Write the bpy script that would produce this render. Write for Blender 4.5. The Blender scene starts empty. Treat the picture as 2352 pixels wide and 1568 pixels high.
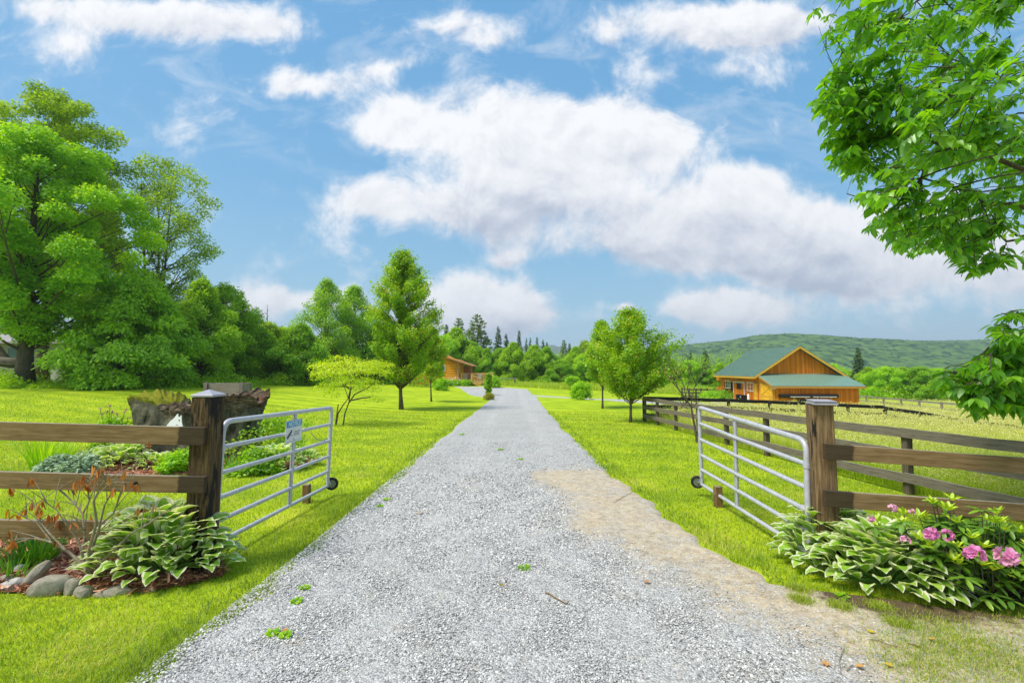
import bpy, bmesh, math, random
import numpy as np
from mathutils import Matrix, Vector
R = math.radians
rng = np.random.default_rng(7)
random.seed(7)
SC = bpy.context.scene
COL = SC.collection

# ------------------------------------------------------------ camera
FPX = 1045.0; PITCH = R(3.5); CAMZ = 1.8
cd = bpy.data.cameras.new("camera"); cam = bpy.data.objects.new("camera", cd)
COL.objects.link(cam); SC.camera = cam
cam.location = (0, 0, CAMZ); cam.rotation_euler = (R(90) + PITCH, 0, 0)
cd.sensor_width = 36; cd.lens = FPX / 2352 * 36
cd.clip_start = 0.05; cd.clip_end = 20000

# ------------------------------------------------------------ exposure, sun
SC.view_settings.view_transform = 'Standard'; SC.view_settings.look = 'None'
SC.view_settings.gamma = 1; SC.view_settings.exposure = 1.15
SC.cycles.use_denoising = True
SC.cycles.max_bounces = 8; SC.cycles.diffuse_bounces = 4; SC.cycles.glossy_bounces = 2
SC.cycles.transmission_bounces = 3; SC.cycles.transparent_max_bounces = 6; SC.cycles.volume_bounces = 0
SUN_EL = R(58); SUN_AZ = R(242)      # clockwise from +Y: the sun stands behind and to the left
sd = bpy.data.lights.new("sun", 'SUN'); sun = bpy.data.objects.new("sun", sd); COL.objects.link(sun)
sd.energy = 2.3; sd.angle = R(20); sd.color = (1.0, 0.93, 0.80)
sdir = Vector((math.sin(SUN_AZ) * math.cos(SUN_EL), math.cos(SUN_AZ) * math.cos(SUN_EL), math.sin(SUN_EL)))
sun.rotation_euler = sdir.to_track_quat('Z', 'Y').to_euler()

def pdir(px, py):
    cx = (px - 1176) / FPX; cy = (784 - py) / FPX
    return np.array([cx, math.cos(PITCH) - cy * math.sin(PITCH), math.sin(PITCH) + cy * math.cos(PITCH)])
def at(px, py, Y):
    d = pdir(px, py); s = Y / d[1]
    return np.array([d[0] * s, Y, CAMZ + d[2] * s])

# ------------------------------------------------------------ node helper
class NT:
    def __init__(s, tree): s.t = tree; s.n = tree.nodes; s.l = tree.links
    def new(s, kind, **kw):
        n = s.n.new(kind)
        for k, v in kw.items(): setattr(n, k, v)
        return n
    def put(s, sock, v):
        if v is None: return
        if isinstance(v, bpy.types.NodeSocket): s.l.new(v, sock)
        else:
            if isinstance(v, (tuple, list)) and sock.type == 'RGBA' and len(v) == 3: v = (*v, 1)
            sock.default_value = v
    def math(s, op, a, b=None, c=None, clamp=False):
        n = s.new('ShaderNodeMath', operation=op, use_clamp=clamp)
        s.put(n.inputs[0], a); s.put(n.inputs[1], b); s.put(n.inputs[2], c); return n.outputs[0]
    def vmath(s, op, a, b=None):
        n = s.new('ShaderNodeVectorMath', operation=op); s.put(n.inputs[0], a); s.put(n.inputs[1], b)
        return n.outputs[0]
    def noise(s, vec, scale, detail=4, rough=.55, dist=0, out=0):
        n = s.new('ShaderNodeTexNoise'); s.put(n.inputs['Vector'], vec)
        n.inputs['Scale'].default_value = scale; n.inputs['Detail'].default_value = detail
        n.inputs['Roughness'].default_value = rough; n.inputs['Distortion'].default_value = dist
        return n.outputs[out]
    def voro(s, vec, scale, out='Distance', feature='F1', rand=1):
        n = s.new('ShaderNodeTexVoronoi', feature=feature); s.put(n.inputs['Vector'], vec)
        n.inputs['Scale'].default_value = scale; n.inputs['Randomness'].default_value = rand
        return n.outputs[out]
    def ramp(s, f, stops, interp='LINEAR'):
        n = s.new('ShaderNodeValToRGB'); cr = n.color_ramp; cr.interpolation = interp
        while len(cr.elements) < len(stops): cr.elements.new(0.5)
        for e, (p, c) in zip(cr.elements, stops):
            e.position = p; e.color = (*c, 1) if len(c) == 3 else c
        s.put(n.inputs[0], f); return n.outputs[0]
    def mix(s, f, a, b, mode='MIX'):
        n = s.new('ShaderNodeMix', data_type='RGBA', blend_type=mode)
        s.put(n.inputs[0], f); s.put(n.inputs[6], a); s.put(n.inputs[7], b); return n.outputs[2]
    def rmap(s, v, a, b, c=0., d=1., smooth=False):
        n = s.new('ShaderNodeMapRange'); n.interpolation_type = 'SMOOTHSTEP' if smooth else 'LINEAR'
        s.put(n.inputs[0], v)
        for i, x in enumerate((a, b, c, d)): n.inputs[i + 1].default_value = x
        return n.outputs[0]
    def scale(s, vec, xyz, loc=(0, 0, 0)):
        n = s.new('ShaderNodeMapping'); s.put(n.inputs[0], vec); n.inputs['Scale'].default_value = xyz
        n.inputs['Location'].default_value = loc; return n.outputs[0]
    def coord(s, which='Object'): return s.new('ShaderNodeTexCoord').outputs[which]
    def attr(s, name, out='Fac'): return s.new('ShaderNodeAttribute', attribute_name=name).outputs[out]

# ------------------------------------------------------------ world: sky with clouds
W = bpy.data.worlds.new("World"); SC.world = W; W.use_nodes = True
w = NT(W.node_tree); w.n.clear()
sky = w.new('ShaderNodeTexSky', sky_type='NISHITA'); sky.sun_disc = False
sky.sun_elevation = SUN_EL; sky.sun_rotation = SUN_AZ; sky.air_density = 1.0; sky.dust_density = 0.6; sky.ozone_density = 2.2
geo = w.coord('Generated')
sep = w.new('ShaderNodeSeparateXYZ'); w.put(sep.inputs[0], geo)
ysafe = w.math('MAXIMUM', sep.outputs[1], 0.08)
U = w.math('DIVIDE', sep.outputs[0], ysafe); V = w.math('DIVIDE', sep.outputs[2], ysafe)
uv = w.new('ShaderNodeCombineXYZ'); w.put(uv.inputs[0], U); w.put(uv.inputs[1], V)
warpn = w.noise(uv.outputs[0], 3.2, 6, .6, 0, 1)
warp = w.vmath('MULTIPLY', w.vmath('SUBTRACT', warpn, (.5, .5, .5)), (.22, .15, 0))
p = w.vmath('ADD', uv.outputs[0], warp)
# clouds: centre and half size (tangent units given through the view angles), strength, greyness
CL = [(900, 290, 190, 90, 1.1, 0), (1180, 300, 330, 130, 1.4, .2), (1450, 310, 300, 115, 1.3, .3), (1250, 430, 380, 130, 1.0, .9),
      (850, 470, 170, 90, 1.1, .3), (1100, 500, 260, 90, .9, .8), (1650, 480, 330, 110, 1.2, .5), (1850, 530, 330, 120, 1.2, .6), (1450, 560, 420, 70, .8, .9),
      (1980, 600, 290, 120, 1.3, .7), (2330, 600, 300, 110, 1.3, .4), (1700, 600, 300, 70, 1.0, .8), (1840, 630, 240, 60, .8, .8), (1730, 400, 200, 70, .7, .1), (2150, 520, 200, 90, .7, .1),
      (420, 30, 300, 70, 1.2, .5), (600, 70, 170, 60, 1.0, .2), (160, 80, 90, 70, .7, .2), (100, 20, 160, 40, .8, .2), (300, 20, 160, 60, .8, .2), (740, 190, 200, 60, .8, .1), (640, 180, 110, 55, .7, .1),
      (1030, 70, 180, 60, .9, .2), (900, 150, 160, 45, .7, .1), (1100, 110, 110, 45, .75, .1), (1650, 40, 340, 75, 1.3, .5), (1790, 60, 150, 60, .8, .5), (1390, 60, 100, 60, .7, .4),
      (1500, 160, 120, 75, .6, .1), (1690, 150, 140, 60, .55, .1), (620, 690, 170, 60, 1.1, .5), (790, 680, 130, 50, 1.0, .2),
      (1080, 690, 170, 95, 1.4, .2), (1180, 710, 130, 70, 1.1, .6), (1130, 740, 200, 50, .8, .9), (1600, 700, 150, 50, 1.1, .1), (1720, 720, 190, 55, 1.2, .4),
      (1415, 688, 60, 24, .8, .5), (1160, 590, 90, 28, .8, .6), (-400, 300, 500, 200, 1, .5), (2900, 200, 500, 300, 1.2, .5), (-900, 600, 400, 90, 1, .5)]
tot = None; gry = None
for (px, py, rx, ry, k, g) in CL:
    if 0 < py < 215: k *= .66; rx *= 1.22; ry *= 1.1      # thin broken cloud high up
    d = pdir(px, py); cu, cv = d[0] / d[1], d[2] / d[1]
    m = w.new('ShaderNodeMapping', vector_type='TEXTURE'); w.put(m.inputs[0], p)
    m.inputs['Location'].default_value = (cu, cv, 0); m.inputs['Scale'].default_value = (rx / FPX * 1.2, ry / FPX * 1.25, 1)
    gr = w.new('ShaderNodeTexGradient', gradient_type='QUADRATIC_SPHERE'); w.put(gr.inputs[0], m.outputs[0])
    tot = w.math('MULTIPLY_ADD', gr.outputs[1], k * 1.5, tot if tot is not None else 0.0)
    if g:
        m2 = w.new('ShaderNodeMapping', vector_type='TEXTURE'); w.put(m2.inputs[0], p)
        m2.inputs['Location'].default_value = (cu, cv - ry / FPX * .45, 0); m2.inputs['Scale'].default_value = (rx / FPX * 1.1, ry / FPX * 1.0, 1)
        g2 = w.new('ShaderNodeTexGradient', gradient_type='QUADRATIC_SPHERE'); w.put(g2.inputs[0], m2.outputs[0])
        gry = w.math('MULTIPLY_ADD', g2.outputs[1], g, gry if gry is not None else 0.0)
fbm = w.noise(uv.outputs[0], 6.0, 10, .66, .3)
front = w.rmap(sep.outputs[1], .05, .2)
bk = w.noise(w.scale(geo, (1, 1, 2.5)), 2.3, 6, .6)
bkf = w.rmap(bk, .45, .62)
fld = w.math('ADD', tot, w.math('MULTIPLY', w.math('SUBTRACT', fbm, .5), 2.3))
wisp = w.noise(w.scale(uv.outputs[0], (1, 2.2, 1)), 2.6, 9, .68, 1.2)
mask_f = w.math('MAXIMUM', w.rmap(fld, .02, .78, 0, 1, True), w.math('MULTIPLY', w.rmap(wisp, .52, .80), w.rmap(V, .25, .6, 0, .55)))
mask = w.math('ADD', w.math('MULTIPLY', mask_f, front), w.math('MULTIPLY', bkf, w.math('SUBTRACT', 1, front)), clamp=True)
bil = w.noise(uv.outputs[0], 11, 7, .55, .4)
fb2 = w.noise(w.vmath('ADD', uv.outputs[0], (-.010, .024, 0)), 6.0, 10, .66, .3)
relief = w.math('SUBTRACT', fb2, fbm)
shade = w.math('ADD', w.math('MULTIPLY', gry, .95), w.math('MULTIPLY', w.math('SUBTRACT', bil, .5), -.6))
shade = w.math('ADD', w.math('ADD', shade, w.math('MULTIPLY', relief, 1.7)), .03)
ccol = w.ramp(shade, [(0, (.47, .47, .475)), (.3, (.40, .405, .425)), (.7, (.28, .30, .345)), (1, (.22, .245, .30))])
hs = w.new('ShaderNodeHueSaturation'); hs.inputs['Saturation'].default_value = 1.0
skyc = w.mix(1.0, sky.outputs[0], (.085, .085, .085), 'MULTIPLY')
blue = w.ramp(sep.outputs[2], [(0, (.155, .290, .365)), (.12, (.122, .265, .355)), (.35, (.070, .208, .35)), (.75, (.050, .175, .335))])
w.put(hs.inputs['Color'], w.mix(.82, skyc, blue))
fin = w.mix(w.math('MULTIPLY', mask, .97), hs.outputs[0], ccol)
bg = w.new('ShaderNodeBackground'); w.put(bg.inputs[0], fin); bg.inputs[1].default_value = 1.0
out = w.new('ShaderNodeOutputWorld'); w.l.new(bg.outputs[0], out.inputs[0])
try: W.cycles.sampling_method = 'MANUAL'; W.cycles.sample_map_resolution = 512
except Exception: pass

# ------------------------------------------------------------ object helpers
WM = {}
def place(o, M, parent=None):
    COL.objects.link(o) if o.name not in COL.objects else None
    WM[o.name] = M
    if parent is not None:
        o.parent = parent; M = WM[parent.name].inverted() @ M
    o.matrix_basis = M
    return o
def T(x, y=None, z=None):
    return Matrix.Translation(Vector(x) if y is None else Vector((x, y, z)))
def tag(o, label=None, cat=None, group=None, kind=None):
    if label: o['label'] = label
    if cat: o['category'] = cat
    if group: o['group'] = group
    if kind: o['kind'] = kind
    return o
def empty(name, M, label, cat, group=None):
    o = bpy.data.objects.new(name, None); o.empty_display_size = .2
    return tag(place(o, M), label, cat, group)
def mesh_np(name, V, F, mats, attrs=None, smooth=False, mi=None):
    """V (n,3); F list of arrays (m,k) with the same k each"""
    me = bpy.data.meshes.new(name)
    if not isinstance(F, list): F = [F]
    F = [np.asarray(f, dtype=np.int64) for f in F if len(f)]
    V = np.asarray(V, dtype=np.float32)
    me.vertices.add(len(V)); me.vertices.foreach_set('co', V.ravel())
    nl = sum(f.size for f in F); nf = sum(len(f) for f in F)
    me.loops.add(nl); me.polygons.add(nf)
    me.loops.foreach_set('vertex_index', np.concatenate([f.ravel() for f in F]).astype(np.int32))
    st = []; c = 0
    for f in F:
        k = f.shape[1]; st.append(c + np.arange(len(f)) * k); c += f.size
    me.polygons.foreach_set('loop_start', np.concatenate(st).astype(np.int32))
    if smooth: me.polygons.foreach_set('use_smooth', np.ones(nf, dtype=bool))
    if mi is not None: me.polygons.foreach_set('material_index', np.asarray(mi, dtype=np.int32))
    for k, a in (attrs or {}).items():
        at_ = me.attributes.new(k, 'FLOAT', 'POINT'); at_.data.foreach_set('value', np.asarray(a, dtype=np.float32))
    for m in (mats if isinstance(mats, (list, tuple)) else [mats]): me.materials.append(m)
    me.update(calc_edges=True); me.validate() if nf < 2000 else None
    return me
def obj(name, me, M=None, parent=None):
    o = bpy.data.objects.new(name, me)
    return place(o, M if M is not None else (WM[parent.name] if parent else Matrix()), parent)
def copy_tree(o, M, parent=None):
    c = o.copy(); COL.objects.link(c)
    WM[c.name] = M
    if parent is not None: c.parent = parent
    else: c.matrix_basis = M
    for ch in [x for x in bpy.data.objects if x.parent == o]: copy_tree(ch, Matrix(), c)
    return c

class MB:
    """collects boxes, tubes and free faces; build() links them as one mesh"""
    def __init__(s): s.V = []; s.F = []; s.mi = []; s.cur = 0
    def add(s, V, F):
        n = len(s.V); s.V.extend([tuple(map(float, v)) for v in V]); s.F.extend([tuple(i + n for i in f) for f in F])
        s.mi.extend([s.cur] * len(F)); return s
    def box(s, a, b, M=None):
        x0, y0, z0 = a; x1, y1, z1 = b
        V = [(x0, y0, z0), (x1, y0, z0), (x1, y1, z0), (x0, y1, z0), (x0, y0, z1), (x1, y0, z1), (x1, y1, z1), (x0, y1, z1)]
        if M is not None: V = [tuple(M @ Vector(v)) for v in V]
        return s.add(V, [(3, 2, 1, 0), (4, 5, 6, 7), (0, 1, 5, 4), (1, 2, 6, 5), (2, 3, 7, 6), (3, 0, 4, 7)])
    def bar(s, p0, p1, wd, th, up=(0, 0, 1)):
        """a board from p0 to p1: wd across (along up), th thick"""
        a = Vector(p0); b = Vector(p1); d = (b - a).normalized(); u = Vector(up); sd_ = d.cross(u).normalized(); u = sd_.cross(d)
        V = []
        for q in (a, b):
            for i, j in ((-1, -1), (1, -1), (1, 1), (-1, 1)): V.append(q + sd_ * (i * th / 2) + u * (j * wd / 2))
        return s.add(V, [(3, 2, 1, 0), (4, 5, 6, 7), (0, 1, 5, 4), (1, 2, 6, 5), (2, 3, 7, 6), (3, 0, 4, 7)])
    def tube(s, pts, rad, n=8, caps=True):
        P = [Vector(p_) for p_ in pts]; k = len(P)
        if not hasattr(rad, '__len__'): rad = [rad] * k
        V = []; prev = None
        for i, q in enumerate(P):
            d = (P[min(i + 1, k - 1)] - P[max(i - 1, 0)]).normalized()
            a = d.cross(Vector((0, 0, 1)) if abs(d.z) < .9 else Vector((1, 0, 0))) if prev is None else prev - d * prev.dot(d)
            a.normalize(); prev = a; b = d.cross(a)
            for j in range(n):
                t = 2 * math.pi * j / n
                V.append(q + (a * math.cos(t) + b * math.sin(t)) * rad[i])
        F = [(i * n + j, i * n + (j + 1) % n, (i + 1) * n + (j + 1) % n, (i + 1) * n + j) for i in range(k - 1) for j in range(n)]
        if caps: F += [tuple(range(n))[::-1], tuple(range((k - 1) * n, k * n))]
        return s.add(V, F)
    def prism(s, poly, h0, h1, axis=2, M=None):
        """extrude a 2D outline along an axis"""
        def mk(x, y, h): return {2: (x, y, h), 1: (x, h, y), 0: (h, x, y)}[axis]
        n = len(poly); V = [mk(x, y, h0) for x, y in poly] + [mk(x, y, h1) for x, y in poly]
        if M is not None: V = [tuple(M @ Vector(v)) for v in V]
        return s.add(V, [tuple(range(n))[::-1], tuple(range(n, 2 * n))] + [(i, (i + 1) % n, n + (i + 1) % n, n + i) for i in range(n)])
    def build(s, name, mats, parent=None, M=None, smooth=False, bevel=0, angle=None):
        me = bpy.data.meshes.new(name); me.from_pydata(s.V, [], s.F)
        for m in (mats if isinstance(mats, (list, tuple)) else [mats]): me.materials.append(m)
        me.polygons.foreach_set('material_index', s.mi)
        bm = bmesh.new(); bm.from_mesh(me); bmesh.ops.recalc_face_normals(bm, faces=bm.faces); bm.to_mesh(me); bm.free()
        if smooth:
            me.polygons.foreach_set('use_smooth', [True] * len(me.polygons))
            me.set_sharp_from_angle(angle=angle or R(40))
        o = obj(name, me, M, parent)
        if bevel:
            b = o.modifiers.new('bevel', 'BEVEL'); b.width = bevel; b.segments = 2; b.limit_method = 'ANGLE'
        return o
# ------------------------------------------------------------ materials
def mat(name):
    m = bpy.data.materials.new(name); m.use_nodes = True; t = NT(m.node_tree); t.n.clear()
    t.out = t.new('ShaderNodeOutputMaterial'); m.cycles.emission_sampling = 'NONE'
    return m, t
def principled(t, col, rough=.7, metal=0, bump=None, bstr=.3, bdist=.02, spec=.35):
    b = t.new('ShaderNodeBsdfPrincipled'); t.put(b.inputs['Base Color'], col); t.put(b.inputs['Roughness'], rough)
    b.inputs['Metallic'].default_value = metal; b.inputs['Specular IOR Level'].default_value = spec
    if bump is not None:
        bn = t.new('ShaderNodeBump'); bn.inputs['Strength'].default_value = bstr; bn.inputs['Distance'].default_value = bdist
        t.put(bn.inputs['Height'], bump); t.l.new(bn.outputs[0], b.inputs['Normal'])
    t.l.new(b.outputs[0], t.out.inputs[0]); return b
def simple(name, col, rough=.6, metal=0, var=.15, scale=8):
    m, t = mat(name); n = t.noise(t.coord(), scale, 5, .6)
    c = t.mix(n, tuple(x * (1 - var) for x in col), tuple(min(1, x * (1 + var)) for x in col))
    principled(t, c, rough, metal, n, .15, .01); return m
def leafmat(name, stops, trans=.52, gloss=.03, tcol=(1.45, 1.3, .42), rough=.45):
    """colour from the per-leaf value v, light also passes through the leaf"""
    m, t = mat(name); v = t.attr('v')
    c = t.ramp(v, stops)
    d = t.new('ShaderNodeBsdfDiffuse'); t.put(d.inputs[0], c)
    tr = t.new('ShaderNodeBsdfTranslucent'); t.put(tr.inputs[0], t.mix(1.0, c, tcol, 'MULTIPLY'))
    mx = t.new('ShaderNodeMixShader'); mx.inputs[0].default_value = trans
    t.l.new(d.outputs[0], mx.inputs[1]); t.l.new(tr.outputs[0], mx.inputs[2])
    g = t.new('ShaderNodeBsdfGlossy'); g.inputs[0].default_value = (.9, 1, .9, 1); g.inputs['Roughness'].default_value = rough
    m2 = t.new('ShaderNodeMixShader'); m2.inputs[0].default_value = gloss
    t.l.new(mx.outputs[0], m2.inputs[1]); t.l.new(g.outputs[0], m2.inputs[2]); t.l.new(m2.outputs[0], t.out.inputs[0])
    return m
M = {}
M['maple'] = leafmat('maple_leaf', [(0, (.14, .30, .012)), (.45, (.29, .52, .015)), (1, (.50, .72, .02))])
M['airy'] = leafmat('airy_leaf', [(0, (.16, .29, .015)), (.5, (.32, .50, .018)), (1, (.50, .66, .02))])
M['deep'] = leafmat('deep_green_leaf', [(0, (.10, .25, .015)), (.5, (.24, .48, .015)), (1, (.46, .72, .018))])
M['redtip'] = leafmat('red_tipped_leaf', [(0, (.13, .28, .015)), (.45, (.26, .48, .015)), (.8, (.46, .66, .02)), (.86, (.66, .52, .07)), (1, (.72, .36, .08))])
M['dogwood'] = leafmat('dogwood_leaf', [(0, (.26, .44, .015)), (.5, (.44, .60, .02)), (1, (.66, .74, .03))])
M['bright'] = leafmat('bright_leaf', [(0, (.15, .38, .010)), (.5, (.32, .60, .012)), (1, (.56, .78, .015))])
M['spruce'] = leafmat('spruce_needle', [(0, (.05, .11, .045)), (.5, (.11, .20, .075)), (1, (.19, .31, .10))], trans=.1)
M['pine'] = leafmat('pine_needle', [(0, (.10, .17, .05)), (.5, (.19, .29, .07)), (1, (.28, .40, .08))], trans=.15)
M['over'] = leafmat('overhead_leaf', [(0, (.05, .19, .010)), (.5, (.15, .40, .010)), (1, (.38, .66, .015))], trans=.58, gloss=.07, tcol=(1.7, 1.5, .35))
M['grass'] = leafmat('grass_blade', [(0, (.06, .13, .012)), (.3, (.17, .29, .012)), (.6, (.33, .45, .012)), (.85, (.50, .56, .04)), (1, (.70, .58, .22))], trans=.4, gloss=.03)
M['hay'] = leafmat('tall_grass_blade', [(0, (.18, .34, .008)), (.4, (.36, .52, .015)), (.7, (.55, .62, .07)), (1, (.74, .70, .28))], trans=.35, gloss=.02)
M['blade'] = leafmat('lily_blade', [(0, (.05, .18, .010)), (.5, (.11, .32, .012)), (1, (.22, .48, .02))], trans=.35)
M['silver'] = leafmat('silver_leaf', [(0, (.22, .34, .2)), (1, (.45, .58, .40))], trans=.15)
M['rhodo'] = leafmat('rhododendron_leaf', [(0, (.08, .20, .018)), (.4, (.16, .33, .025)), (.7, (.38, .56, .025)), (1, (.56, .72, .03))], trans=.3, gloss=.06)
M['yellowbush'] = leafmat('yellow_bush_leaf', [(0, (.12, .2, .01)), (.5, (.35, .38, .02)), (1, (.55, .4, .06))])
M['dryleaf'] = leafmat('dry_leaf', [(0, (.28, .07, .015)), (.5, (.50, .16, .03)), (1, (.68, .32, .08))], trans=.3)
M['petal'] = leafmat('pink_petal', [(0, (.62, .16, .42)), (.5, (.78, .30, .58)), (1, (.85, .55, .66))], trans=.35, tcol=(1, .8, .9))
M['white_flower'] = leafmat('white_flower', [(0, (.7, .7, .6)), (1, (.85, .8, .85))], trans=.2, tcol=(1, 1, 1))
M['purple_flower'] = leafmat('purple_flower', [(0, (.4, .1, .25)), (1, (.6, .2, .4))], trans=.2, tcol=(1, 1, 1))

def mk_ground():
    m, t = mat('lawn_turf'); o = t.coord()
    n1 = t.noise(o, .22, 4, .6); n2 = t.noise(o, 1.4, 7, .7); n3 = t.noise(o, 38, 4, .7)
    sp = t.new('ShaderNodeSeparateXYZ'); t.put(sp.inputs[0], o)
    # mowing stripes, running slantwise over the lawn
    q = t.math('ADD', t.math('MULTIPLY', sp.outputs[0], .34), t.math('MULTIPLY', sp.outputs[1], 1.0))
    q = t.math('ADD', q, t.math('MULTIPLY', n1, 2.2))
    st = t.math('SINE', t.math('MULTIPLY', q, 3.3))
    f = t.math('ADD', t.math('MULTIPLY', n1, .45), t.math('MULTIPLY', n2, .75)); f = t.math('SUBTRACT', f, .17)
    f = t.math('ADD', f, t.math('MULTIPLY', st, .065)); f = t.math('ADD', f, t.math('MULTIPLY', t.math('SUBTRACT', n3, .5), .5))
    c = t.ramp(f, [(.2, (.15, .26, .010)), (.38, (.28, .40, .010)), (.55, (.42, .525, .014)), (.8, (.60, .61, .10))])
    principled(t, c, .9, 0, t.math('ADD', n3, t.math('MULTIPLY', n2, 2)), .5, .03, .1); return m
M['lawn'] = mk_ground()
def mk_pasture():
    m, t = mat('pasture_turf'); o = t.coord()
    n1 = t.noise(o, .3, 4, .6); n3 = t.noise(o, 14, 5, .7)
    f = t.math('ADD', t.math('MULTIPLY', n1, .5), t.math('MULTIPLY', n3, .5))
    c = t.ramp(f, [(.25, (.24, .40, .006)), (.5, (.42, .55, .012)), (.75, (.60, .62, .09))])
    principled(t, c, .9, 0, n3, .6, .1, .1); return m
M['pasture'] = mk_pasture()
def mk_gravel():
    m, t = mat('gravel_and_sand'); o = t.coord()
    wob = t.vmath('ADD', o, t.vmath('MULTIPLY', t.noise(o, 30, 2, .5, 0, 1), (.02, .02, .0)))
    vc = t.voro(wob, 74, 'Color'); vd = t.voro(wob, 74, 'Distance'); vb = t.voro(o, 27, 'Color')
    sv = t.new('ShaderNodeSeparateColor'); t.put(sv.inputs[0], vc); sb = t.new('ShaderNodeSeparateColor'); t.put(sb.inputs[0], vb)
    big = t.noise(o, .7, 5, .6); mid = t.noise(o, 5, 4, .6)
    f = t.math('ADD', t.math('MULTIPLY', sv.outputs[0], .62), t.math('MULTIPLY', sb.outputs[1], .3))
    f = t.math('ADD', f, t.math('MULTIPLY', t.math('SUBTRACT', big, .5), .35))
    g = t.ramp(f, [(.08, (.20, .20, .20)), (.3, (.38, .38, .378)), (.55, (.51, .508, .505)), (.8, (.62, .616, .61)), (1, (.72, .715, .71))])
    g = t.mix(t.math('MULTIPLY', t.rmap(vd, .55, .95), .8), g, (.10, .10, .105))
    # packed wheel tracks, paler than the loose crown between them
    sxx = t.new('ShaderNodeSeparateXYZ'); t.put(sxx.inputs[0], o)
    tk = [t.math('ABSOLUTE', t.math('ADD', sxx.outputs[0], q_)) for q_ in (1.0, -.85)]; tk = t.math('MINIMUM', tk[0], tk[1]); tk = t.rmap(t.math('ADD', tk, t.math('MULTIPLY', mid, .3)), .55, .15, 0, 1, True)
    g = t.mix(t.math('MULTIPLY', tk, .16), g, (.58, .575, .56))
    # sand with dark crumbs and a few pebbles
    s1 = t.noise(o, 9, 6, .7); s2 = t.noise(o, 60, 4, .7)
    sand = t.ramp(t.math('ADD', t.math('MULTIPLY', s1, .5), t.math('MULTIPLY', s2, .5)), [(.36, (.13, .10, .07)), (.44, (.36, .285, .19)), (.55, (.53, .44, .31)), (.75, (.66, .57, .44))])
    peb = t.math('MULTIPLY', t.rmap(sv.outputs[1], .72, .78), t.rmap(vd, .6, .45))
    sand = t.mix(peb, sand, g)
    a = t.attr('sand')
    a = t.math('ADD', a, t.math('ADD', t.math('MULTIPLY', t.math('SUBTRACT', t.noise(o, 2.6, 9, .76), .5), 3.0), t.math('MULTIPLY', t.math('SUBTRACT', sv.outputs[2], .5), .45)))
    a = t.rmap(a, .22, 1.02)
    c = t.mix(a, g, sand)
    # dark soil below the planting
    so = t.rmap(t.math('ADD', t.attr('soil'), t.math('MULTIPLY', t.math('SUBTRACT', s1, .5), 1.2)), .4, .65)
    c = t.mix(so, c, t.ramp(s2, [(.3, (.05, .032, .02)), (.6, (.13, .09, .055)), (.8, (.22, .16, .10))]))
    h = t.math('ADD', t.math('MULTIPLY', t.math('SUBTRACT', 1, vd), t.math('SUBTRACT', 1.15, a)), t.math('MULTIPLY', s2, .4))
    principled(t, c, .85, 0, h, .9, .012, .25); return m
M['gravel'] = mk_gravel()
def mk_wood(name, axis, cols, stain=None, sc=1.0):
    m, t = mat(name); o = t.coord()
    s = {'x': (1.3, 26, 26), 'z': (26, 26, 1.3), 'y': (26, 1.3, 26)}[axis]
    v = t.scale(o, tuple(k * sc for k in s)); g = t.noise(v, 1.5, 6, .68, 1.2); big = t.noise(o, 2.6, 4, .6)
    fine = t.noise(t.scale(o, tuple(k * sc * 3 for k in s)), 1.5, 3, .7)
    f = t.math('ADD', t.math('MULTIPLY', g, .75), t.math('MULTIPLY', big, .3)); f = t.math('ADD', f, t.math('MULTIPLY', t.math('SUBTRACT', fine, .5), .35))
    c = t.ramp(f, [(.3, cols[0]), (.5, cols[1]), (.72, cols[2])])
    if stain is not None:
        sn = t.noise(t.scale(o, tuple(max(.9, k * .18) for k in s)), 1.6, 5, .7)
        c = t.mix(t.rmap(sn, stain[0], stain[0] + .06), c, stain[1])
    sx = t.new('ShaderNodeSeparateXYZ'); t.put(sx.inputs[0], o)
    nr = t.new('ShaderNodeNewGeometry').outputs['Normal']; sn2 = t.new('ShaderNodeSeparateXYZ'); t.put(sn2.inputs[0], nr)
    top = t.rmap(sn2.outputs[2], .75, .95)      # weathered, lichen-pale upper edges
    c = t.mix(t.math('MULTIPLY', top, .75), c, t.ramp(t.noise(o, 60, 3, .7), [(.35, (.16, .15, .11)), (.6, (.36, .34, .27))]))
    return m, t, c, g, sx
def mk_board(name, cols, stain=None, endx=None):
    m, t, c, g, sx = mk_wood(name, 'x', cols, stain)
    if endx:      # creosoted end of the board, local x below endx
        e = t.math('ADD', sx.outputs[0], t.math('MULTIPLY', t.math('SUBTRACT', t.noise(t.coord(), 22, 4, .7), .5), .05))
        c = t.mix(t.math('MULTIPLY', t.rmap(e, endx + .01, endx - .01), .8), c, (.018, .015, .010))
    principled(t, c, .82, 0, g, .45, .006, .25); return m
M['board'] = mk_board('brown_board', [(.075, .045, .018), (.20, .125, .055), (.31, .215, .11)], None, .24)
M['board_gray'] = mk_board('gray_board', [(.05, .040, .032), (.15, .128, .10), (.27, .235, .19)])
M['board_pale'] = mk_board('pale_gray_board', [(.15, .13, .11), (.28, .25, .22), (.4, .37, .33)])
M['board_black'] = mk_board('tarred_board', [(.008, .009, .007), (.016, .017, .013), (.032, .032, .026)])
M['box_wood'] = mk_board('weathered_box_wood', [(.13, .11, .075), (.25, .22, .155), (.36, .33, .24)])
def mk_post(name, cols, stain=None):
    m, t, c, g, sx = mk_wood(name, 'z', cols, stain); principled(t, c, .8, 0, g, .8, .012, .25); return m
M['post'] = mk_post('tarred_post', [(.012, .009, .006), (.075, .045, .018), (.21, .135, .058)], (.47, (.012, .010, .008)))
M['post_tan'] = mk_post('split_post', [(.035, .022, .012), (.16, .10, .045), (.34, .235, .12)], (.56, (.016, .013, .010)))
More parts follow.
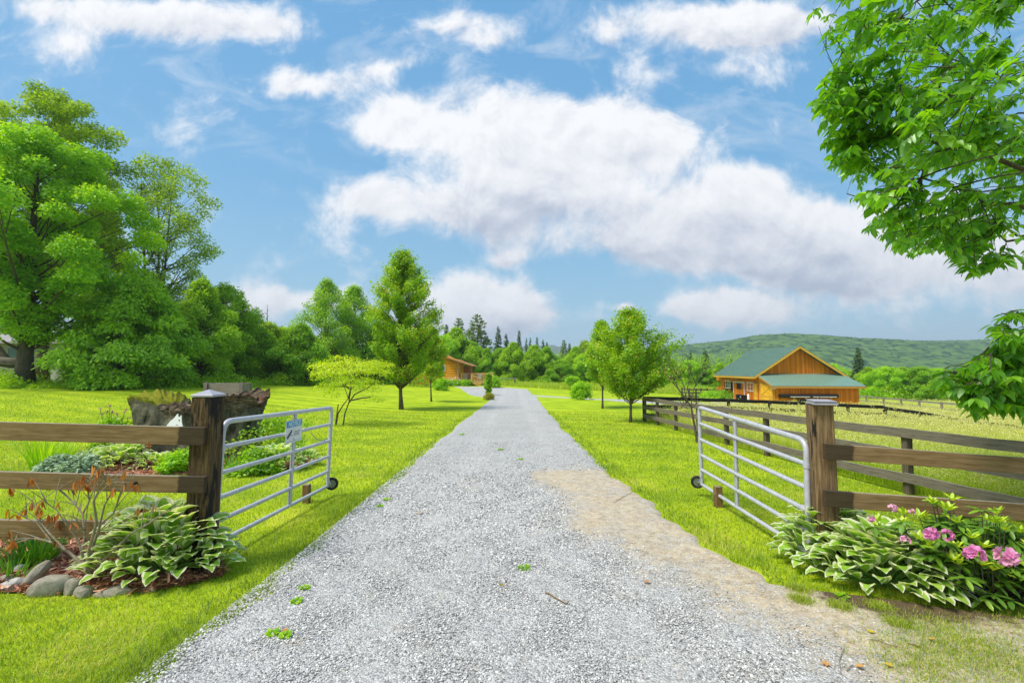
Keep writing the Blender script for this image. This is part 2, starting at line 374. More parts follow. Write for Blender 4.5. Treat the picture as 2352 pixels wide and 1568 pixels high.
M['post_gray'] = mk_post('gray_post', [(.04, .03, .022), (.10, .08, .055), (.18, .15, .11)])
M['post_black'] = mk_post('black_post', [(.008, .008, .006), (.02, .018, .012), (.05, .045, .03)])
M['stub'] = mk_post('brown_stub_post', [(.09, .045, .015), (.19, .11, .045), (.28, .18, .08)])
M['post_pale'] = mk_post('pale_post', [(.12, .1, .08), (.22, .19, .15), (.3, .27, .22)])
M['bark'] = mk_post('bark', [(.035, .028, .02), (.09, .075, .055), (.17, .15, .12)])
M['bark_dark'] = mk_post('dark_bark', [(.025, .02, .014), (.075, .06, .045), (.16, .135, .10)])
M['bark_pale'] = mk_post('pale_twig', [(.14, .11, .07), (.27, .22, .15), (.38, .32, .24)])
M['deck_wood'] = mk_post('deck_wood', [(.50, .26, .08), (.68, .38, .13), (.80, .50, .20)])
def mk_steel():
    m, t = mat('galvanised_steel'); o = t.coord(); n = t.noise(o, 14, 5, .7); s = t.noise(o, 90, 3, .7)
    c = t.ramp(t.math('ADD', t.math('MULTIPLY', n, .7), t.math('MULTIPLY', s, .3)), [(.3, (.34, .35, .39)), (.5, (.47, .48, .53)), (.7, (.57, .58, .64))])
    principled(t, c, .42, .2, s, .1, .004, .5); return m
M['steel'] = mk_steel()
M['cap'] = simple('painted_cap', (.42, .40, .46), .4, .3)
M['rubber'] = simple('black_rubber', (.018, .018, .018), .6)
M['hubmetal'] = simple('wheel_rim_metal', (.25, .26, .27), .35, .7)
M['white'] = simple('white_paint', (.72, .72, .72), .5, 0, .06)
M['white2'] = simple('white_trim_paint', (.78, .77, .74), .5, 0, .05)
M['blue'] = simple('sign_blue', (.01, .27, .55), .4, 0, .05)
M['ink'] = simple('dark_ink', (.06, .06, .07), .5)
M['graytext'] = simple('gray_ink', (.30, .30, .34), .5)
M['black'] = simple('black_plastic', (.012, .012, .014), .45)
M['dark'] = simple('dark_interior', (.012, .008, .006), .9)
M['yellow'] = simple('yellow_paint', (.65, .42, .03), .5)
M['concrete'] = simple('foundation_concrete', (.27, .27, .26), .85, 0, .25, 3)
M['glass'] = simple('window_glass', (.06, .11, .10), .08)
M['shingle'] = simple('pale_gray_shingle', (.30, .28, .30), .85, 0, .25, 10)
def mk_cladding(name, cols, wdt=.2, axis='xy', dark=.35):
    m, t = mat(name); o = t.coord(); sx = t.new('ShaderNodeSeparateXYZ'); t.put(sx.inputs[0], o)
    q = t.math('ADD', sx.outputs[0], sx.outputs[1]) if axis == 'xy' else sx.outputs[2]
    u = t.math('DIVIDE', q, wdt); fl = t.math('FLOOR', u); fr = t.math('FRACT', u)
    wn = t.new('ShaderNodeTexWhiteNoise', noise_dimensions='1D'); t.put(wn.inputs['W'], fl)
    st = t.noise(t.scale(o, (9, 9, .7) if axis == 'xy' else (.7, .7, 9)), 1.3, 6, .7)
    f = t.math('ADD', t.math('MULTIPLY', wn.outputs[0], .35), t.math('MULTIPLY', st, .65))
    c = t.ramp(f, [(.25, cols[0]), (.5, cols[1]), (.75, cols[2])])
    gap = t.math('ADD', t.rmap(fr, .05, .0), t.rmap(fr, .95, 1.0), clamp=True)
    c = t.mix(t.math('MULTIPLY', gap, dark), c, (.08, .03, .01))
    principled(t, c, .6, 0, t.math('SUBTRACT', 1, gap), .6, .012, .3); return m
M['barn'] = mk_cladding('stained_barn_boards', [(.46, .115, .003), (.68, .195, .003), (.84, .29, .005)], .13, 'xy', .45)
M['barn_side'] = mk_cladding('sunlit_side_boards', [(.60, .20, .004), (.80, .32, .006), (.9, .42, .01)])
M['barn_door'] = mk_cladding('yellow_door_boards', [(.70, .34, .006), (.85, .46, .01), (.92, .54, .02)], .16)
M['trim'] = simple('ochre_trim', (.45, .22, .045), .55, 0, .12)
M['fascia'] = simple('yellow_fascia', (.62, .36, .04), .55, 0, .12)
M['siding'] = mk_cladding('gray_clapboard', [(.17, .18, .16), (.23, .24, .21), (.27, .28, .25)], .12, 'z', .7)
M['pale_fence'] = mk_cladding('pale_slats', [(.3, .3, .27), (.36, .36, .33), (.42, .42, .38)], .12, 'xy', .8)
def mk_roof():
    m, t = mat('green_metal_roof'); o = t.coord(); n = t.noise(t.scale(o, (6, .5, .5)), 1, 4, .6)
    c = t.ramp(n, [(.3, (.125, .235, .19)), (.7, (.18, .30, .25))]); principled(t, c, .30, .25, None, spec=.6); return m
M['roof'] = mk_roof()
M['lean_roof'] = simple('pale_green_metal', (.22, .36, .29), .22, .25, .08, 2)
M['log'] = simple('orange_log', (.90, .36, .012), .5, 0, .3, 2.5)
M['logend'] = simple('log_end', (.45, .3, .2), .7)
M['cedar'] = simple('cedar_trim', (.40, .19, .07), .6, 0, .2)
def mk_rock(name, a, b, c_, moss=None):
    m, t = mat(name); o = t.coord(); n = t.noise(o, 9, 9, .7, .6); f = t.noise(o, 70, 5, .75)
    c = t.ramp(t.math('ADD', t.math('MULTIPLY', n, .65), t.math('MULTIPLY', f, .35)), [(.32, a), (.5, b), (.68, c_)])
    if moss:
        nr = t.new('ShaderNodeNewGeometry').outputs['Normal']; sn = t.new('ShaderNodeSeparateXYZ'); t.put(sn.inputs[0], nr)
        k = t.math('ADD', t.rmap(sn.outputs[2], .3, .9), t.math('MULTIPLY', t.math('SUBTRACT', n, .5), 2.0))
        k = t.math('MULTIPLY', t.rmap(k, .55, .8), t.attr('moss')); c = t.mix(k, c, moss)
    principled(t, c, .85, 0, t.math('ADD', n, t.math('MULTIPLY', f, .4)), .6, .03, .25); return m
M['rock'] = mk_rock('field_stone', (.15, .135, .10), (.30, .275, .22), (.44, .41, .345))
M['rock_pale'] = mk_rock('pale_stone', (.28, .27, .25), (.45, .44, .42), (.62, .61, .58))
def mk_stump():
    m, t = mat('old_stump_wood'); o = t.coord()
    n = t.noise(o, 2.2, 6, .65); st = t.noise(t.scale(o, (5, 5, .8)), 1.6, 5, .7); f = t.noise(o, 30, 4, .7)
    c = t.ramp(t.math('ADD', t.math('MULTIPLY', n, .5), t.math('MULTIPLY', st, .5)), [(.38, (.02, .018, .013)), (.46, (.085, .085, .055)), (.55, (.17, .17, .115)), (.68, (.30, .28, .20))])
    rot = t.ramp(t.noise(t.scale(o, (2, 2, 14)), 2.2, 6, .75), [(.35, (.02, .014, .01)), (.5, (.095, .068, .045)), (.62, (.26, .20, .14)), (.75, (.44, .37, .29))])
    c = t.mix(t.attr('rot'), c, rot)
    c = t.mix(t.rmap(t.math('ADD', t.attr('moss'), t.math('MULTIPLY', t.math('SUBTRACT', f, .5), .9)), .45, .6), c, t.ramp(f, [(.3, (.10, .11, .01)), (.7, (.26, .27, .015))]))
    c = t.mix(t.rmap(t.math('ADD', t.attr('rust'), t.math('MULTIPLY', t.math('SUBTRACT', f, .5), 1.4)), .45, .65), c, (.42, .10, .012))
    principled(t, c, .9, 0, t.math('ADD', t.math('ADD', n, st), t.math('MULTIPLY', f, .5)), .8, .05, .15); return m
M['stump'] = mk_stump()
def mk_mulch():
    m, t = mat('red_mulch'); o = t.coord(); n = t.noise(t.scale(o, (1, .5, 1)), 40, 5, .7, 1.5)
    c = t.ramp(n, [(.3, (.10, .035, .02)), (.5, (.34, .13, .075)), (.7, (.58, .30, .19))]); principled(t, c, .9, 0, n, .9, .03, .1); return m
M['mulch'] = mk_mulch()
M['chip'] = leafmat('bark_chip', [(0, (.15, .05, .03)), (.5, (.42, .17, .10)), (1, (.66, .38, .26))], trans=0, gloss=.02)
M['stone'] = leafmat('gravel_stone', [(0, (.12, .12, .12)), (.35, (.37, .37, .368)), (.7, (.55, .545, .54)), (.95, (.76, .75, .74)), (1, (.60, .50, .38))], trans=0, gloss=.03)
def mk_hosta():
    m, t = mat('variegated_hosta_leaf'); s = t.attr('s'); e = t.attr('e'); v = t.attr('v')
    o = t.coord()
    ed = t.math('ADD', e, t.math('MULTIPLY', t.math('SUBTRACT', t.noise(o, 26, 3, .7), .5), .30))
    k = t.rmap(ed, .55, .66)
    gr = t.ramp(t.math('ADD', t.math('MULTIPLY', v, .6), t.math('MULTIPLY', t.noise(o, 18, 3, .6), .4)), [(.15, (.20, .42, .03)), (.5, (.36, .62, .06)), (.85, (.56, .76, .15))])
    c = t.mix(k, gr, (.93, .94, .74))
    vein = t.math('SINE', t.math('MULTIPLY', s, 34))
    d = t.new('ShaderNodeBsdfPrincipled'); t.put(d.inputs['Base Color'], c); d.inputs['Roughness'].default_value = .42; d.inputs['Specular IOR Level'].default_value = .35
    b = t.new('ShaderNodeBump'); b.inputs['Strength'].default_value = .6; b.inputs['Distance'].default_value = .004; t.put(b.inputs['Height'], vein); t.l.new(b.outputs[0], d.inputs['Normal'])
    tr = t.new('ShaderNodeBsdfTranslucent'); t.put(tr.inputs[0], t.mix(1.0, c, (1.2, 1.2, .5), 'MULTIPLY'))
    mx = t.new('ShaderNodeMixShader'); mx.inputs[0].default_value = .38
    t.l.new(d.outputs[0], mx.inputs[1]); t.l.new(tr.outputs[0], mx.inputs[2]); t.l.new(mx.outputs[0], t.out.inputs[0]); return m
M['hosta'] = mk_hosta()
def mk_hill():
    m, t = mat('forested_hill'); o = t.coord(); v = t.attr('v'); n = t.noise(o, .012, 5, .6); f = t.noise(o, .25, 4, .7)
    c = t.ramp(t.math('ADD', t.math('MULTIPLY', v, .55), t.math('ADD', t.math('MULTIPLY', n, .35), t.math('MULTIPLY', f, .2))), [(.3, (.018, .055, .028)), (.5, (.042, .105, .038)), (.75, (.10, .185, .045))])
    principled(t, c, .9, 0, f, .5, 2.0, .1); return m
M['hill'] = mk_hill()
# ------------------------------------------------------------ terrain
def base_h(y):
    y = np.asarray(y, dtype=float)
    return np.where(y < 40, -0.0210 * y, -0.84 - 0.3 * np.tanh(np.maximum(y - 40, 0) / 14.3))
_ctl = []
for x_ in (-10, -3, 3): 
    for y_ in (-6, 3, 9, 15): _ctl.append((x_, y_, 0.0))
for x_, y_ in ((6, 3), (6, 9), (6, 14), (9, -6), (9, 3), (-6.5, 27), (0, 30), (5, 27), (-4, 36), (5.6, 19.2), (-6, 20), (-14, 12), (-14, 3), (2, 38)): _ctl.append((x_, y_, 0.0))
for px, py, Y in ((1070, 885, 65), (1132, 885, 64), (1215, 893, 62), (1300, 883, 88), (1500, 885, 80), (50, 889, 30), (300, 888, 32), (480, 886, 38), (700, 881, 50),
                  (830, 880, 62), (2031, 984, 21), (1761, 971, 21), (1776, 937, 47), (1972, 940, 46.2), (1661, 916, 61.4), (2100, 918, 75), (2350, 922, 80), (2164, 955, 38), (2352, 1010, 16), (1600, 893, 80),
                  (1500, 920, 34), (1745, 938, 38), (1100, 893, 58)):
    p_ = at(px, py, Y); _ctl.append((p_[0], Y, p_[2] - float(base_h(Y))))
for x_, y_, z_ in ((-200, 200, -1), (0, 250, -6), (250, 250, -8), (300, 60, -5), (-150, 20, 1), (-60, -60, 0), (80, -60, -1), (60, 110, -5), (-60, 110, 0), (0, 130, -1)): _ctl.append((x_, y_, z_))
_C = np.array(_ctl); _cc = 3.0
def _phi(d2): return np.sqrt(d2 + _cc * _cc)
_A = _phi(((_C[:, None, :2] - _C[None, :, :2]) ** 2).sum(-1))
_n = len(_C); _P = np.ones((_n, 1)); _S = np.block([[_A, _P], [_P.T, np.zeros((1, 1))]])
_w = np.linalg.solve(_S, np.r_[_C[:, 2], 0])
def H(x, y):
    x = np.asarray(x, dtype=float); y = np.asarray(y, dtype=float); shp = np.broadcast(x, y).shape
    xf = np.broadcast_to(x, shp).ravel(); yf = np.broadcast_to(y, shp).ravel(); r = np.zeros(len(xf))
    for i in range(0, len(xf), 60000):
        a, b = xf[i:i + 60000], yf[i:i + 60000]
        r[i:i + 60000] = _phi((a[:, None] - _C[None, :, 0]) ** 2 + (b[:, None] - _C[None, :, 1]) ** 2) @ _w[:-1] + _w[-1]
    far = np.clip((np.hypot(xf, yf) - 200) / 200, 0, 1); r = r * (1 - far) - 8 * far
    return (r + base_h(yf)).reshape(shp)
def h(x, y): return float(H(np.array([x]), np.array([y]))[0])
def gp(px, py, dz=0.0):
    """where the ray of a photo point meets the ground (raised by dz)"""
    d = pdir(px, py); ss = np.concatenate([np.arange(1.5, 30, .05), np.arange(30, 160, .4)])
    X = d[0] * ss; Y = d[1] * ss; Z = CAMZ + d[2] * ss; g = H(X, Y) + dz
    k = np.argmax(Z < g)
    if k == 0: k = len(ss) - 1
    a, b = Z[k - 1] - g[k - 1], Z[k] - g[k]; t = a / (a - b) if a != b else 0
    s = ss[k - 1] + t * (ss[k] - ss[k - 1])
    return np.array([d[0] * s, d[1] * s, h(d[0] * s, d[1] * s)])
def onground(px, Y):
    x = (px - 1176) / FPX * Y / math.cos(PITCH) * 1.0
    d = pdir(px, 880); x = d[0] / d[1] * Y
    return np.array([x, Y, h(x, Y)])
def hz(p_, up): return (p_[0], p_[1], p_[2] + up)

def grid_mesh(name, xs, ys, mtl, z=None, kind='structure', attrs=None):
    X, Y = np.meshgrid(xs, ys); Z = H(X, Y) if z is None else z(X, Y)
    nx, ny = len(xs), len(ys); idx = np.arange(nx * ny).reshape(ny, nx)
    F = np.stack([idx[:-1, :-1], idx[:-1, 1:], idx[1:, 1:], idx[1:, :-1]], -1).reshape(-1, 4)
    o = obj(name, mesh_np(name, np.stack([X, Y, Z], -1).reshape(-1, 3), F, mtl, attrs, True)); tag(o, kind=kind); return o
def prog(a, step, lim, grow=1.09):
    v = [a]; 
    while v[-1] < lim: v.append(v[-1] + step); step *= grow
    return v
xs = sorted(set([-q for q in prog(8, .5, 3300, 1.1)] + list(np.arange(-8, 8.01, .35)) + prog(8, .5, 3300, 1.1)))
ys = sorted(set([-q for q in prog(3, 1, 900, 1.3)] + list(np.arange(-3, 14.01, .35)) + prog(14, .4, 3300, 1.045)))
grid_mesh('ground', np.array(xs), np.array(ys), M['lawn'])

# ------------------------------------------------------------ driveway: spans of left and right edge along Y
Ledge = [(330, 1568), (700, 1277), (850, 1150), (980, 1035), (1060, 968), (1098, 940), (1120, 922), (1131, 913)]
Redge = [(1560, 1205), (1500, 1162), (1400, 1085), (1300, 990), (1262, 948), (1245, 928), (1236, 916)]
LP = [gp(*q) for q in Ledge]; RP = [gp(*q) for q in Redge]
RP = [np.array([6.5, -4, 0]), np.array([6.5, 2.2, 0]), np.array([5.9, 2.9, 0]), np.array([4.6, 3.3, 0]), gp(1790, 1345), gp(1690, 1285)] + RP
LP = [np.array([-2.35, -4, 0])] + LP
yl = LP[-1][1]; yr = RP[-1][1]; tl = gp(1020, 893.5); tr_ = gp(1212, 893.0)
ytop = max(tl[1], tr_[1])
print('driveway ends', LP[-1], RP[-1], tl, tr_)
DL = [(p_[1], p_[0]) for p_ in LP] + [(yl + .8, LP[-1][0] - 1.2), (yl + 2.5, gp(1090, 902)[0]), (ytop - 4, gp(1045, 896.5)[0]), (ytop, tl[0])]
DR = [(p_[1], p_[0]) for p_ in RP] + [(yr + 3, RP[-1][0] + .1), (ytop, tr_[0])]
DL = sorted(DL); DR = sorted(DR)
def drive_l(y): return np.interp(y, *zip(*DL))
def drive_r(y): return np.interp(y, *zip(*DR))
def wob(y, s=0): return .06 * np.sin(y * 1.3 + s) * np.sin(y * .37 + 2) + (.045 * np.sin(y * 5.3 + 2 * s) + .03 * np.sin(y * 13 + s)) * np.clip(1.4 - y / 14, .0, 1)
sand_pts = [gp(*q) for q in ((1330, 1090), (1400, 1150), (1370, 1110), (1440, 1200), (1520, 1240), (1600, 1290), (1680, 1330), (1760, 1380), (1850, 1400), (1950, 1420), (2050, 1440), (1980, 1480), (2080, 1520), (1480, 1165), (1560, 1220), (2150, 1470), (2250, 1450))]
gravel_pts = [gp(*q) for q in ((1250, 1150), (1350, 1300), (1500, 1400), (1650, 1480), (1800, 1540), (1200, 1060), (1300, 1050), (1150, 1300), (1000, 1450), (1240, 1000))]
def sand_amt(X, Y):
    a = np.min([np.hypot(X - q[0], (Y - q[1]) * .7) / .62 for q in sand_pts], 0); b = np.min([np.hypot(X - q[0], (Y - q[1]) * .7) / .62 for q in gravel_pts], 0)
    s = np.clip(.58 + (b - a) * .42, 0, 1); s = np.where(X < .35, 0, s); s = np.where(Y > 9, s * np.clip((11 - Y) / 2, 0, 1) * .4, s)
    extra = .32 * np.exp(-((X - .9) ** 2 / .35 + (Y - 7.2) ** 2 / 2.5)) + .42 * np.exp(-((X + .7) ** 2 / .08 + (Y - 8.0) ** 2 / .5))
    for (qx, qy) in ((640, 1455), (690, 1478), (860, 1370), (985, 1195), (1060, 1055), (1080, 1540), (1560, 1530)):
        q = gp(qx, qy); extra = extra + .55 * np.exp(-((X - q[0]) ** 2 / .006 + (Y - q[1]) ** 2 / .006))
    return np.clip(s + extra, 0, 1)
rows = np.array(sorted(set(list(np.arange(-4, 9, .08)) + prog(9, .1, ytop, 1.02)))); rows = rows[rows <= ytop + .01]
nc = 90; tt = np.linspace(0, 1, nc); Vv = []
L_ = drive_l(rows) + wob(rows); R_ = drive_r(rows) + wob(rows, 1.7)
X = L_[:, None] + (R_ - L_)[:, None] * tt[None, :]; Y = np.repeat(rows[:, None], nc, 1)
edge = np.minimum(tt, 1 - tt)[None, :] * (R_ - L_)[:, None]
rut = .018 * np.exp(-((X + 1.0) / .3) ** 2) + .018 * np.exp(-((X - .85) / .3) ** 2)
Z = H(X, Y) + .028 - .045 * np.exp(-(edge / .06) ** 2) - rut
Z += .006 * np.sin(X * 7 + 1.3 * np.sin(Y * 3)) * np.sin(Y * 5.1)
soil_q = [gp(*q) for q in ((1850, 1310), (1950, 1370), (2060, 1400), (2150, 1400), (2250, 1400), (2340, 1390), (1800, 1290), (2200, 1370))]
soil = np.clip(1.15 - np.min([np.hypot(X - q[0], Y - q[1]) / .42 for q in soil_q], 0), 0, 1) * 1.0
idx = np.arange(len(rows) * nc).reshape(len(rows), nc)
F = np.stack([idx[:-1, :-1], idx[:-1, 1:], idx[1:, 1:], idx[1:, :-1]], -1).reshape(-1, 4)
me = mesh_np('driveway', np.stack([X, Y, Z], -1).reshape(-1, 3), F, M['gravel'], {'sand': sand_amt(X, Y).ravel(), 'soil': soil.ravel()}, True)
tag(obj('driveway', me), kind='structure')

def ribbon(name, pts, wds, mtl, lift=.03):
    P = np.array(pts)[:, :2]; out_ = []; wv = []
    for i in range(len(P) - 1):
        n_ = max(2, int(np.hypot(*(P[i + 1] - P[i])) / .8))
        for k in range(n_): out_.append(P[i] + (P[i + 1] - P[i]) * k / n_); wv.append(wds[i] + (wds[i + 1] - wds[i]) * k / n_)
    out_.append(P[-1]); wv.append(wds[-1]); P = np.array(out_); wv = np.array(wv)
    D = np.gradient(P, axis=0); D /= np.linalg.norm(D, axis=1)[:, None]; N = np.stack([-D[:, 1], D[:, 0]], -1)
    wv = wv * (1 + .12 * np.sin(np.arange(len(P)) * 1.7))
    cols = np.linspace(-.5, .5, 9); X = P[:, 0:1] + N[:, 0:1] * cols * wv[:, None]; Y = P[:, 1:2] + N[:, 1:2] * cols * wv[:, None]
    Z = H(X, Y) + lift - .05 * (np.abs(cols)[None, :] > .45)
    idx = np.arange(X.size).reshape(X.shape); F = np.stack([idx[:-1, :-1], idx[:-1, 1:], idx[1:, 1:], idx[1:, :-1]], -1).reshape(-1, 4)
    o = obj(name, mesh_np(name, np.stack([X, Y, Z], -1).reshape(-1, 3), F, mtl, {'sand': np.full(X.size, .1), 'soil': np.zeros(X.size)}, True)); tag(o, kind='structure'); return o
ribbon('barn_road', [gp(1205, 907), gp(1260, 911), gp(1330, 914.5), gp(1400, 918), gp(1455, 922), gp(1545, 926), gp(1640, 929)], [1.6, 1.5, 1.4, 1.5, 1.8, 3.0, 6.0], M['gravel'], .05)
# barnyard gravel apron
def patch(name, poly, step, mtl, lift, attrs=None, kind='structure'):
    P = np.array([(q[0], q[1]) for q in poly]); x0, y0 = P.min(0); x1, y1 = P.max(0)
    xs_ = np.arange(x0, x1 + step, step); ys_ = np.arange(y0, y1 + step, step); X, Y = np.meshgrid(xs_, ys_)
    cx = (X[:-1, :-1] + step / 2).ravel(); cy = (Y[:-1, :-1] + step / 2).ravel(); ins = inpoly(cx, cy, P)
    idx = np.arange(X.size).reshape(X.shape); F = np.stack([idx[:-1, :-1], idx[:-1, 1:], idx[1:, 1:], idx[1:, :-1]], -1).reshape(-1, 4)[ins]
    Z = H(X, Y) + lift; a = {'sand': np.full(X.size, .25), 'soil': np.zeros(X.size)}
    o = obj(name, mesh_np(name, np.stack([X, Y, Z], -1).reshape(-1, 3), F, mtl, a, True)); tag(o, kind=kind); return o
def inpoly(x, y, P):
    r = np.zeros(len(x), bool); n = len(P)
    for i in range(n):
        (x0, y0), (x1, y1) = P[i], P[(i + 1) % n]
        if y0 == y1: continue
        c = ((y0 > y) != (y1 > y)) & (x < (x1 - x0) * (y - y0) / (y1 - y0) + x0); r ^= c
    return r
yard = [gp(1545, 927), gp(1640, 922), gp(1700, 921), gp(1760, 932), gp(1780, 938), gp(1700, 938), gp(1600, 934), gp(1550, 932)]
patch('barnyard', yard, .35, M['gravel'], .06)

# ------------------------------------------------------------ hills
def mk_hills(name, ridge, Y0, Y1, xs_, ys_, cell, seed, amp):
    """ridge: (photo x, photo y) of the skyline seen at distance Y1"""
    rx = [pdir(a, b)[0] / pdir(a, b)[1] * Y1 for a, b in ridge]; rz = [at(a, b, Y1)[2] for a, b in ridge]
    X, Y = np.meshgrid(xs_, ys_); r_ = np.random.default_rng(seed)
    Xe = X * Y1 / Y * .5 + X * .5
    top = np.interp(Xe, rx, rz); t = np.clip((Y - Y0) / (Y1 - Y0), 0, 1.6)
    prof = np.where(t < 1, np.sin(t * math.pi / 2) ** .9, 1 - .35 * (t - 1)); Z = -12 + (top + 12 - amp) * prof
    Z += 9 * np.sin(X / 90 + Y / 140) * np.sin(Y / 75) * prof * (1 - np.minimum(t, 1)) * 2
    # canopy: one rounded crown per cell
    gx = np.floor(X / cell).astype(int); gy = np.floor(Y / cell).astype(int); best = np.zeros_like(X); val = np.zeros_like(X)
    for dx in (-1, 0, 1):
        for dy in (-1, 0, 1):
            ix, iy = gx + dx, gy + dy; hsh = (ix * 73856093 ^ iy * 19349663) & 0x7fffffff
            r1 = (hsh % 1009) / 1009; r2 = (hsh // 1009 % 997) / 997; r3 = (hsh // 7 % 983) / 983
            d = np.hypot(X - (ix + .1 + .8 * r1) * cell, Y - (iy + .1 + .8 * r2) * cell) / (cell * (.55 + .45 * r3))
            con = r3 > .87
            hh = np.where(con, np.maximum(1.35 - d * 1.9, 0), np.sqrt(np.maximum(1 - d * d, 0)) * (.6 + .5 * r3)) * amp
            m_ = hh > best; best = np.where(m_, hh, best); val = np.where(m_, np.where(con, 0, .2 + .8 * r1), val)
    idx = np.arange(X.size).reshape(X.shape); F = np.stack([idx[:-1, :-1], idx[:-1, 1:], idx[1:, 1:], idx[1:, :-1]], -1).reshape(-1, 4)
    o = obj(name, mesh_np(name, np.stack([X, Y, Z + best], -1).reshape(-1, 3), F, M['hill'], {'v': val.ravel()}, True)); tag(o, kind='structure')
mk_hills('hills', [(1380, 830), (1480, 800), (1560, 795), (1640, 789), (1700, 778), (1760, 775), (1830, 777), (1900, 780), (1960, 779), (2010, 781), (2060, 785), (2120, 786), (2200, 785), (2270, 789), (2352, 792), (2600, 800), (3200, 790)],
         450, 1000, np.arange(120, 2000, 2.6), np.arange(420, 1120, 3.0), 8.5, 3, 3.8)
mk_hills('far_hills', [(-600, 800), (200, 800), (700, 805), (1100, 800), (1260, 793), (1330, 806), (1400, 812), (1470, 800), (1540, 796), (1620, 806), (1800, 830)],
         1900, 2900, np.arange(-3500, 1800, 14), np.arange(1880, 3100, 16), 30, 5, 16)
# ------------------------------------------------------------ boards and posts (local x along the board, so the grain follows it)
def frame(p0, p1, up=(0, 0, 1)):
    a = Vector(p0); x = (Vector(p1) - a).normalized(); y = Vector(up).cross(x).normalized(); z = x.cross(y)
    m = Matrix((x, y, z)).transposed().to_4x4(); m.translation = a; return m, (Vector(p1) - a).length
def board(parent, p0, p1, wd=.15, th=.038, mtl='board', name='rail', sag=0, bev=.003):
    m, L = frame(p0, p1); b = MB(); n = 6; r = random.Random(int(L * 1e4) + int(p0[2] * 1e3))
    offs = [sag * math.sin(math.pi * k / n) + r.uniform(-.004, .004) for k in range(n + 1)]; V = []
    for k in range(n + 1):
        for y, z in ((-th / 2, -wd / 2), (th / 2, -wd / 2), (th / 2, wd / 2), (-th / 2, wd / 2)): V.append((L * k / n, y, z + offs[k]))
    F = [(0, 1, 2, 3)[::-1], tuple(n * 4 + i for i in range(4))] + [(k * 4 + i, k * 4 + (i + 1) % 4, k * 4 + 4 + (i + 1) % 4, k * 4 + 4 + i) for k in range(n) for i in range(4)]
    b.add(V, F); return b.build(name, M[mtl], parent, m, bevel=bev)
def post(parent, p, ht, wd=.1, mtl='post_gray', name='post', round_=False, below=.1, rz=0, taper=1, lean=(0, 0), bev=.006):
    b = MB(); hw = wd / 2; n = 12 if round_ else 4; V = []; lv = 5
    for k in range(lv + 1):
        z = -below + (ht + below) * k / lv; s = 1 + (taper - 1) * k / lv
        for j in range(n):
            if round_: a = 2 * math.pi * j / n; x, y = hw * math.cos(a), hw * math.sin(a)
            else: x, y = ((-hw, -hw), (hw, -hw), (hw, hw), (-hw, hw))[j]
            V.append((x * s + lean[0] * z, y * s + lean[1] * z, z))
    F = [tuple(range(n))[::-1], tuple(lv * n + i for i in range(n))] + [(k * n + i, k * n + (i + 1) % n, (k + 1) * n + (i + 1) % n, (k + 1) * n + i) for k in range(lv) for i in range(n)]
    b.add(V, F); return b.build(name, M[mtl], parent, T(p) @ Matrix.Rotation(rz, 4, 'Z'), smooth=round_, bevel=0 if round_ else bev)

# ---- the two front fences with the gate posts
YL = 4.42
gpl = onground(477, YL); fl = empty('board_fence', T(gpl), 'left brown board fence whose dark gate post has a pointed pale cap', 'fence')
pL = post(fl, gpl, 1.63, .20, 'post', name='gate_post', lean=(.010, 0), bev=.012)
b = MB(); s = .105; zt = 1.632; lx = .0165
b.add([(lx - s, -s, zt), (lx + s, -s, zt), (lx + s, s, zt), (lx - s, s, zt), (lx - s, -s, zt + .02), (lx + s, -s, zt + .02), (lx + s, s, zt + .02), (lx - s, s, zt + .02), (lx, 0, zt + .068)],
      [(3, 2, 1, 0), (0, 1, 5, 4), (1, 2, 6, 5), (2, 3, 7, 6), (3, 0, 4, 7), (4, 5, 8), (5, 6, 8), (6, 7, 8), (7, 4, 8)])
b.build('cap', M['cap'], pL, WM[pL.name], bevel=.003)
for (ya, yb, wd_) in ((1001, 988.5, .165), (1112, 1101.5, .15), (1218.5, 1211, .15)):
    A = at(472, ya, YL - .13); B_ = at(0, yb, YL - .17); D_ = (B_ - A); B2 = A + D_ * 1.33
    board(fl, A, B2, wd_, .045, 'board')
pe = B2; pg = (float(pe[0]) + .15, YL + .0, h(pe[0], YL)); post(fl, pg, 1.5, .15, 'post')
for kx in (195, 309):      # two dark knot holes in the middle board
    c = at(kx, 1106 + (kx - 150) * .025, YL - .185); b = MB(); b.tube([(0, 0, 0), (0, .04, 0)], .014, 10); b.build('knot', M['dark'], fl, T(*map(float, c)))

YR = 4.5
gpr = onground(1884, YR); fr = empty('board_fence', T(gpr), 'right brown board fence whose split gate post carries a flat pale cap', 'fence')
pR = post(fr, gpr, 1.555, .185, 'post_tan', name='gate_post', lean=(-.012, 0), rz=R(-14), bev=.012)
b = MB(); b.box((-.104, -.104, 1.56), (.104, .104, 1.576)); b.box((-.096, -.092, 1.578), (.100, .100, 1.588)); b.box((-.100, -.102, 1.590), (.092, .096, 1.598))
b.build('cap', M['cap'], pR, WM[pR.name] @ T(-.016, 0, 0) @ Matrix.Rotation(R(2), 4, 'X'), bevel=.003)
for (ya, yb, wd_) in ((1036, 1069.5, .142), (1143.5, 1175, .148), (1258, 1284, .148)):
    A = at(1893, ya, YR - .13); B_ = at(2352, yb, YR - .36); B2 = A + (B_ - A) * 1.5
    board(fr, A, B2, wd_, .045, 'board')
pg = (float(B2[0]) - .1, float(B2[1]) + .12, h(B2[0], B2[1])); post(fr, pg, 1.3, .15, 'post')
b = MB(); c = at(1847, 972, YR)      # small clay-coloured bracket on the post
b.prism([(-.03, 0), (.05, .015), (.05, -.07), (.0, -.055), (-.012, -.03)], -.03, .03, 1, T(at(1853, 976, YR)))
b.build('bracket', simple('clay_bracket', (.30, .16, .11), .7), fr, WM[fr.name])

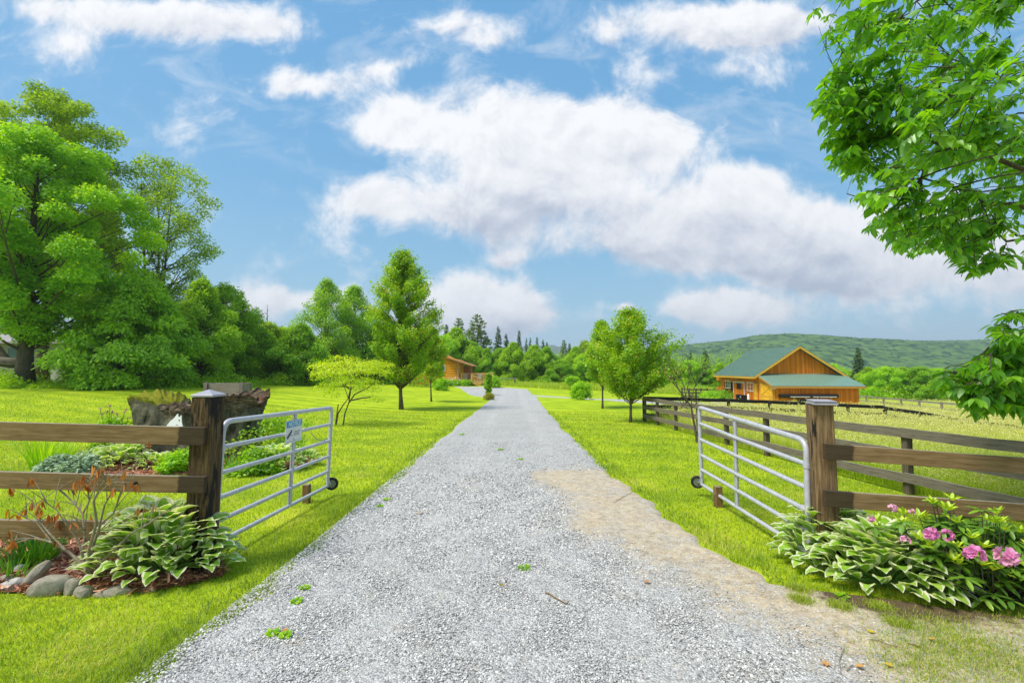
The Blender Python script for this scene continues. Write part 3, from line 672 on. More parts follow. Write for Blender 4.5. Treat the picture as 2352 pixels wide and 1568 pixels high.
# ---- tube gates
def gate(name, label, base, hin_top, hin_bot, fre_top, fre_bot, fr_mid, side):
    """corners given as world points; six rails, rounded top corners, a flat upright, a wheel on the free end"""
    g = empty(name, T(base), label, 'gate'); W0 = WM[g.name]; inv = W0.inverted()
    ht, hb, ft, fb = [Vector(q) for q in (hin_top, hin_bot, fre_top, fre_bot)]
    rr = .13; r0 = .0285
    def arc(c, a, b_): # from a over corner c to b_
        pts = []
        for k in range(9):
            t = k / 8; pts.append((1 - t) ** 2 * a + 2 * t * (1 - t) * c + t * t * b_)
        return pts
    ux = (ft - ht).normalized()
    pts = [hb] + arc(ht, ht + (hb - ht).normalized() * rr, ht + ux * rr) + arc(ft, ft - ux * rr * .6, ft + (fb - ft).normalized() * rr * .6) + [fb]
    MB().tube([inv @ p_ for p_ in pts], r0, 14).build('frame', M['steel'], g, W0, smooth=True)
    for k in range(1, 6):
        t = [0, .21, .42, .62, .81, 1.0][k]
        a = ht + (hb - ht) * t; c = ft + (fb - ft) * t
        if k == 5: a = hb + (ht - hb) * .01; c = fb
        mid = (a + c) / 2 + Vector((random.uniform(-.006, .006), 0, random.uniform(-.008, .004)))
        MB().tube([inv @ (a + (c - a) * .004), inv @ mid, inv @ c], r0 * .86, 12).build('rail', M['steel'], g, W0, smooth=True)
    a = ht + (ft - ht) * fr_mid; c = hb + (fb - hb) * fr_mid
    nrm = (ft - ht).cross(Vector((0, 0, 1))).normalized()
    mb = MB(); m_, L = frame(c, a, tuple(ux)); mb.box((0, -.008, -.030), (L, .008, .030), inv @ m_); mb.box((0, -.02, -.030), (L, .008, -.026), inv @ m_); mb.box((0, -.02, .026), (L, .008, .030), inv @ m_)
    mb.build('upright', M['steel'], g, W0, bevel=.002)
    for t in (.22, .93):      # hinge straps with bolt into the post
        q = ht + (hb - ht) * t; mb = MB()
        mb.tube([inv @ (q - Vector((0, 0, .022))), inv @ (q + Vector((0, 0, .022)))], r0 * 1.28, 12)
        mb.bar(inv @ (q + ux * .02), inv @ (q + ux * .085), .03, .012)
        mb.tube([inv @ (q + Vector((0, 0, .02))), inv @ (q + Vector((side * .05, -.05, .035))), inv @ (q + Vector((side * .12, -.13, .035)))], .010, 8)
        mb.build('hinge', M['steel'], g, W0, smooth=True)
    # wheel
    q = fb + Vector((0, .03, .03)) - Vector((side * .035, 0, 0)) - Vector((side * .02, 0, 0))
    mw = Matrix.Translation(q) @ Matrix.Rotation(R(-18) * side, 4, 'Z')
    tw = MB(); prof = []; n = 28; mseg = 10
    V = []; 
    for i in range(n):
        A = 2 * math.pi * i / n
        for j in range(mseg):
            B__ = 2 * math.pi * j / mseg; rad = .078 + .020 * math.cos(B__) ; V.append((rad * math.cos(A), .022 * math.sin(B__), rad * math.sin(A)))
    tw.add(V, [(i * mseg + j, i * mseg + (j + 1) % mseg, ((i + 1) % n) * mseg + (j + 1) % mseg, ((i + 1) % n) * mseg + j) for i in range(n) for j in range(mseg)])
    whl = tw.build('wheel', M['rubber'], g, mw, smooth=True)
    d = MB(); d.tube([(0, -.010, 0), (0, .010, 0)], .060, 20); d.tube([(0, -.028, 0), (0, .028, 0)], .018, 12); d.tube([(0, -.04, 0), (0, .04, 0)], .007, 8)
    d.build('rim', M['hubmetal'], whl, mw, smooth=True)
    fk = MB(); q2 = inv @ fb
    for yy in (-.03, .03): fk.bar(q2 + Vector((0, yy, .14)), inv @ q + Vector((0, yy, -.01)), .022, .004, (1, 0, 0))
    fk.build('wheel_bracket', M['steel'], g, W0)
    return g, ux, nrm
Yh, Yf = 4.62, 7.12
gL, uxL, nL = gate('tube_gate', 'galvanised six-rail tube gate swung open at the left, with the notice sign on it', onground(500, Yh),
     at(513, 968, Yh), at(491, 1253, Yh), at(762, 936, Yf), at(752, 1116, Yf), .565, -1)
b = MB(); 
Yh2, Yf2 = 4.6, 7.1
gR, uxR, nR = gate('tube_gate', 'bare galvanised six-rail tube gate swung open at the right, no sign on it', onground(1858, Yh2),
     at(1852, 1012, Yh2), at(1858, 1272, Yh2), at(1606, 935, Yf2), at(1612, 1112, Yf2), .56, 1)
# chain on the left gate
b = MB(); P0 = Vector(at(713, 992, 6.6)); P1 = Vector(at(752, 1006, 6.98)); n = 26
inv = WM[gL.name].inverted()
b.tube([inv @ (P0 + (P1 - P0) * (i / n) - Vector((0, 0, .29 * (i / n) * (1 - i / n)))) for i in range(n + 1)], [.007 if i % 2 else .003 for i in range(n + 1)], 6)
b.build('chain', M['hubmetal'], gL, WM[gL.name])
# stub posts that stop the gates
s1 = onground(711, 6.75); s1o = post(None, s1, .27, .092, 'stub', name='stub_post'); tag(s1o, 'short square brown stub post in the grass under the left gate', 'post')
s2 = onground(1642, 6.55); s2o = post(None, s2, .29, .095, 'stub', name='stub_post'); tag(s2o, 'short square brown stub post in the grass under the right gate', 'post')
b = MB(); 
b.tube([(-.05 - .004 * i, -.02 - .01 * math.sin(i), .2 - .012 * i) for i in range(12)], [.006 if i % 2 else .003 for i in range(12)], 6)
b.build('hook_chain', M['hubmetal'], s2o, WM[s2o.name])

# ---- notice sign, hanging on the left gate
A = Vector(at(655, 964, 5.90)); top = Vector(at(0, 0, 1))
ux = (Vector(at(762, 936, Yf)) - Vector(at(513, 968, Yh))); ux.z = 0; ux.normalize()
ul = Vector(at(651, 965, 5.72)); ur = ul + ux * .262      # the sign lies along the gate, facing the drive
S = Matrix((ux, Vector((0, 0, 1)).cross(ux), Vector((0, 0, 1)))).transposed().to_4x4()
ctr = Vector(at(667.5, 989, 5.93)); ctr = ctr - S.to_3x3() @ Vector((0, .045, 0))
S.translation = ctr
sw, sh = .40, .285
sg = empty('notice_sign', S, 'white sign with blue NOTICE band and camera symbol on the left gate', 'sign')
b = MB(); rad = .018; pol = []
for cx, cz, a0 in ((sw / 2 - rad, sh / 2 - rad, 0), (-sw / 2 + rad, sh / 2 - rad, 90), (-sw / 2 + rad, -sh / 2 + rad, 180), (sw / 2 - rad, -sh / 2 + rad, 270)):
    for k in range(5): a = R(a0 + k * 22.5); pol.append((cx + rad * math.cos(a), cz + rad * math.sin(a)))
b.prism(pol, -.002, .002, 1); b.build('panel', M['white'], sg, S)
b = MB(); b.box((-sw / 2 + .012, -.0045, sh / 2 - .088), (sw / 2 - .012, -.0035, sh / 2 - .010)); b.build('blue_band', M['blue'], sg, S)
b = MB(); b.box((-sw / 2 + .006, -.0045, -sh / 2 + .018), (sw / 2 - .006, -.0035, -sh / 2 + .021)); b.box((-.012, -.0045, -sh / 2 + .021), (-.01, -.0035, sh / 2 - .095))
b.build('rule_line', M['graytext'], sg, S)
b = MB(); Mc = T(-.112, -.004, -.03) @ Matrix.Rotation(R(-38), 4, 'Y'); b.prism([(-.075, -.012), (-.062, -.02), (.06, -.018), (.075, .012), (-.062, .02), (-.075, .012)], -.001, .001, 1, Mc); b.bar((-.085, -.004, -.045), (-.04, -.004, -.052), .008, .002); b.build('camera_symbol', M['ink'], sg, S)
def text(body, size, mtl, parent, Mw, shear=0, ext=.0008, bold=0, align='CENTER'):
    c = bpy.data.curves.new('lettering', 'FONT'); c.body = body; c.size = size; c.align_x = align; c.align_y = 'CENTER'; c.extrude = ext; c.shear = shear; c.offset = bold
    to = bpy.data.objects.new('tmp', c); me = bpy.data.meshes.new_from_object(to); bpy.data.objects.remove(to); me.materials.clear(); me.materials.append(mtl); me.name = 'lettering'
    return obj('lettering', me, Mw, parent)
RX = Matrix.Rotation(R(90), 4, 'X')
text('NOTICE', .082, M['white'], sg, S @ T(0, -.0055, sh / 2 - .050) @ RX, .25, bold=.0018)
text('This property is\nprotected by\nvideo cameras', .0225, M['graytext'], sg, S @ T(.004, -.0045, -.03) @ RX, align='LEFT')
for z in (sh / 2 - .006, -sh / 2 + .03): b = MB(); b.tube([(0, -.006, z), (0, -.002, z)], .006, 8); b.build('bolt', M['ink'], sg, S)

# ---- the pasture fences (three rails, posts on the pasture side)
def rail_fence(label, pts, hts, rails=(1.03, .70, .33), mtl='board_gray', pm='post_gray', wd=.145, pw=.10, off=.07, ht=1.03, round_=False, name='rail_fence', skip=()):
    f = empty(name, T(hz(pts[0], 0)), label, 'fence')
    P = [np.array([q[0], q[1], h(q[0], q[1])]) for q in pts]
    for i, q in enumerate(P):
        if i in skip: continue
        a, b_ = P[max(i - 1, 0)], P[min(i + 1, len(P) - 1)]; d = b_ - a; d /= np.hypot(d[0], d[1]); n_ = np.array([d[1], -d[0], 0]) * off
        post(f, q + n_, ht + random.uniform(-.02, .0), pw, pm, round_=round_, rz=math.atan2(d[1], d[0]), taper=.97, lean=(random.uniform(-.01, .01), random.uniform(-.01, .01)), bev=0)
    for i in range(len(P) - 1):
        for r_ in rails:
            j = random.uniform(-.012, .012)
            board(f, hz(P[i], r_ - wd / 2 + j), hz(P[i + 1], r_ - wd / 2 + j * .3), wd, .035, mtl, sag=-.01, bev=0)
    return f
# line A: beside the drive, from beyond the right fence back to the far corner
q0 = gp(1478, 968); q1 = np.array([6.1, 7.2, 0]); q2 = gp(2335, 1172)
px_posts = [(1495, 976), (1531, 995), (1572, 1004.5), (1618, 1019)]
A0 = (q0[0], q0[1])
def lineA(t): # t in metres along Y
    return np.array([np.interp(t, [2, 5.0, 7.2, 10, 14, q0[1]], [6.75, 6.45, 6.15, 5.95, 5.75, q0[0]]), t, 0])
ysA = [2.0, 5.45, 7.25, 9.0, 10.8, 12.6, 14.3, 16.1, 17.9, q0[1]]
rail_fence('weathered gray three-rail fence running along the right side of the lawn to the far corner', [lineA(t) for t in ysA][::-1], None, pm='post_gray', off=-.07)
# line B: from the corner across, tarred top board
p1 = at(1475, 0, q0[1]); Bc = onground(2031, 21.0)
ptsB = [np.array([q0[0] + .05, q0[1] + .12, 0]) + (np.array([Bc[0], 21.0, 0]) - np.array([q0[0], q0[1], 0])) * k / 6 for k in range(7)]
fB = rail_fence('black tarred rail fence crossing the pasture in front of the barn', ptsB, None, rails=(1.05, .72, .35), mtl='board_black', pm='post_black', off=.05, ht=1.02)
# line C: back towards the camera on the far right, sunk in tall grass
ptsC = [np.array([Bc[0] + .1, 20.9, 0]), onground(2110, 19.3), onground(2200, 17.6), onground(2330, 15.6), onground(2500, 13.2)]
def fenceC():
    f = empty('rail_fence', T(hz(ptsC[0], h(ptsC[0][0], ptsC[0][1]))), 'low black rail fence at the far right, nearly sunk in the tall pasture grass', 'fence')
    tops = [at(2031, 933, 20.9), at(2110, 944, 19.3), at(2208, 961, 17.6), at(2330, 976, 15.6), at(2500, 1010, 13.2)]
    for i in range(4):
        board(f, tops[i] - np.array([0, 0, .07]), tops[i + 1] - np.array([0, 0, .07]), .145, .035, 'board_black', bev=0)
        board(f, tops[i] - np.array([0, 0, .40]), tops[i + 1] - np.array([0, 0, .40]), .145, .035, 'board_black', bev=0)
    for t in tops: g = h(t[0], t[1]); post(f, (t[0] + .05, t[1] + .06, g), max(.5, t[2] - g), .1, 'post_black', bev=0)
fenceC()
# line D: pale paddock fence behind, from the barn to the right
ptsD = [onground(1968, 55), onground(1990, 54), onground(2030, 50), onground(2070, 46.5), onground(2112, 43), onground(2163, 39), onground(2225, 35), onground(2300, 31.5), onground(2400, 28), onground(2520, 25)]
rail_fence('pale weathered two-rail paddock fence to the right of the barn', ptsD, None, rails=(1.1, .62, .15), mtl='board_pale', pm='post_pale', wd=.16, pw=.15, off=0.08, ht=1.15)
# line E: small corral left of the barn
ptsE = [onground(1628, 58), onground(1638, 58), onground(1650, 60), onground(1661, 60.6)]
ptsE = [onground(1566, 56), onground(1582, 56), onground(1598, 57), onground(1610, 58), onground(1624, 59), onground(1641, 60), onground(1662, 60)]
rail_fence('gray corral fence at the left corner of the barn', ptsE, None, rails=(1.35, .95, .5), mtl='board_gray', pm='post_gray', wd=.17, pw=.17, off=.0, ht=1.45)

# ------------------------------------------------------------ barn (local x along the front, y along the side away from us)
BC = at(1778, 937.3, 47.0); ang = -math.atan(.098)
MBn = T(BC) @ Matrix.Rotation(ang, 4, 'Z')
BW = 8.15; LD = 3.4; BL = 14.6; EH = 3.62; AP = 6.42; APx = 4.07; sl = (AP - EH) / APx
barn = empty('barn', MBn, 'orange-brown board barn with a green metal roof and a lean-to front', 'barn')
def wall_with_holes(mb, L, z0, topf, holes, th, y0, flip=False, axis='y'):
    """wall in the local plane x=0 running along y from y0 to y0+L, openings (a, b, za, zb)"""
    ys_ = sorted({0, L} | {v for h_ in holes for v in h_[:2]})
    for a, b_ in zip(ys_, ys_[1:]):
        hs_ = [h_ for h_ in holes if h_[0] <= a and h_[1] >= b_]
        segs = [(z0, None)]
        if hs_: h_ = hs_[0]; segs = [(z0, h_[2]), (h_[3], None)]
        for (u, v_) in segs:
            ta, tb = (topf(y0 + a), topf(y0 + b_)) if v_ is None else (v_, v_)
            if v_ is not None and v_ <= u + .001: continue
            V = [(0, y0 + a, u), (0, y0 + b_, u), (0, y0 + b_, tb), (0, y0 + a, ta), (th, y0 + a, u), (th, y0 + b_, u), (th, y0 + b_, tb), (th, y0 + a, ta)]
            mb.add(V, [(0, 1, 2, 3), (7, 6, 5, 4), (0, 4, 5, 1), (1, 5, 6, 2), (2, 6, 7, 3), (3, 7, 4, 0)])
def s_at(px):   # distance along the side wall (from the front corner) seen at photo x px
    k = (px - 1176) / FPX * math.cos(PITCH) * 1.0; d = pdir(px, 900); k = d[0] / d[1]
    return (k * BC[1] - BC[0]) / (math.sin(-ang) - k * math.cos(ang))
def t_at(px):
    d = pdir(px, 900); k = d[0] / d[1]; return (k * BC[1] - BC[0]) / (math.cos(ang) - k * math.sin(ang))
def zpx(px, py, s):   # height above barn base of a photo point on the side wall
    P = MBn @ Vector((0, s, 0)); d = pdir(px, py); return CAMZ + d[2] / d[1] * P.y - BC[2]
w1 = (s_at(1700.5), s_at(1686.6)); w1 = tuple(sorted(w1))
D5 = lambda x5, y5: (1608 + .1953 * x5, 751.4 + .1953 * (y5 - 5))
win = []
for (xa, xb, ya, yb) in ((305, 357, 637, 715), (560, 628, 660, 748)):
    a = D5(xa, ya); b_ = D5(xb, yb); s0, s1_ = sorted((s_at(a[0]), s_at(b_[0]))); sm = (s0 + s1_) / 2
    win.append((s0, s1_, zpx(a[0], b_[1], sm), zpx(a[0], a[1], sm)))
a = D5(398, 650); b_ = D5(520, 860); s0, s1_ = sorted((s_at(a[0]), s_at(b_[0]))); door = (s0, s1_, 0.05, 2.35)
a = D5(683, 680); b_ = D5(717, 680); s0, s1_ = sorted((s_at(a[0]), s_at(b_[0]))); slot = (s0, s1_, 0.05, 2.45)
print('barn windows', win, 'door', door, 'slot', slot, 'BC', BC)
wd0 = LD
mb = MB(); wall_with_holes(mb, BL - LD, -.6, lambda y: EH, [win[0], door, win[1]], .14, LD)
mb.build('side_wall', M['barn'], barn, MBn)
LH0, LH1 = 2.32, 3.36
lean_top = lambda y: LH0 + (LH1 - LH0) * y / LD
hl = [slot] if slot[1] < LD else []
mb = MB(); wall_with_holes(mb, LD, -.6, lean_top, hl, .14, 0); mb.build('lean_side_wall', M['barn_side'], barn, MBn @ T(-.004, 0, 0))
mb = MB(); mb.box((.14, 0, -.6), (BW, .14, LH0)); mb.build('front_wall', M['barn'], barn, MBn)
mb = MB()   # gable wall over the lean-to, back wall, right wall
mb.prism([(.14, -.6), (BW - .14, -.6), (BW - .14, EH), (APx, AP), (.14, EH)], LD, LD + .14, 1); mb.prism([(.14, -.6), (BW - .14, -.6), (BW - .14, EH), (APx, AP), (.14, EH)], BL - .14, BL, 1)
mb.box((BW - .14, .14, -.6), (BW, LD, LH0 + .2)); mb.box((BW - .14, LD, -.6), (BW, BL, EH))
mb.build('gable_wall', M['barn'], barn, MBn)
mb = MB(); mb.box((.2, LD + .2, -.3), (BW - .2, BL - .2, -.05)); mb.build('floor', M['concrete'], barn, MBn)
def roof_plane(p00, p10, p11, p01, th, ribs, mtl, name, ribdir_steps):
    """slab with standing ribs running from edge p00-p10 (eave) to p01-p11 (ridge)"""
    mb = MB(); P = [Vector(q) for q in (p00, p10, p11, p01)]; n = (P[1] - P[0]).cross(P[3] - P[0]).normalized()
    if n.z < 0: n = -n
    V = P + [q - n * th for q in P]; mb.add(V, [(0, 1, 2, 3), (7, 6, 5, 4), (0, 4, 5, 1), (1, 5, 6, 2), (2, 6, 7, 3), (3, 7, 4, 0)])
    for k in range(ribs + 1):
        t = (k + .02) / (ribs + .04); a = P[0] + (P[1] - P[0]) * t + n * .015; c = P[3] + (P[2] - P[3]) * t + n * .015
        mb.bar(a, c, .045, .05, tuple(n))
    return mb.build(name, mtl, barn, MBn)
OV = .8; RO = .75; ry0 = LD - RO; ry1 = BL + .8
eL = EH - sl * OV + .12; aT = AP + .12
roof_plane((-OV, ry1, eL), (-OV, ry0, eL), (APx, ry0, aT), (APx, ry1, aT), .10, 44, M['roof'], 'roof', 0)
roof_plane((BW + OV, ry0, eL), (BW + OV, ry1, eL), (APx, ry1, aT), (APx, ry0, aT), .10, 44, M['roof'], 'roof', 0)
roof_plane((-.35, -.55, LH0 - .02), (BW + .4, -.55, LH0 - .02), (BW + .4, LD - .01, LH1 + .14), (-.35, LD - .01, LH1 + .14), .08, 34, M['lean_roof'], 'lean_roof', 0)
mb = MB()   # fascia boards
mb.bar((-OV - .03, ry0, eL - .13), (-OV - .03, ry1, eL - .13), .2, .04)
mb.bar((BW + OV + .03, ry0, eL - .13), (BW + OV + .03, ry1, eL - .13), .2, .04)
for sx_, xx in ((1, -OV), (-1, BW + OV)): mb.bar((xx, ry0 - .03, eL - .17), (APx, ry0 - .03, aT - .17), .2, .04)
mb.build('fascia', M['fascia'], barn, MBn)
mb = MB(); mb.bar((-.37, -.58, LH0 - .15), (BW + .42, -.58, LH0 - .15), .2, .04); mb.bar((-.38, -.56, LH0 - .1), (-.38, LD - 1, LH1 - .22), .16, .04)
mb.bar((-.38, -.57, LH0 - .145), (-.38, -.15, LH0 - .145), .16, .04)
mb.box((BW, -.03, -.4), (BW + .04, .12, LH0)); mb.box((-.04, -.03, -.4), (.02, .0, LH0)); mb.build('trim_board', M['trim'], barn, MBn)
mb = MB(); mb.box((-.3, -.54, LH0 - .14), (BW + .35, .0, LH0 - .12)); mb.build('soffit', M['barn'], barn, MBn)
mb = MB(); mb.tube([(-.05, -.35, LH0 - .22), (-.05, -.42, LH0 - .33)], .09, 10); mb.tube([(-.2, -.30, LH0 - .22), (-.25, -.36, LH0 - .33)], .09, 10); mb.build('floodlight', M['white'], barn, MBn)
for (a, b_, z0, z1) in win:
    fo = MB(); e = .09
    fo.box((-.05, a - e, z0 - e), (.0, b_ + e, z0)); fo.box((-.05, a - e, z1), (.0, b_ + e, z1 + e)); fo.box((-.05, a - e, z0), (.0, a, z1)); fo.box((-.05, b_, z0), (.0, b_ + e, z1))
    ym = (a + b_) / 2; zm = (z0 + z1) / 2; fo.box((-.02, ym - .035, z0), (.03, ym + .035, z1)); fo.box((-.01, a, zm - .02), (.03, ym - .035, zm + .02)); fo.box((-.01, ym + .035, zm - .02), (.03, b_, zm + .02))
    wo = fo.build('window', M['white2'], barn, MBn); pn = MB(); pn.box((.035, a, z0), (.05, b_, z1)); pn.build('pane', M['glass'], wo, MBn)
a, b_, z0, z1 = door; e = .13
fo = MB(); fo.box((-.05, a - e, -.3), (.0, a, z1 + e)); fo.box((-.05, b_, -.3), (.0, b_ + e, z1 + e)); fo.box((-.05, a, z1), (.0, b_, z1 + e)); fo.build('door_frame', M['white2'], barn, MBn)
mb = MB(); mb.box((.14, b_ - .02, -.2), (1.05, b_ + .05, z1), None); mb.build('open_door', M['white2'], barn, MBn)
mb = MB(); mb.box((3.4, a - 1.5, -.2), (3.5, b_ + 2.6, 1.05)); mb.box((3.3, a + .9, -.2), (3.45, a + 1.0, 2.4)); mb.build('stall_partition', M['stub'], barn, MBn)
mb = MB(); mb.tube([(.3, a + .5, -.1), (.35, a + .55, 1.35)], .02, 6); mb.build('broom', M['stub'], barn, MBn)
# sliding cross-braced doors on the lean-to side
for (pa, pb) in (((640, 683)), ((720, 862))):
    a_ = D5(pa, 0)[0]; c_ = D5(pb, 0)[0]; s0, s1_ = sorted((s_at(a_), s_at(c_))); z0, z1 = -.12, 2.42
    if s1_ > LD + .3 and pa > 700: s1_ = LD
    s0 = max(s0, .04)
    mb = MB(); mb.box((-.07, s0, z0), (-.03, s1_, z1)); dr = mb.build('sliding_door', M['barn_door'], barn, MBn)
    mb = MB(); e = .13
    for (u0, u1, v0, v1) in ((s0, s1_, z0, z0 + e), (s0, s1_, z1 - e, z1), (s0, s1_, (z0 + z1) / 2 - e / 2, (z0 + z1) / 2 + e / 2)): mb.box((-.10, u0 + e, v0), (-.072, u1 - e, v1))
    mb.box((-.10, s0, z0), (-.072, s0 + e, z1)); mb.box((-.10, s1_ - e, z0), (-.072, s1_, z1))
    if s1_ - s0 > 1:
        for (v0, v1) in ((z0 + e, (z0 + z1) / 2 - e / 2), ((z0 + z1) / 2 + e / 2, z1 - e)):
            mb.bar((-.09, s0 + e, v0), (-.09, s1_ - e, v1), .1, .03, (0, 0, 1)); mb.bar((-.085, s0 + e, v1), (-.085, s1_ - e, v0), .1, .03, (0, 0, 1))
    mb.build('door_brace', M['fascia'], dr, MBn)
mb = MB(); mb.bar((-.09, .0, 2.52), (-.09, LD + 1.3, 2.52), .06, .05); mb.build('door_track', M['trim'], barn, MBn)
if not hl: pass
# wooden crest over the door
cr = MB(); ym = (door[0] + door[1]) / 2; cz = door[3] + .42; V = [( y_, z_) for y_, z_ in ((-.55, .05), (-.4, -.08), (-.2, -.05), (0, -.16), (.2, -.05), (.4, -.08), (.55, .05), (.35, .07), (.2, .2), (0, .12), (-.2, .2), (-.35, .07))]
cr.prism([(ym + y_, cz + z_) for y_, z_ in V], -.05, -.01, 0); o = cr.build('wooden_crest', M['trim'], None, MBn); tag(o, 'carved wooden crest hung over the open white barn door', 'crest')
# wagon wheel leaning on the wall
ww = MB(); sw_ = s_at(D5(315, 0)[0]); n = 22
rim = [(-.15, sw_ + .45 * math.cos(2 * math.pi * k / n), .55 + .45 * math.sin(2 * math.pi * k / n)) for k in range(n + 1)]; ww.tube(rim, .03, 6)
for k in range(8): ww.tube([(-.15, sw_, .55), (-.15, sw_ + .43 * math.cos(k * math.pi / 4), .55 + .43 * math.sin(k * math.pi / 4))], .018, 5)
ww.tube([(-.2, sw_, .55), (-.1, sw_, .55)], .07, 10); o = ww.build('wagon_wheel', M['bark_pale'], None, MBn, smooth=True); tag(o, 'pale wagon wheel leaning on the barn wall below the far window', 'wheel')
# bins
def bin_(px, label, dx=-.75):
    s = s_at(px); t = MB(); m0 = MBn @ T(dx, s, h(*(MBn @ Vector((dx, s, 0)))[:2]) - BC[2])
    e = empty('trash_bin', m0, label, 'bin', 'black bins beside the barn door')
    t.prism([(-.26, -.26), (.26, -.26), (.26, .26), (-.26, .26)], 0, .02); V = []
    for z, s_ in ((0, .24), (.95, .32)): V += [(-s_, -s_, z), (s_, -s_, z), (s_, s_, z), (-s_, s_, z)]
    t.add(V, [(0, 1, 5, 4), (1, 2, 6, 5), (2, 3, 7, 6), (3, 0, 4, 7), (4, 5, 6, 7)]); t.build('body', M['black'], e, m0, bevel=.02)
    l = MB(); l.prism([(-.35, .95), (.35, .95), (.35, 1.0), (.15, 1.06), (-.25, 1.06), (-.35, 1.0)], -.35, .35, 1); l.build('lid', M['black'], e, m0, bevel=.01)
    w_ = MB()
    for yy in (-.27, .27): w_.tube([(.24, yy - .03, .11), (.24, yy + .03, .11)], .11, 12)
    w_.build('wheels', M['rubber'], e, m0)
    return e, m0
bin_(D5(540, 0)[0], 'black wheeled bin, the left one of the pair beside the barn door')
b2, m2 = bin_(D5(588, 0)[0], 'black wheeled bin with a white tag, right one of the pair by the barn door')
t = MB(); t.box((-.34, -.05, .75), (-.335, .08, .93)); t.build('tag', M['white'], b2, m2)
t = MB(); s = s_at(D5(632, 0)[0]); m3 = MBn @ T(-.6, s, h(*(MBn @ Vector((-.6, s, 0)))[:2]) - BC[2]); t.tube([(0, 0, 0), (0, 0, 1.05)], .13, 12); t.tube([(0, 0, 1.05), (0, 0, 1.25)], [.13, .05], 12)
o = t.build('gas_cylinder', M['white2'], None, m3, smooth=True); tag(o, 'slim pale cylinder standing right of the black bins', 'cylinder')
# awning stored on the front wall with its white poles
def front(px, py, y=-.1): 
    tt_ = t_at(px); P = MBn @ Vector((tt_, y, 0)); d = pdir(px, py); return Vector((tt_, y, CAMZ + d[2] / d[1] * P.y - BC[2]))
a = front(*D5(915, 812)); b_ = front(*D5(1600, 812)); a.y = b_.y = -.28
aw = MB(); aw.tube([a, b_], .19, 12); m_ = MBn @ T(0, 0, 0); o = aw.build('rolled_awning', M['black'], None, MBn, smooth=True); tag(o, 'long black rolled cover hung on the front wall of the barn', 'awning')
aw = MB(); c = front(*D5(1030, 820)); d_ = front(*D5(1580, 822)); c.y = d_.y = -.52
for (p_, q_) in ((0, .42), (.48, .6), (.62, .98)): aw.tube([c + (d_ - c) * p_, c + (d_ - c) * q_], .03, 8)
for t_ in (.08, .33, .58, .86): q = c + (d_ - c) * t_; aw.tube([q, q + Vector((.02, .1, -.22))], .025, 6)
aw.build('pole', M['white'], o, MBn, smooth=True)
k = front(*D5(1120, 850)); k2 = front(*D5(1410, 885)); aw = MB(); aw.box((k.x, -.1, k2.z), (k2.x, -.02, k.z)); aw.build('board_panel', M['black'], o, MBn)
k = front(*D5(1072, 850)); k2 = front(*D5(1120, 880)); aw = MB(); aw.box((k.x, -.30, k2.z), (k2.x, -.06, k.z)); aw.box((k.x + .05, -.26, k.z), (k.x + .12, -.2, k.z + .12)); o = aw.build('yellow_winch', M['yellow'], None, MBn, bevel=.02); tag(o, 'small yellow winch box fixed to the barn front under the black roll', 'winch')

# ------------------------------------------------------------ log cabin with porch and deck
CY = 65.0
c0 = at(1052, 884.5, CY); MC = T(c0)
def cz(py): d = pdir(1052, py); return CAMZ + d[2] / d[1] * CY - c0[2]
def cxp(px): d = pdir(px, 880); return d[0] / d[1] * CY - c0[0]
cab = empty('log_cabin', MC, 'orange log cabin with a porch, half hidden behind the maples', 'cabin')
xl = cxp(925); mb = MB(); nlog = 14; rl = .135
for k in range(nlog):
    z = .1 + k * .255; ov = .28 if k % 2 else .42
    mb.tube([(xl, 0, z), (ov, 0, z)], rl, 10); mb.tube([(0, -ov, z + .12), (0, 7, z + .12)], rl, 10); mb.tube([(xl, -.3, z + .12), (xl, 7, z + .12)], rl, 8)
mb.build('log_wall', M['log'], cab, MC, smooth=True, angle=R(60))
mb = MB()
for k in range(nlog): mb.tube([(0, -.44, .22 + k * .255), (0, -.3, .22 + k * .255)], rl + .004, 10); mb.tube([(.28 if k % 2 else .42, 0, .1 + k * .255), (.31 if k % 2 else .45, 0, .1 + k * .255)], rl + .004, 10)
mb.build('log_end', M['logend'], cab, MC, smooth=True)
mb = MB(); apx = xl / 2; mb.prism([(xl, 3.6), (0, 3.6), (apx, 5.0)], .02, .12, 1); mb.build('gable', M['log'], cab, MC)
pw_ = cxp(1083); ptop = cz(824); plow = cz(840)
mb = MB(); 
def slab(a, b_, y0, y1, th): mb.add([(a[0], y0, a[1]), (b_[0], y0, b_[1]), (b_[0], y1, b_[1]), (a[0], y1, a[1]), (a[0], y0, a[1] + th), (b_[0], y0, b_[1] + th), (b_[0], y1, b_[1] + th), (a[0], y1, a[1] + th)], [(3, 2, 1, 0), (4, 5, 6, 7), (0, 1, 5, 4), (1, 2, 6, 5), (2, 3, 7, 6), (3, 0, 4, 7)])
slab((-1.7, ptop + .15), (pw_ + .3, plow - .1), -1.2, 7.5, .16); slab((apx, 5.2), (-1.5, ptop + .1), -.6, 7.5, .16); slab((xl - .7, 3.2), (apx, 5.2), -.6, 7.5, .16)
mb.build('roof', M['cedar'], cab, MC)
mb = MB(); mb.bar((-1.0, -.5, ptop - .25), (.5, -.5, cz(833)), .2, .16); mb.box((pw_ - .12, -.1, .6), (pw_ + .02, .04, plow - .1)); mb.box((.5, 2.4, .6), (pw_, 2.5, plow - .05)); mb.build('porch_frame', M['cedar'], cab, MC)
mb = MB(); xw = cxp(1015); mb.box((xw - .5, -.2, cz(853)), (xw + .5, -.13, cz(838))); wo = mb.build('window', M['white2'], cab, MC); mb = MB(); mb.box((xw - .4, -.22, cz(851.5)), (xw + .4, -.205, cz(839.5))); mb.build('pane', M['glass'], wo, MC)
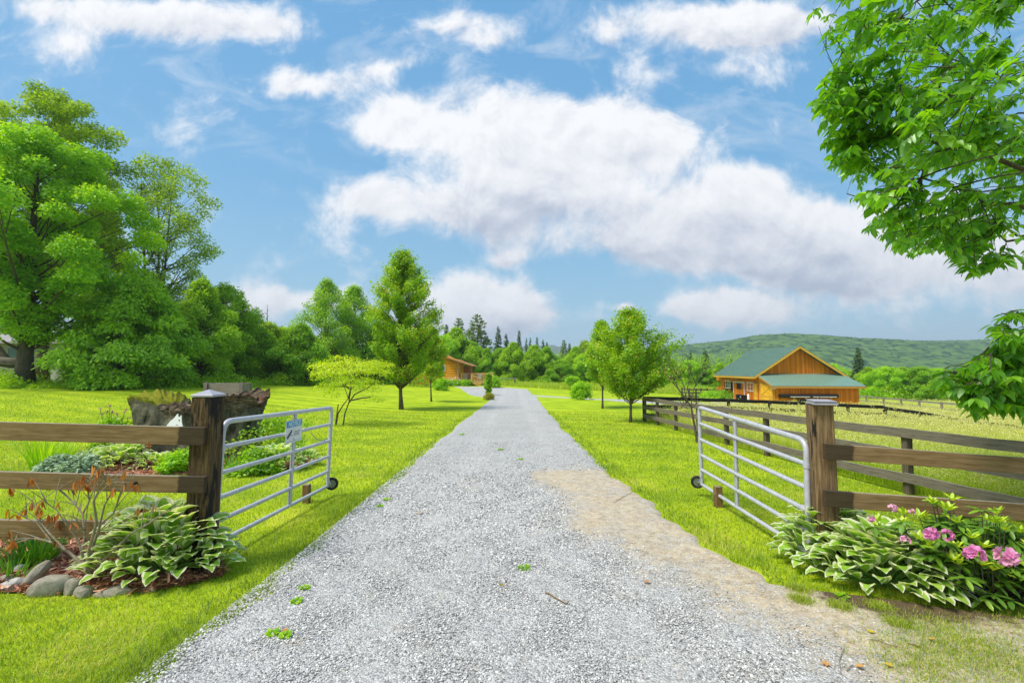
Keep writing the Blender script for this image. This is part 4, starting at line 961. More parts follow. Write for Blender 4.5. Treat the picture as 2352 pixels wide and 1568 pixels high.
# deck
fz = cz(875); rz_ = cz(857.5); x0, x1, x2 = .5, cxp(1085), cxp(1132)
mb = MB(); mb.box((x0, -.3, fz - .25), (x1, 2.4, fz)); mb.box((x1, -1.0, fz - .25), (x2, 3.4, fz)); mb.build('deck', M['deck_wood'], cab, MC)
def railing(a, b_, ztop, name='railing', mtl=M['deck_wood']):
    mb = MB(); a = Vector(a); b_ = Vector(b_); L = (b_ - a).length; n = max(2, int(L / .21)); hgt = ztop
    mb.bar(a + Vector((0, 0, hgt)), b_ + Vector((0, 0, hgt)), .1, .09); mb.bar(a + Vector((0, 0, .1)), b_ + Vector((0, 0, .1)), .07, .05)
    for k in range(n + 1): q = a + (b_ - a) * k / n; r_ = .05 if k % 7 == 0 else .022; mb.box((q.x - r_, q.y - r_, q.z), (q.x + r_, q.y + r_, q.z + hgt))
    mb.build(name, mtl, cab, MC)
rh = rz_ - fz
railing((x0, -.3, fz), (x1, -.3, fz), rh); railing((x1, -1, fz), (x2, -1, fz), rh); railing((x2, -1, fz), (x2, 3.4, fz), rh); railing((x1, 3.4, fz), (x2, 3.4, fz), rh)
st = MB(); sx0 = x1 + .05; sx1 = cxp(1106)
for k in range(4): st.box((sx0 + k * .45, -2.1, fz - .12 - (k + 1) * .18), (sx0 + (k + 1) * .5, -1.02, fz - .05 - (k + 1) * .18))
st.bar((sx0, -2.12, fz - .1), (sx1, -2.12, .05), .25, .05); st.build('stairs', M['deck_wood'], cab, MC)
railing((sx0, -2.12, fz - .05), (sx1, -2.12, 0.05), .95, 'stair_railing')
mb = MB(); mb.box((cxp(1107), -.8, -.4), (x2 - .1, 3.2, fz - .25)); mb.build('deck_base', M['concrete'], cab, MC)
# furniture on the deck
def chair(M0, label, mtl):
    e = empty('patio_chair', M0, label, 'chair'); mb = MB(); mb.box((-.3, -.3, .38), (.3, .3, .44)); mb.build('seat', mtl, e, M0)
    mb = MB()
    for k in range(5): mb.box((-.28 + k * .12, .28, .44), (-.2 + k * .12, .32, 1.0))
    mb.build('backrest', mtl, e, M0)
    for x_ in (-.27, .27):
        for y_ in (-.27, .27): mb = MB(); mb.box((x_ - .03, y_ - .03, 0), (x_ + .03, y_ + .03, .38)); mb.build('leg', mtl, e, M0)
chair(MC @ T(.95, .3, fz), 'white slatted chair on the cabin porch beside the log corner', M['white'])
e0 = MC @ T((x1 + x2) / 2 + .2, 1.0, fz); te = empty('patio_table', e0, 'dark patio table on the open cabin deck behind the railing', 'table')
mb = MB(); mb.tube([(0, 0, .7), (0, 0, .74)], .6, 16); mb.build('tabletop', M['black'], te, e0)
for x_, y_ in ((-.35, -.35), (.35, -.35), (.35, .35), (-.35, .35)): mb = MB(); mb.tube([(x_, y_, 0), (x_, y_, .7)], .025, 6); mb.build('leg', M['black'], te, e0)
chair(MC @ T((x1 + x2) / 2 - .5, .6, fz), 'pale chair left of the dark table on the open deck', M['white'])
# small white post in the flower bed by the cabin
o = post(None, gp(1041.5, 886), .75, .16, 'stub', name='garden_post'); o.data.materials[0] = M['white2']; tag(o, 'short white post in the flower bed in front of the log cabin', 'post')

# ---- gray shed at the far left
YS = 44.0; sL = at(-90, 850, YS); ms = T((sL[0], YS, h(sL[0], YS))); sW = at(160, 850, YS)[0] - sL[0]
zr = at(0, 757, YS + 3)[2] - ms.translation.z; ze = at(150, 785, YS)[2] - ms.translation.z
sh_ = empty('gray_house', ms, 'low gray clapboard house with a pale shingle roof behind the big maple', 'house')
mb = MB(); mb.box((0, 0, -.5), (sW - .6, 6, ze)); mb.build('wall', M['siding'], sh_, ms)
mb = MB(); mb.add([(-.5, -.5, ze), (sW, -.5, ze - .02), (sW - 1.8, 3, zr), (-.5, 3, zr + .2), (-.5, 6.5, ze), (sW, 6.5, ze)], [(0, 1, 2, 3), (3, 2, 5, 4), (1, 5, 2)]); mb.bar((-.5, -.5, ze - .08), (sW, -.5, ze - .1), .18, .06)
mb.build('roof', M['shingle'], sh_, ms)
mb = MB(); mb.box((4.5, -.06, ze - 1.6), (5.6, -.01, ze - .6)); mb.build('window', M['glass'], sh_, ms)
pfx = at(90, 850, 41); pfr = at(165, 850, 41)
mpf = T((pfx[0], 41, h(pfx[0], 41))); pf = empty('picket_screen', mpf, 'pale gray slatted screen low in front of the gray house', 'fence')
zt = at(100, 825, 41)[2] - mpf.translation.z; mb = MB(); mb.box((0, 0, 0), (pfr[0] - pfx[0], .05, zt)); mb.build('slats', M['pale_fence'], pf, mpf)
for a_ in (.5, 1.7): mb = MB(); mb.box((a_, -.12, zt - .35), (a_ + .9, -.02, zt - .1)); mb.build('planter_box', M['concrete'], pf, mpf)
# ------------------------------------------------------------ leaves in bulk
def rotmats(dirs, ups, roll=None):
    """frames with local y along dirs and local z as near ups as possible -> (n,3,3) columns x,y,z"""
    y = dirs / np.linalg.norm(dirs, axis=1)[:, None]; x = np.cross(y, ups); x /= np.maximum(np.linalg.norm(x, axis=1)[:, None], 1e-6); z = np.cross(x, y)
    if roll is not None:
        c, s = np.cos(roll)[:, None], np.sin(roll)[:, None]; x, z = x * c + z * s, z * c - x * s
    return np.stack([x, y, z], -1)
def cloud(tv, tf, pos, Rm, size):
    """copies of a small template leaf"""
    tv = np.asarray(tv, float); k = len(tv)
    V = np.einsum('nij,kj->nki', Rm, tv) * np.asarray(size).reshape(-1, 1, 1) + pos[:, None, :]
    F = [(np.asarray(f)[None, :, :] + (np.arange(len(pos)) * k)[:, None, None]).reshape(-1, np.asarray(f).shape[1]) for f in tf]
    return V.reshape(-1, 3), F
L4 = ([(0, 0, 0), (.32, .45, .05), (0, 1, -.08), (-.32, .45, .05)], [[(0, 1, 2, 3)]])
L6 = ([(0, 0, 0), (.26, .28, .06), (.20, .68, .03), (0, 1.05, -.12), (-.20, .68, .03), (-.26, .28, .06), (0, .5, -.02)], [[(0, 1, 6), (1, 2, 6), (2, 3, 6), (3, 4, 6), (4, 5, 6), (5, 0, 6)]])
LN = ([(-.07, 0, 0), (.07, 0, 0), (.05, 1, 0), (-.05, 1, 0)], [[(0, 1, 2, 3)]])
def runit(n, r): a = r.normal(size=(n, 3)); return a / np.linalg.norm(a, axis=1)[:, None]
def leaf_mesh(name, pos, dirs, ups, size, v, mtl, tmpl=L4, roll=None):
    V, F = cloud(tmpl[0], tmpl[1], pos, rotmats(dirs, ups, roll), size)
    return mesh_np(name, V, F, mtl, {'v': np.repeat(np.clip(v, 0, 1), len(tmpl[0]))})

def curve(a, b, bend, n=6):
    a, b = Vector(a), Vector(b); m = (a + b) / 2 + Vector(bend); return [(1 - t) ** 2 * a + 2 * t * (1 - t) * m + t * t * b for t in [k / n for k in range(n + 1)]]

PROF = {'round': lambda t: math.sqrt(max(0, 1 - (2 * t - 1) ** 2)) * .95 + .05,
        'oval': lambda t: max(.04, math.sin(math.pi * min(1, .08 + .92 * t ** .8)) ** .7),
        'egg': lambda t: max(.03, min(1, 1.55 * math.sin(math.pi * min(1, t ** .62)) ** .8 * (1 - .35 * t) * .86)),
        'vase': lambda t: (.35 + .75 * min(1, t * 1.9)) * math.sqrt(max(0, 1 - max(0, (t - .45) / .55) ** 2.2)),
        'mound': lambda t: math.sqrt(max(0, 1 - t ** 2.2)) * .98 + .02,
        'column': lambda t: (.6 + .4 * math.sin(math.pi * t)) * math.sqrt(max(0, 1 - max(0, (t - .6) / .4) ** 2)),}
def tree_meshes(H_, R_, cb, prof, ncl, per, leaf, mleaf, mbark, seed, tr=.12, flat=.45, clr=.22, droop=.25, fill=.55, light=.5, limbs=True, tmpl=L4, oval=(1, 1), multi=1, irr=.3, lean=(0, 0), toplit=.35, spray=0):
    """trunk-with-limbs mesh and crown mesh, base at the origin"""
    r = np.random.default_rng(seed); mb = MB(); pf = PROF[prof]
    lobes = [(r.uniform(0, 6.28), r.uniform(.2, .9), r.uniform(-1, 1)) for _ in range(7)]
    def env(a, t):
        e = pf(t); k = 1 + irr * sum(c * math.exp(-((math.cos(a - b_) - 1) ** 2 * 2.5 + ((t - tt_) / .16) ** 2)) for b_, tt_, c in lobes)
        return R_ * e * k
    tops = []
    for m_ in range(multi):
        ofs = Vector((r.uniform(-1, 1), r.uniform(-1, 1), 0)) * (0 if multi == 1 else R_ * .25)
        top = Vector((lean[0], lean[1], 0)) + Vector((ofs.x, ofs.y, H_ * (.86 if limbs else .7)))
        pts = curve((ofs.x * .15, ofs.y * .15, -.15), top, (r.uniform(-.03, .03) * H_, r.uniform(-.03, .03) * H_, 0), 9)
        rad = [tr * (1.35 if k == 0 else 1) * (1 - .86 * (k / 9) ** .85) / (multi ** .5) for k in range(10)]
        mb.tube(pts, rad, 9); tops.append(pts)
    C = []; 
    for i in range(ncl):
        t = (i + r.uniform(0, 1)) / ncl; t = t ** .92; a = i * 2.39996 + r.uniform(-.5, .5); rr = env(a, t) * (r.uniform(fill, 1.0) if i % 4 else r.uniform(.05, fill))
        z = cb + (H_ - cb) * t * .985
        tx = lean[0] * z / H_; ty = lean[1] * z / H_
        C.append((tx + rr * math.cos(a) * oval[0], ty + rr * math.sin(a) * oval[1], z, rr, a))
    P = []; D = []; S_ = []; Vv = []; U_ = []
    for ci, (x, y, z, rr, a) in enumerate(C):
        cr_ = clr * (R_ * .55 + rr * .45) * r.uniform(.7, 1.35) + leaf; z = min(z, H_ - cr_ * flat * .6)
        if limbs:
            pts = tops[ci % multi]; fz_ = max(cb * .75, z - (.35 + .35 * r.random()) * max(rr, .2) - .04 * H_) / (H_ * .86); fz_ = min(max(fz_, .05), .97)
            k = fz_ * 9; k0 = int(k); base = pts[k0] + (pts[min(k0 + 1, 9)] - pts[k0]) * (k - k0)
            rb = min(tr * .5, .05 + tr * .22) * (1 - .86 * fz_ ** .85); e_ = Vector((x, y, z)); bend = Vector((0, 0, -.12 * (e_ - base).length)) if z > base.z + rr * .3 else Vector((0, 0, .10 * (e_ - base).length))
            mb.tube(curve(base, e_, bend, 4), [rb, rb * .8, rb * .6, rb * .4, rb * .18], 5, False)
            for q in range(2):
                o2 = Vector(runit(1, r)[0] * np.array([cr_, cr_, cr_ * flat]) * .8); s_ = base + (e_ - base) * r.uniform(.55, .9); mb.tube(curve(s_, e_ + o2, (0, 0, .02), 2), [rb * .3, rb * .2, rb * .08], 4, False)
        n = int(1.45 * per * (cr_ / (clr * R_)) ** 2 * r.uniform(.8, 1.2)) + 6
        u = runit(n, r); rad = r.random(n) ** .42; q = u * rad[:, None] * np.array([cr_, cr_, cr_ * flat]); q[:, 2] -= droop * cr_ * (np.hypot(q[:, 0], q[:, 1]) / cr_) ** 2 * .8
        q += r.normal(size=(n, 3)) * leaf * .5
        if spray: sd3 = np.array([math.cos(a), math.sin(a), .75]); sd3 /= np.linalg.norm(sd3); q = q * .72 + sd3 * (r.normal(size=(n, 1)) * cr_ * spray)
        P.append(q + np.array([x, y, z])); outw = r.normal(size=(n, 3)) * .35 + u * np.array([1, 1, .3]) + np.array([math.cos(a), math.sin(a), 0]) * .5; outw[:, 2] -= droop * 1.3; D.append(outw + r.normal(size=(n, 3)) * .45)
        U_.append(np.array([math.cos(a) * .55, math.sin(a) * .55, .75]) + r.normal(size=(n, 3)) * .55 + u * .5)
        S_.append(leaf * r.uniform(.8, 1.55, n)); Vv.append(light + r.uniform(-.17, .17) + r.normal(size=n) * .16 + (toplit * .25) * (u[:, 2]) * rad)
    P = np.concatenate(P); keep = P[:, 2] > .05
    crown = leaf_mesh('crown', P[keep], np.concatenate(D)[keep], np.concatenate(U_)[keep], np.concatenate(S_)[keep], np.concatenate(Vv)[keep], mleaf, tmpl)
    tm = bpy.data.meshes.new('trunk'); tm.from_pydata(mb.V, [], mb.F); tm.materials.append(mbark); tm.polygons.foreach_set('use_smooth', [True] * len(tm.polygons)); tm.update()
    return tm, crown
def conifer_meshes(H_, R_, cb, seed, mleaf, mbark, kind='spruce', n=None, leaf=.3, gaps=.0):
    r = np.random.default_rng(seed); mb = MB(); mb.tube([(0, 0, -.2), (0, 0, H_ * .5), (0, 0, H_ * .985)], [H_ * .016, H_ * .010, .012], 7)
    P = []; D = []; S_ = []; V_ = []; U_ = []
    nw = n or int((H_ - cb) / (.34 if kind == 'spruce' else .8)) + 6
    for w_ in range(nw):
        t = w_ / nw; z = cb + (H_ - cb) * t; rr = R_ * ((1 - t) ** (.85 if kind == 'spruce' else .6)) * (1 if kind == 'spruce' else (.55 + .45 * min(1, t * 4))) + .06
        for b_ in range(6 if kind == 'spruce' else 5):
            if r.random() < gaps: continue
            a = b_ * 6.283 / (6 if kind == 'spruce' else 5) + w_ * 1.1 + r.uniform(-.3, .3); L = rr * r.uniform(.7, 1.15); dz = (-.25 if kind == 'spruce' else .15) * L + r.uniform(-.08, .08) * L
            e = np.array([math.cos(a) * L, math.sin(a) * L, dz]); mb.tube([(0, 0, z), tuple(e * .5 + np.array([0, 0, z - .03 * L])), tuple(e + np.array([0, 0, z]))], [.02 + L * .01, .012 + L * .005, .004], 4, False)
            m_ = int(8 + L * (26 if kind == 'spruce' else 24)); tt_ = r.random(m_) ** (.75 if kind == 'spruce' else .45); q = e[None, :] * tt_[:, None] + np.array([0, 0, z]) + r.normal(size=(m_, 3)) * np.array([.09, .09, .05]) * (L * .9 + .25)
            P.append(q); d = e[None, :] / L + r.normal(size=(m_, 3)) * .6; d[:, 2] += (-.25 if kind == 'spruce' else .25); D.append(d); U_.append(np.array([0, 0, 1.]) + r.normal(size=(m_, 3)) * .3)
            S_.append(leaf * r.uniform(.6, 1.2, m_) * (.55 + .45 * (1 - t))); V_.append(.45 + r.uniform(-.15, .15) + r.normal(size=m_) * .15)
    crown = leaf_mesh('crown', np.concatenate(P), np.concatenate(D), np.concatenate(U_), np.concatenate(S_), np.concatenate(V_), mleaf, ([(-.14, 0, 0), (.14, 0, 0), (.2, .55, .03), (0, 1, 0), (-.2, .55, .03)], [[(0, 1, 2, 3, 4)]]))
    tm = bpy.data.meshes.new('trunk'); tm.from_pydata(mb.V, [], mb.F); tm.materials.append(mbark); tm.update(); return tm, crown
def plant_tree(name, meshes, p_, label, cat='tree', group=None, rz=0, sc=(1, 1, 1), parts=('trunk', 'crown')):
    M0 = T(p_[0], p_[1], p_[2]) @ Matrix.Rotation(rz, 4, 'Z') @ Matrix.Diagonal((*sc, 1))
    e = empty(name, M0, label, cat, group)
    for n_, me in zip(parts, meshes): obj(n_, me, M0, e)
    return e
def Ht(px, Y, ytop): p_ = onground(px, Y); return p_, at(px, ytop, Y)[2] - p_[2]

# ---- big trees on the left
p_, H_ = Ht(55, 30, 300)
big = tree_meshes(H_, 5.2, 3.3, 'vase', 150, 430, .17, M['bright'], M['bark_dark'], 11, tr=.5, flat=.62, clr=.17, droop=.35, light=.46, fill=.4, irr=.35)
plant_tree('maple_tree', big, p_, 'big old maple with a thick dark trunk and bright layered leaves at the far left')
mb = MB(); mb.tube(curve((.2, 0, 1.6), (-6, -1, 4.2), (0, 0, -1.6), 6), [.36, .34, .3, .28, .24, .2, .15], 9); mb.tube(curve((-1.2, 0, 1.7), (-4.6, -.5, 5.8), (0, 0, .4), 4), [.25, .22, .18, .15, .1], 8)
e_ = [x for x in bpy.data.objects if x.name.startswith('maple_tree')][0]; mb.build('limb', M['bark'], e_, T(p_[0], p_[1], p_[2]), smooth=True)
p_, H_ = Ht(95, 37, 212)
plant_tree('maple_tree', tree_meshes(H_, 5.6, 7.5, 'round', 165, 240, .18, M['airy'], M['bark'], 12, tr=.42, flat=.55, clr=.16, droop=.3, light=.42, fill=.45, irr=.45), p_, 'tallest maple, rising behind the big old maple at the far left')
p_, H_ = Ht(348, 41, 360)
plant_tree('maple_tree', tree_meshes(H_, 4.9, 6.0, 'round', 140, 95, .17, M['airy'], M['bark'], 14, tr=.34, flat=.6, clr=.17, droop=.4, light=.34, fill=.5, irr=.45, multi=3), p_, 'tall airy maple whose bare gray limbs show through its thin crown')
p_, H_ = Ht(212, 44, 455)
plant_tree('maple_tree', tree_meshes(H_, 2.7, 3, 'oval', 80, 170, .18, M['maple'], M['bark'], 15, tr=.3, flat=.6, clr=.2, droop=.3, light=.45), p_, 'mid green maple standing between the two tall maples at the left')
p_, H_ = Ht(300, 33, 640)
plant_tree('chestnut_tree', tree_meshes(H_, 4.5, .3, 'mound', 110, 270, .20, M['deep'], M['bark_dark'], 16, tr=.22, flat=.45, clr=.20, droop=.7, light=.66, fill=.6, tmpl=L6), p_, 'low dense dark tree with drooping bright leaf tips under the tall airy maple')
mids = [(455, 38, 640, 2.9, 'maple', 'egg', 'dark rounded tree at the right foot of the tall airy maple'), (505, 44, 652, 3.0, 'maple', 'column', 'slender green tree right of the tall airy maple'),
        (556, 46, 715, 2.7, 'maple', 'egg', 'green tree in the left tree line, left of the bare gray snag'), (612, 50, 742, 2.9, 'airy', 'mound', 'low yellow-green tree right of the bare gray snag'),
        (690, 47, 745, 2.6, 'deep', 'egg', 'dark green small tree at the right end of the left tree line'), (655, 54, 752, 2.8, 'maple', 'round', 'bushy tree half hidden between the left tree line and the two big lawn-edge trees'),
        (745, 58, 640, 4.4, 'maple', 'egg', 'large rounded tree with a dark top, left of the reddish maple on the lawn'), (810, 62, 655, 4.2, 'deep', 'egg', 'large gray-green tree right behind the reddish maple on the lawn'),
        (873, 66, 745, 4, 'deep', 'round', 'dark tree showing low behind the trunk of the reddish maple'), (950, 75, 760, 4, 'maple', 'round', 'green tree behind the log cabin roof at its left')]
for i, (px, Y, yt, Rr, mt, pf_, lab) in enumerate(mids):
    p_, H_ = Ht(px, Y, yt); plant_tree('green_tree', tree_meshes(H_, Rr, .4 if i != 6 else 1.5, pf_, 90 if Rr < 4 else 120, 170, .165, M[mt], M['bark_dark'], 30 + i, tr=.16 + Rr * .03, flat=.7, clr=.20, droop=.3, light=.47, fill=.6, limbs=True, irr=.3), p_, lab)
# bare snag
p_, H_ = Ht(608, 52, 700); mb = MB(); mb.tube([(0, 0, 0), (.1, 0, H_ * .6), (.0, 0, H_)], [.13, .08, .015], 7)
for k in range(14): z = H_ * (.45 + .5 * k / 14); a = k * 2.4; L = .9 * (1 - k / 18); mb.tube([(0, 0, z), (L * math.cos(a), L * math.sin(a), z + L * .7)], [.03, .008], 4)
plant_tree('bare_snag', [mb.build('tmp', M['bark'], None).data], p_, 'thin bare gray snag sticking up over the left tree line', parts=('trunk',)); bpy.data.objects.remove(bpy.data.objects['tmp'])
# ---- lawn trees
p_ = gp(922, 940); H_ = at(922, 578, p_[1])[2] - p_[2]
plant_tree('red_maple', tree_meshes(H_, 1.9, 1.75, 'oval', 250, 105, .10, M['redtip'], M['bark'], 50, tr=.125, flat=.75, clr=.15, droop=.1, light=.50, fill=.5, irr=.4, spray=.75), p_, 'tall egg-shaped maple with reddish leaf tips on the left lawn')
p_ = gp(991, 922); H_ = at(991, 752, p_[1])[2] - p_[2]
plant_tree('red_maple', tree_meshes(H_, 1.05, 1.8, 'oval', 80, 95, .10, M['redtip'], M['bark'], 51, tr=.07, flat=.8, clr=.24, droop=.1, light=.56, fill=.5, irr=.35), p_, 'smaller slim maple just right of the tall egg-shaped maple')
p_ = gp(1448, 970); H_ = at(1448, 712, p_[1])[2] - p_[2]
plant_tree('red_maple', tree_meshes(H_, 1.36, 1.15, 'oval', 170, 80, .078, M['redtip'], M['bark'], 52, tr=.065, flat=.8, clr=.16, droop=.1, light=.46, fill=.45, irr=.5, oval=(1.12, 1), spray=.75), p_, 'rounded maple on the right lawn beside the fence corner')
p_ = gp(1384, 938); H_ = at(1384, 738, p_[1])[2] - p_[2]
plant_tree('red_maple', tree_meshes(H_, 1.1, 1.6, 'oval', 90, 90, .09, M['redtip'], M['bark'], 53, tr=.065, flat=.8, clr=.22, droop=.1, light=.5, fill=.45, irr=.4), p_, 'narrow maple standing behind and left of the rounded maple on the right lawn')
# dogwood: flat layered tiers on several crooked stems
p_ = gp(785, 976); M0 = T(*map(float, p_)); e = empty('dogwood_tree', M0, 'small flat-topped yellow-green dogwood on crooked stems by the left gate', 'tree')
sc_ = p_[1] / FPX; r = np.random.default_rng(5); mb = MB(); stems = []
def dq(px, py, dy=0): q = at(px, py, p_[1] + dy); return Vector(q - p_)
for pts in (((772, 976), (776, 950), (788, 930), (800, 915), (792, 890), (775, 868)), ((788, 976), (792, 950), (801, 925), (806, 895), (830, 870), (850, 850)), ((800, 916), (806, 890), (802, 860), (800, 840)),
            ((806, 895), (785, 880), (760, 870), (745, 855)), ((803, 920), (830, 914), (850, 912)), ((801, 925), (815, 905), (845, 890), (880, 865)), ((790, 885), (815, 870), (835, 845))):
    dy = r.uniform(-.4, .4); P_ = [dq(a, b_, dy * k / 5) for k, (a, b_) in enumerate(pts)]; mb.tube(P_, [.032 * (1 - .15 * k) for k in range(len(P_))], 7)
tiers = [(805, 828, 78, 9), (865, 833, 40, 6), (745, 838, 40, 7), (790, 843, 70, 8), (835, 850, 55, 8), (740, 850, 25, 5), (870, 855, 32, 6), (765, 862, 45, 7), (810, 862, 50, 7), (850, 872, 30, 5), (750, 880, 30, 6), (800, 880, 45, 6), (840, 886, 34, 4), (760, 896, 22, 4), (858, 908, 22, 3), (785, 822, 40, 5), (840, 824, 40, 5)]
P = []; V_ = []
for ti, (px, py, rx, nrel) in enumerate(tiers):
    c = np.array(dq(px, py, r.uniform(-.7, .7))); rad = rx * sc_; n = int(nrel * 46 * rx / 45); a = r.random(n) * 6.283; q = np.sqrt(r.random(n)) * rad
    P.append(np.stack([c[0] + q * np.cos(a), c[1] + q * np.sin(a), c[2] - .16 * (q / rad) ** 2 + r.normal(size=n) * .05 + r.normal() * .06 + .05 * np.sin(a * 3)], -1)); V_.append(np.full(n, .68 if py < 860 else .45) + r.normal(size=n) * .15)
P = np.concatenate(P); n = len(P); dd = r.normal(size=(n, 3)) * .6; dd[:, 2] -= .55; dd[:, :2] += P[:, :2] * .6
mb.build('trunk', M['bark'], e, M0, smooth=True); obj('crown', leaf_mesh('crown', P, dd, np.array([0, 0, 1.]) + r.normal(size=(n, 3)) * .4, .085 * r.uniform(.7, 1.2, n), np.concatenate(V_), M['dogwood'], L6), M0, e)
for (a_, b_) in (((770, 976), (776, 932)), ((791, 977), (803, 915))):
    pass
so = MB(); so.tube([dq(770, 976), dq(777, 928)], .022, 6); so.build('support_stake', M['stub'], e, M0)
# bare sapling by the right fence
p_ = gp(1601, 1017); M0 = T(*map(float, p_)); e = empty('bare_sapling', M0, 'thin nearly bare sapling leaning over the rail fence behind the right gate', 'tree'); mb = MB(); r = np.random.default_rng(9)
sp_ = [((1601, 1017), (1597, 985), (1590, 950), (1588, 935), (1575, 915), (1558, 893), (1545, 865), (1560, 845)), ((1589, 940), (1588, 915), (1595, 890), (1606, 868), (1612, 845)), ((1588, 938), (1600, 926), (1612, 918)), ((1585, 932), (1575, 928), (1568, 932)),
       ((1575, 915), (1572, 890), (1562, 865), (1566, 842)), ((1558, 893), (1540, 872), (1525, 855)), ((1600, 885), (1590, 862), (1582, 842)), ((1606, 868), (1622, 850), (1626, 836)), ((1560, 868), (1548, 850), (1535, 842)), ((1588, 915), (1578, 893), (1585, 870), (1580, 850))]
for k, pts in enumerate(sp_):
    dy = 0 if k == 0 else r.uniform(-.5, .5); P_ = [dq(a, b_, dy * i / len(pts)) for i, (a, b_) in enumerate(pts)]; mb.tube(P_, [(.030 if k == 0 else .012) * (1 - .85 * i / len(pts)) + .003 for i in range(len(P_))], 6)
    for q in range(7): i = r.integers(1, len(P_)); a = P_[i]; d_ = Vector(r.normal(size=3)) * .13 + Vector((0, 0, .22)); mb.tube([a, a + d_], [.006, .003], 4)
mb.build('trunk', M['bark'], e, M0, smooth=True)
n = 240; P = np.array([list(dq(*[(x) for x in (r.uniform(1525, 1580), r.uniform(842, 880))], r.uniform(-.4, .4))) for _ in range(n)]); obj('crown', leaf_mesh('crown', P, r.normal(size=(n, 3)), r.normal(size=(n, 3)), .05 * r.uniform(.6, 1.2, n), r.random(n), M['redtip']), M0, e)

# ---- the far wood, centre and right
lib = {}
def lib_tree(k):
    if k in lib: return lib[k]
    a = {'A': (10, 4.2, .6, 'egg', 'maple', 60), 'B': (10, 4.6, .5, 'mound', 'deep', 61), 'C': (10, 3.6, .5, 'column', 'airy', 62), 'D': (10, 4.4, .6, 'round', 'bright', 63), 'E': (10, 3.9, .4, 'egg', 'deep', 64)}
    if k in a: H__, Rr, cb, pf_, mt, sd_ = a[k]; lib[k] = tree_meshes(H__, Rr, cb, pf_, 95, 170, .215, M[mt], M['bark_dark'], sd_, tr=.16, flat=.75, clr=.19, droop=.3, light=.5, fill=.6, limbs=(k in 'AC'), irr=.35)
    elif k == 'S': lib[k] = conifer_meshes(10, 1.55, .8, 70, M['spruce'], M['bark_dark'], leaf=.42)
    elif k == 'T': lib[k] = conifer_meshes(10, 1.15, 3.5, 71, M['spruce'], M['bark_dark'], leaf=.4, gaps=.35)
    elif k == 'P': lib[k] = conifer_meshes(10, 3.0, 3.6, 72, M['pine'], M['bark_dark'], 'pine', leaf=.55)
    return lib[k]
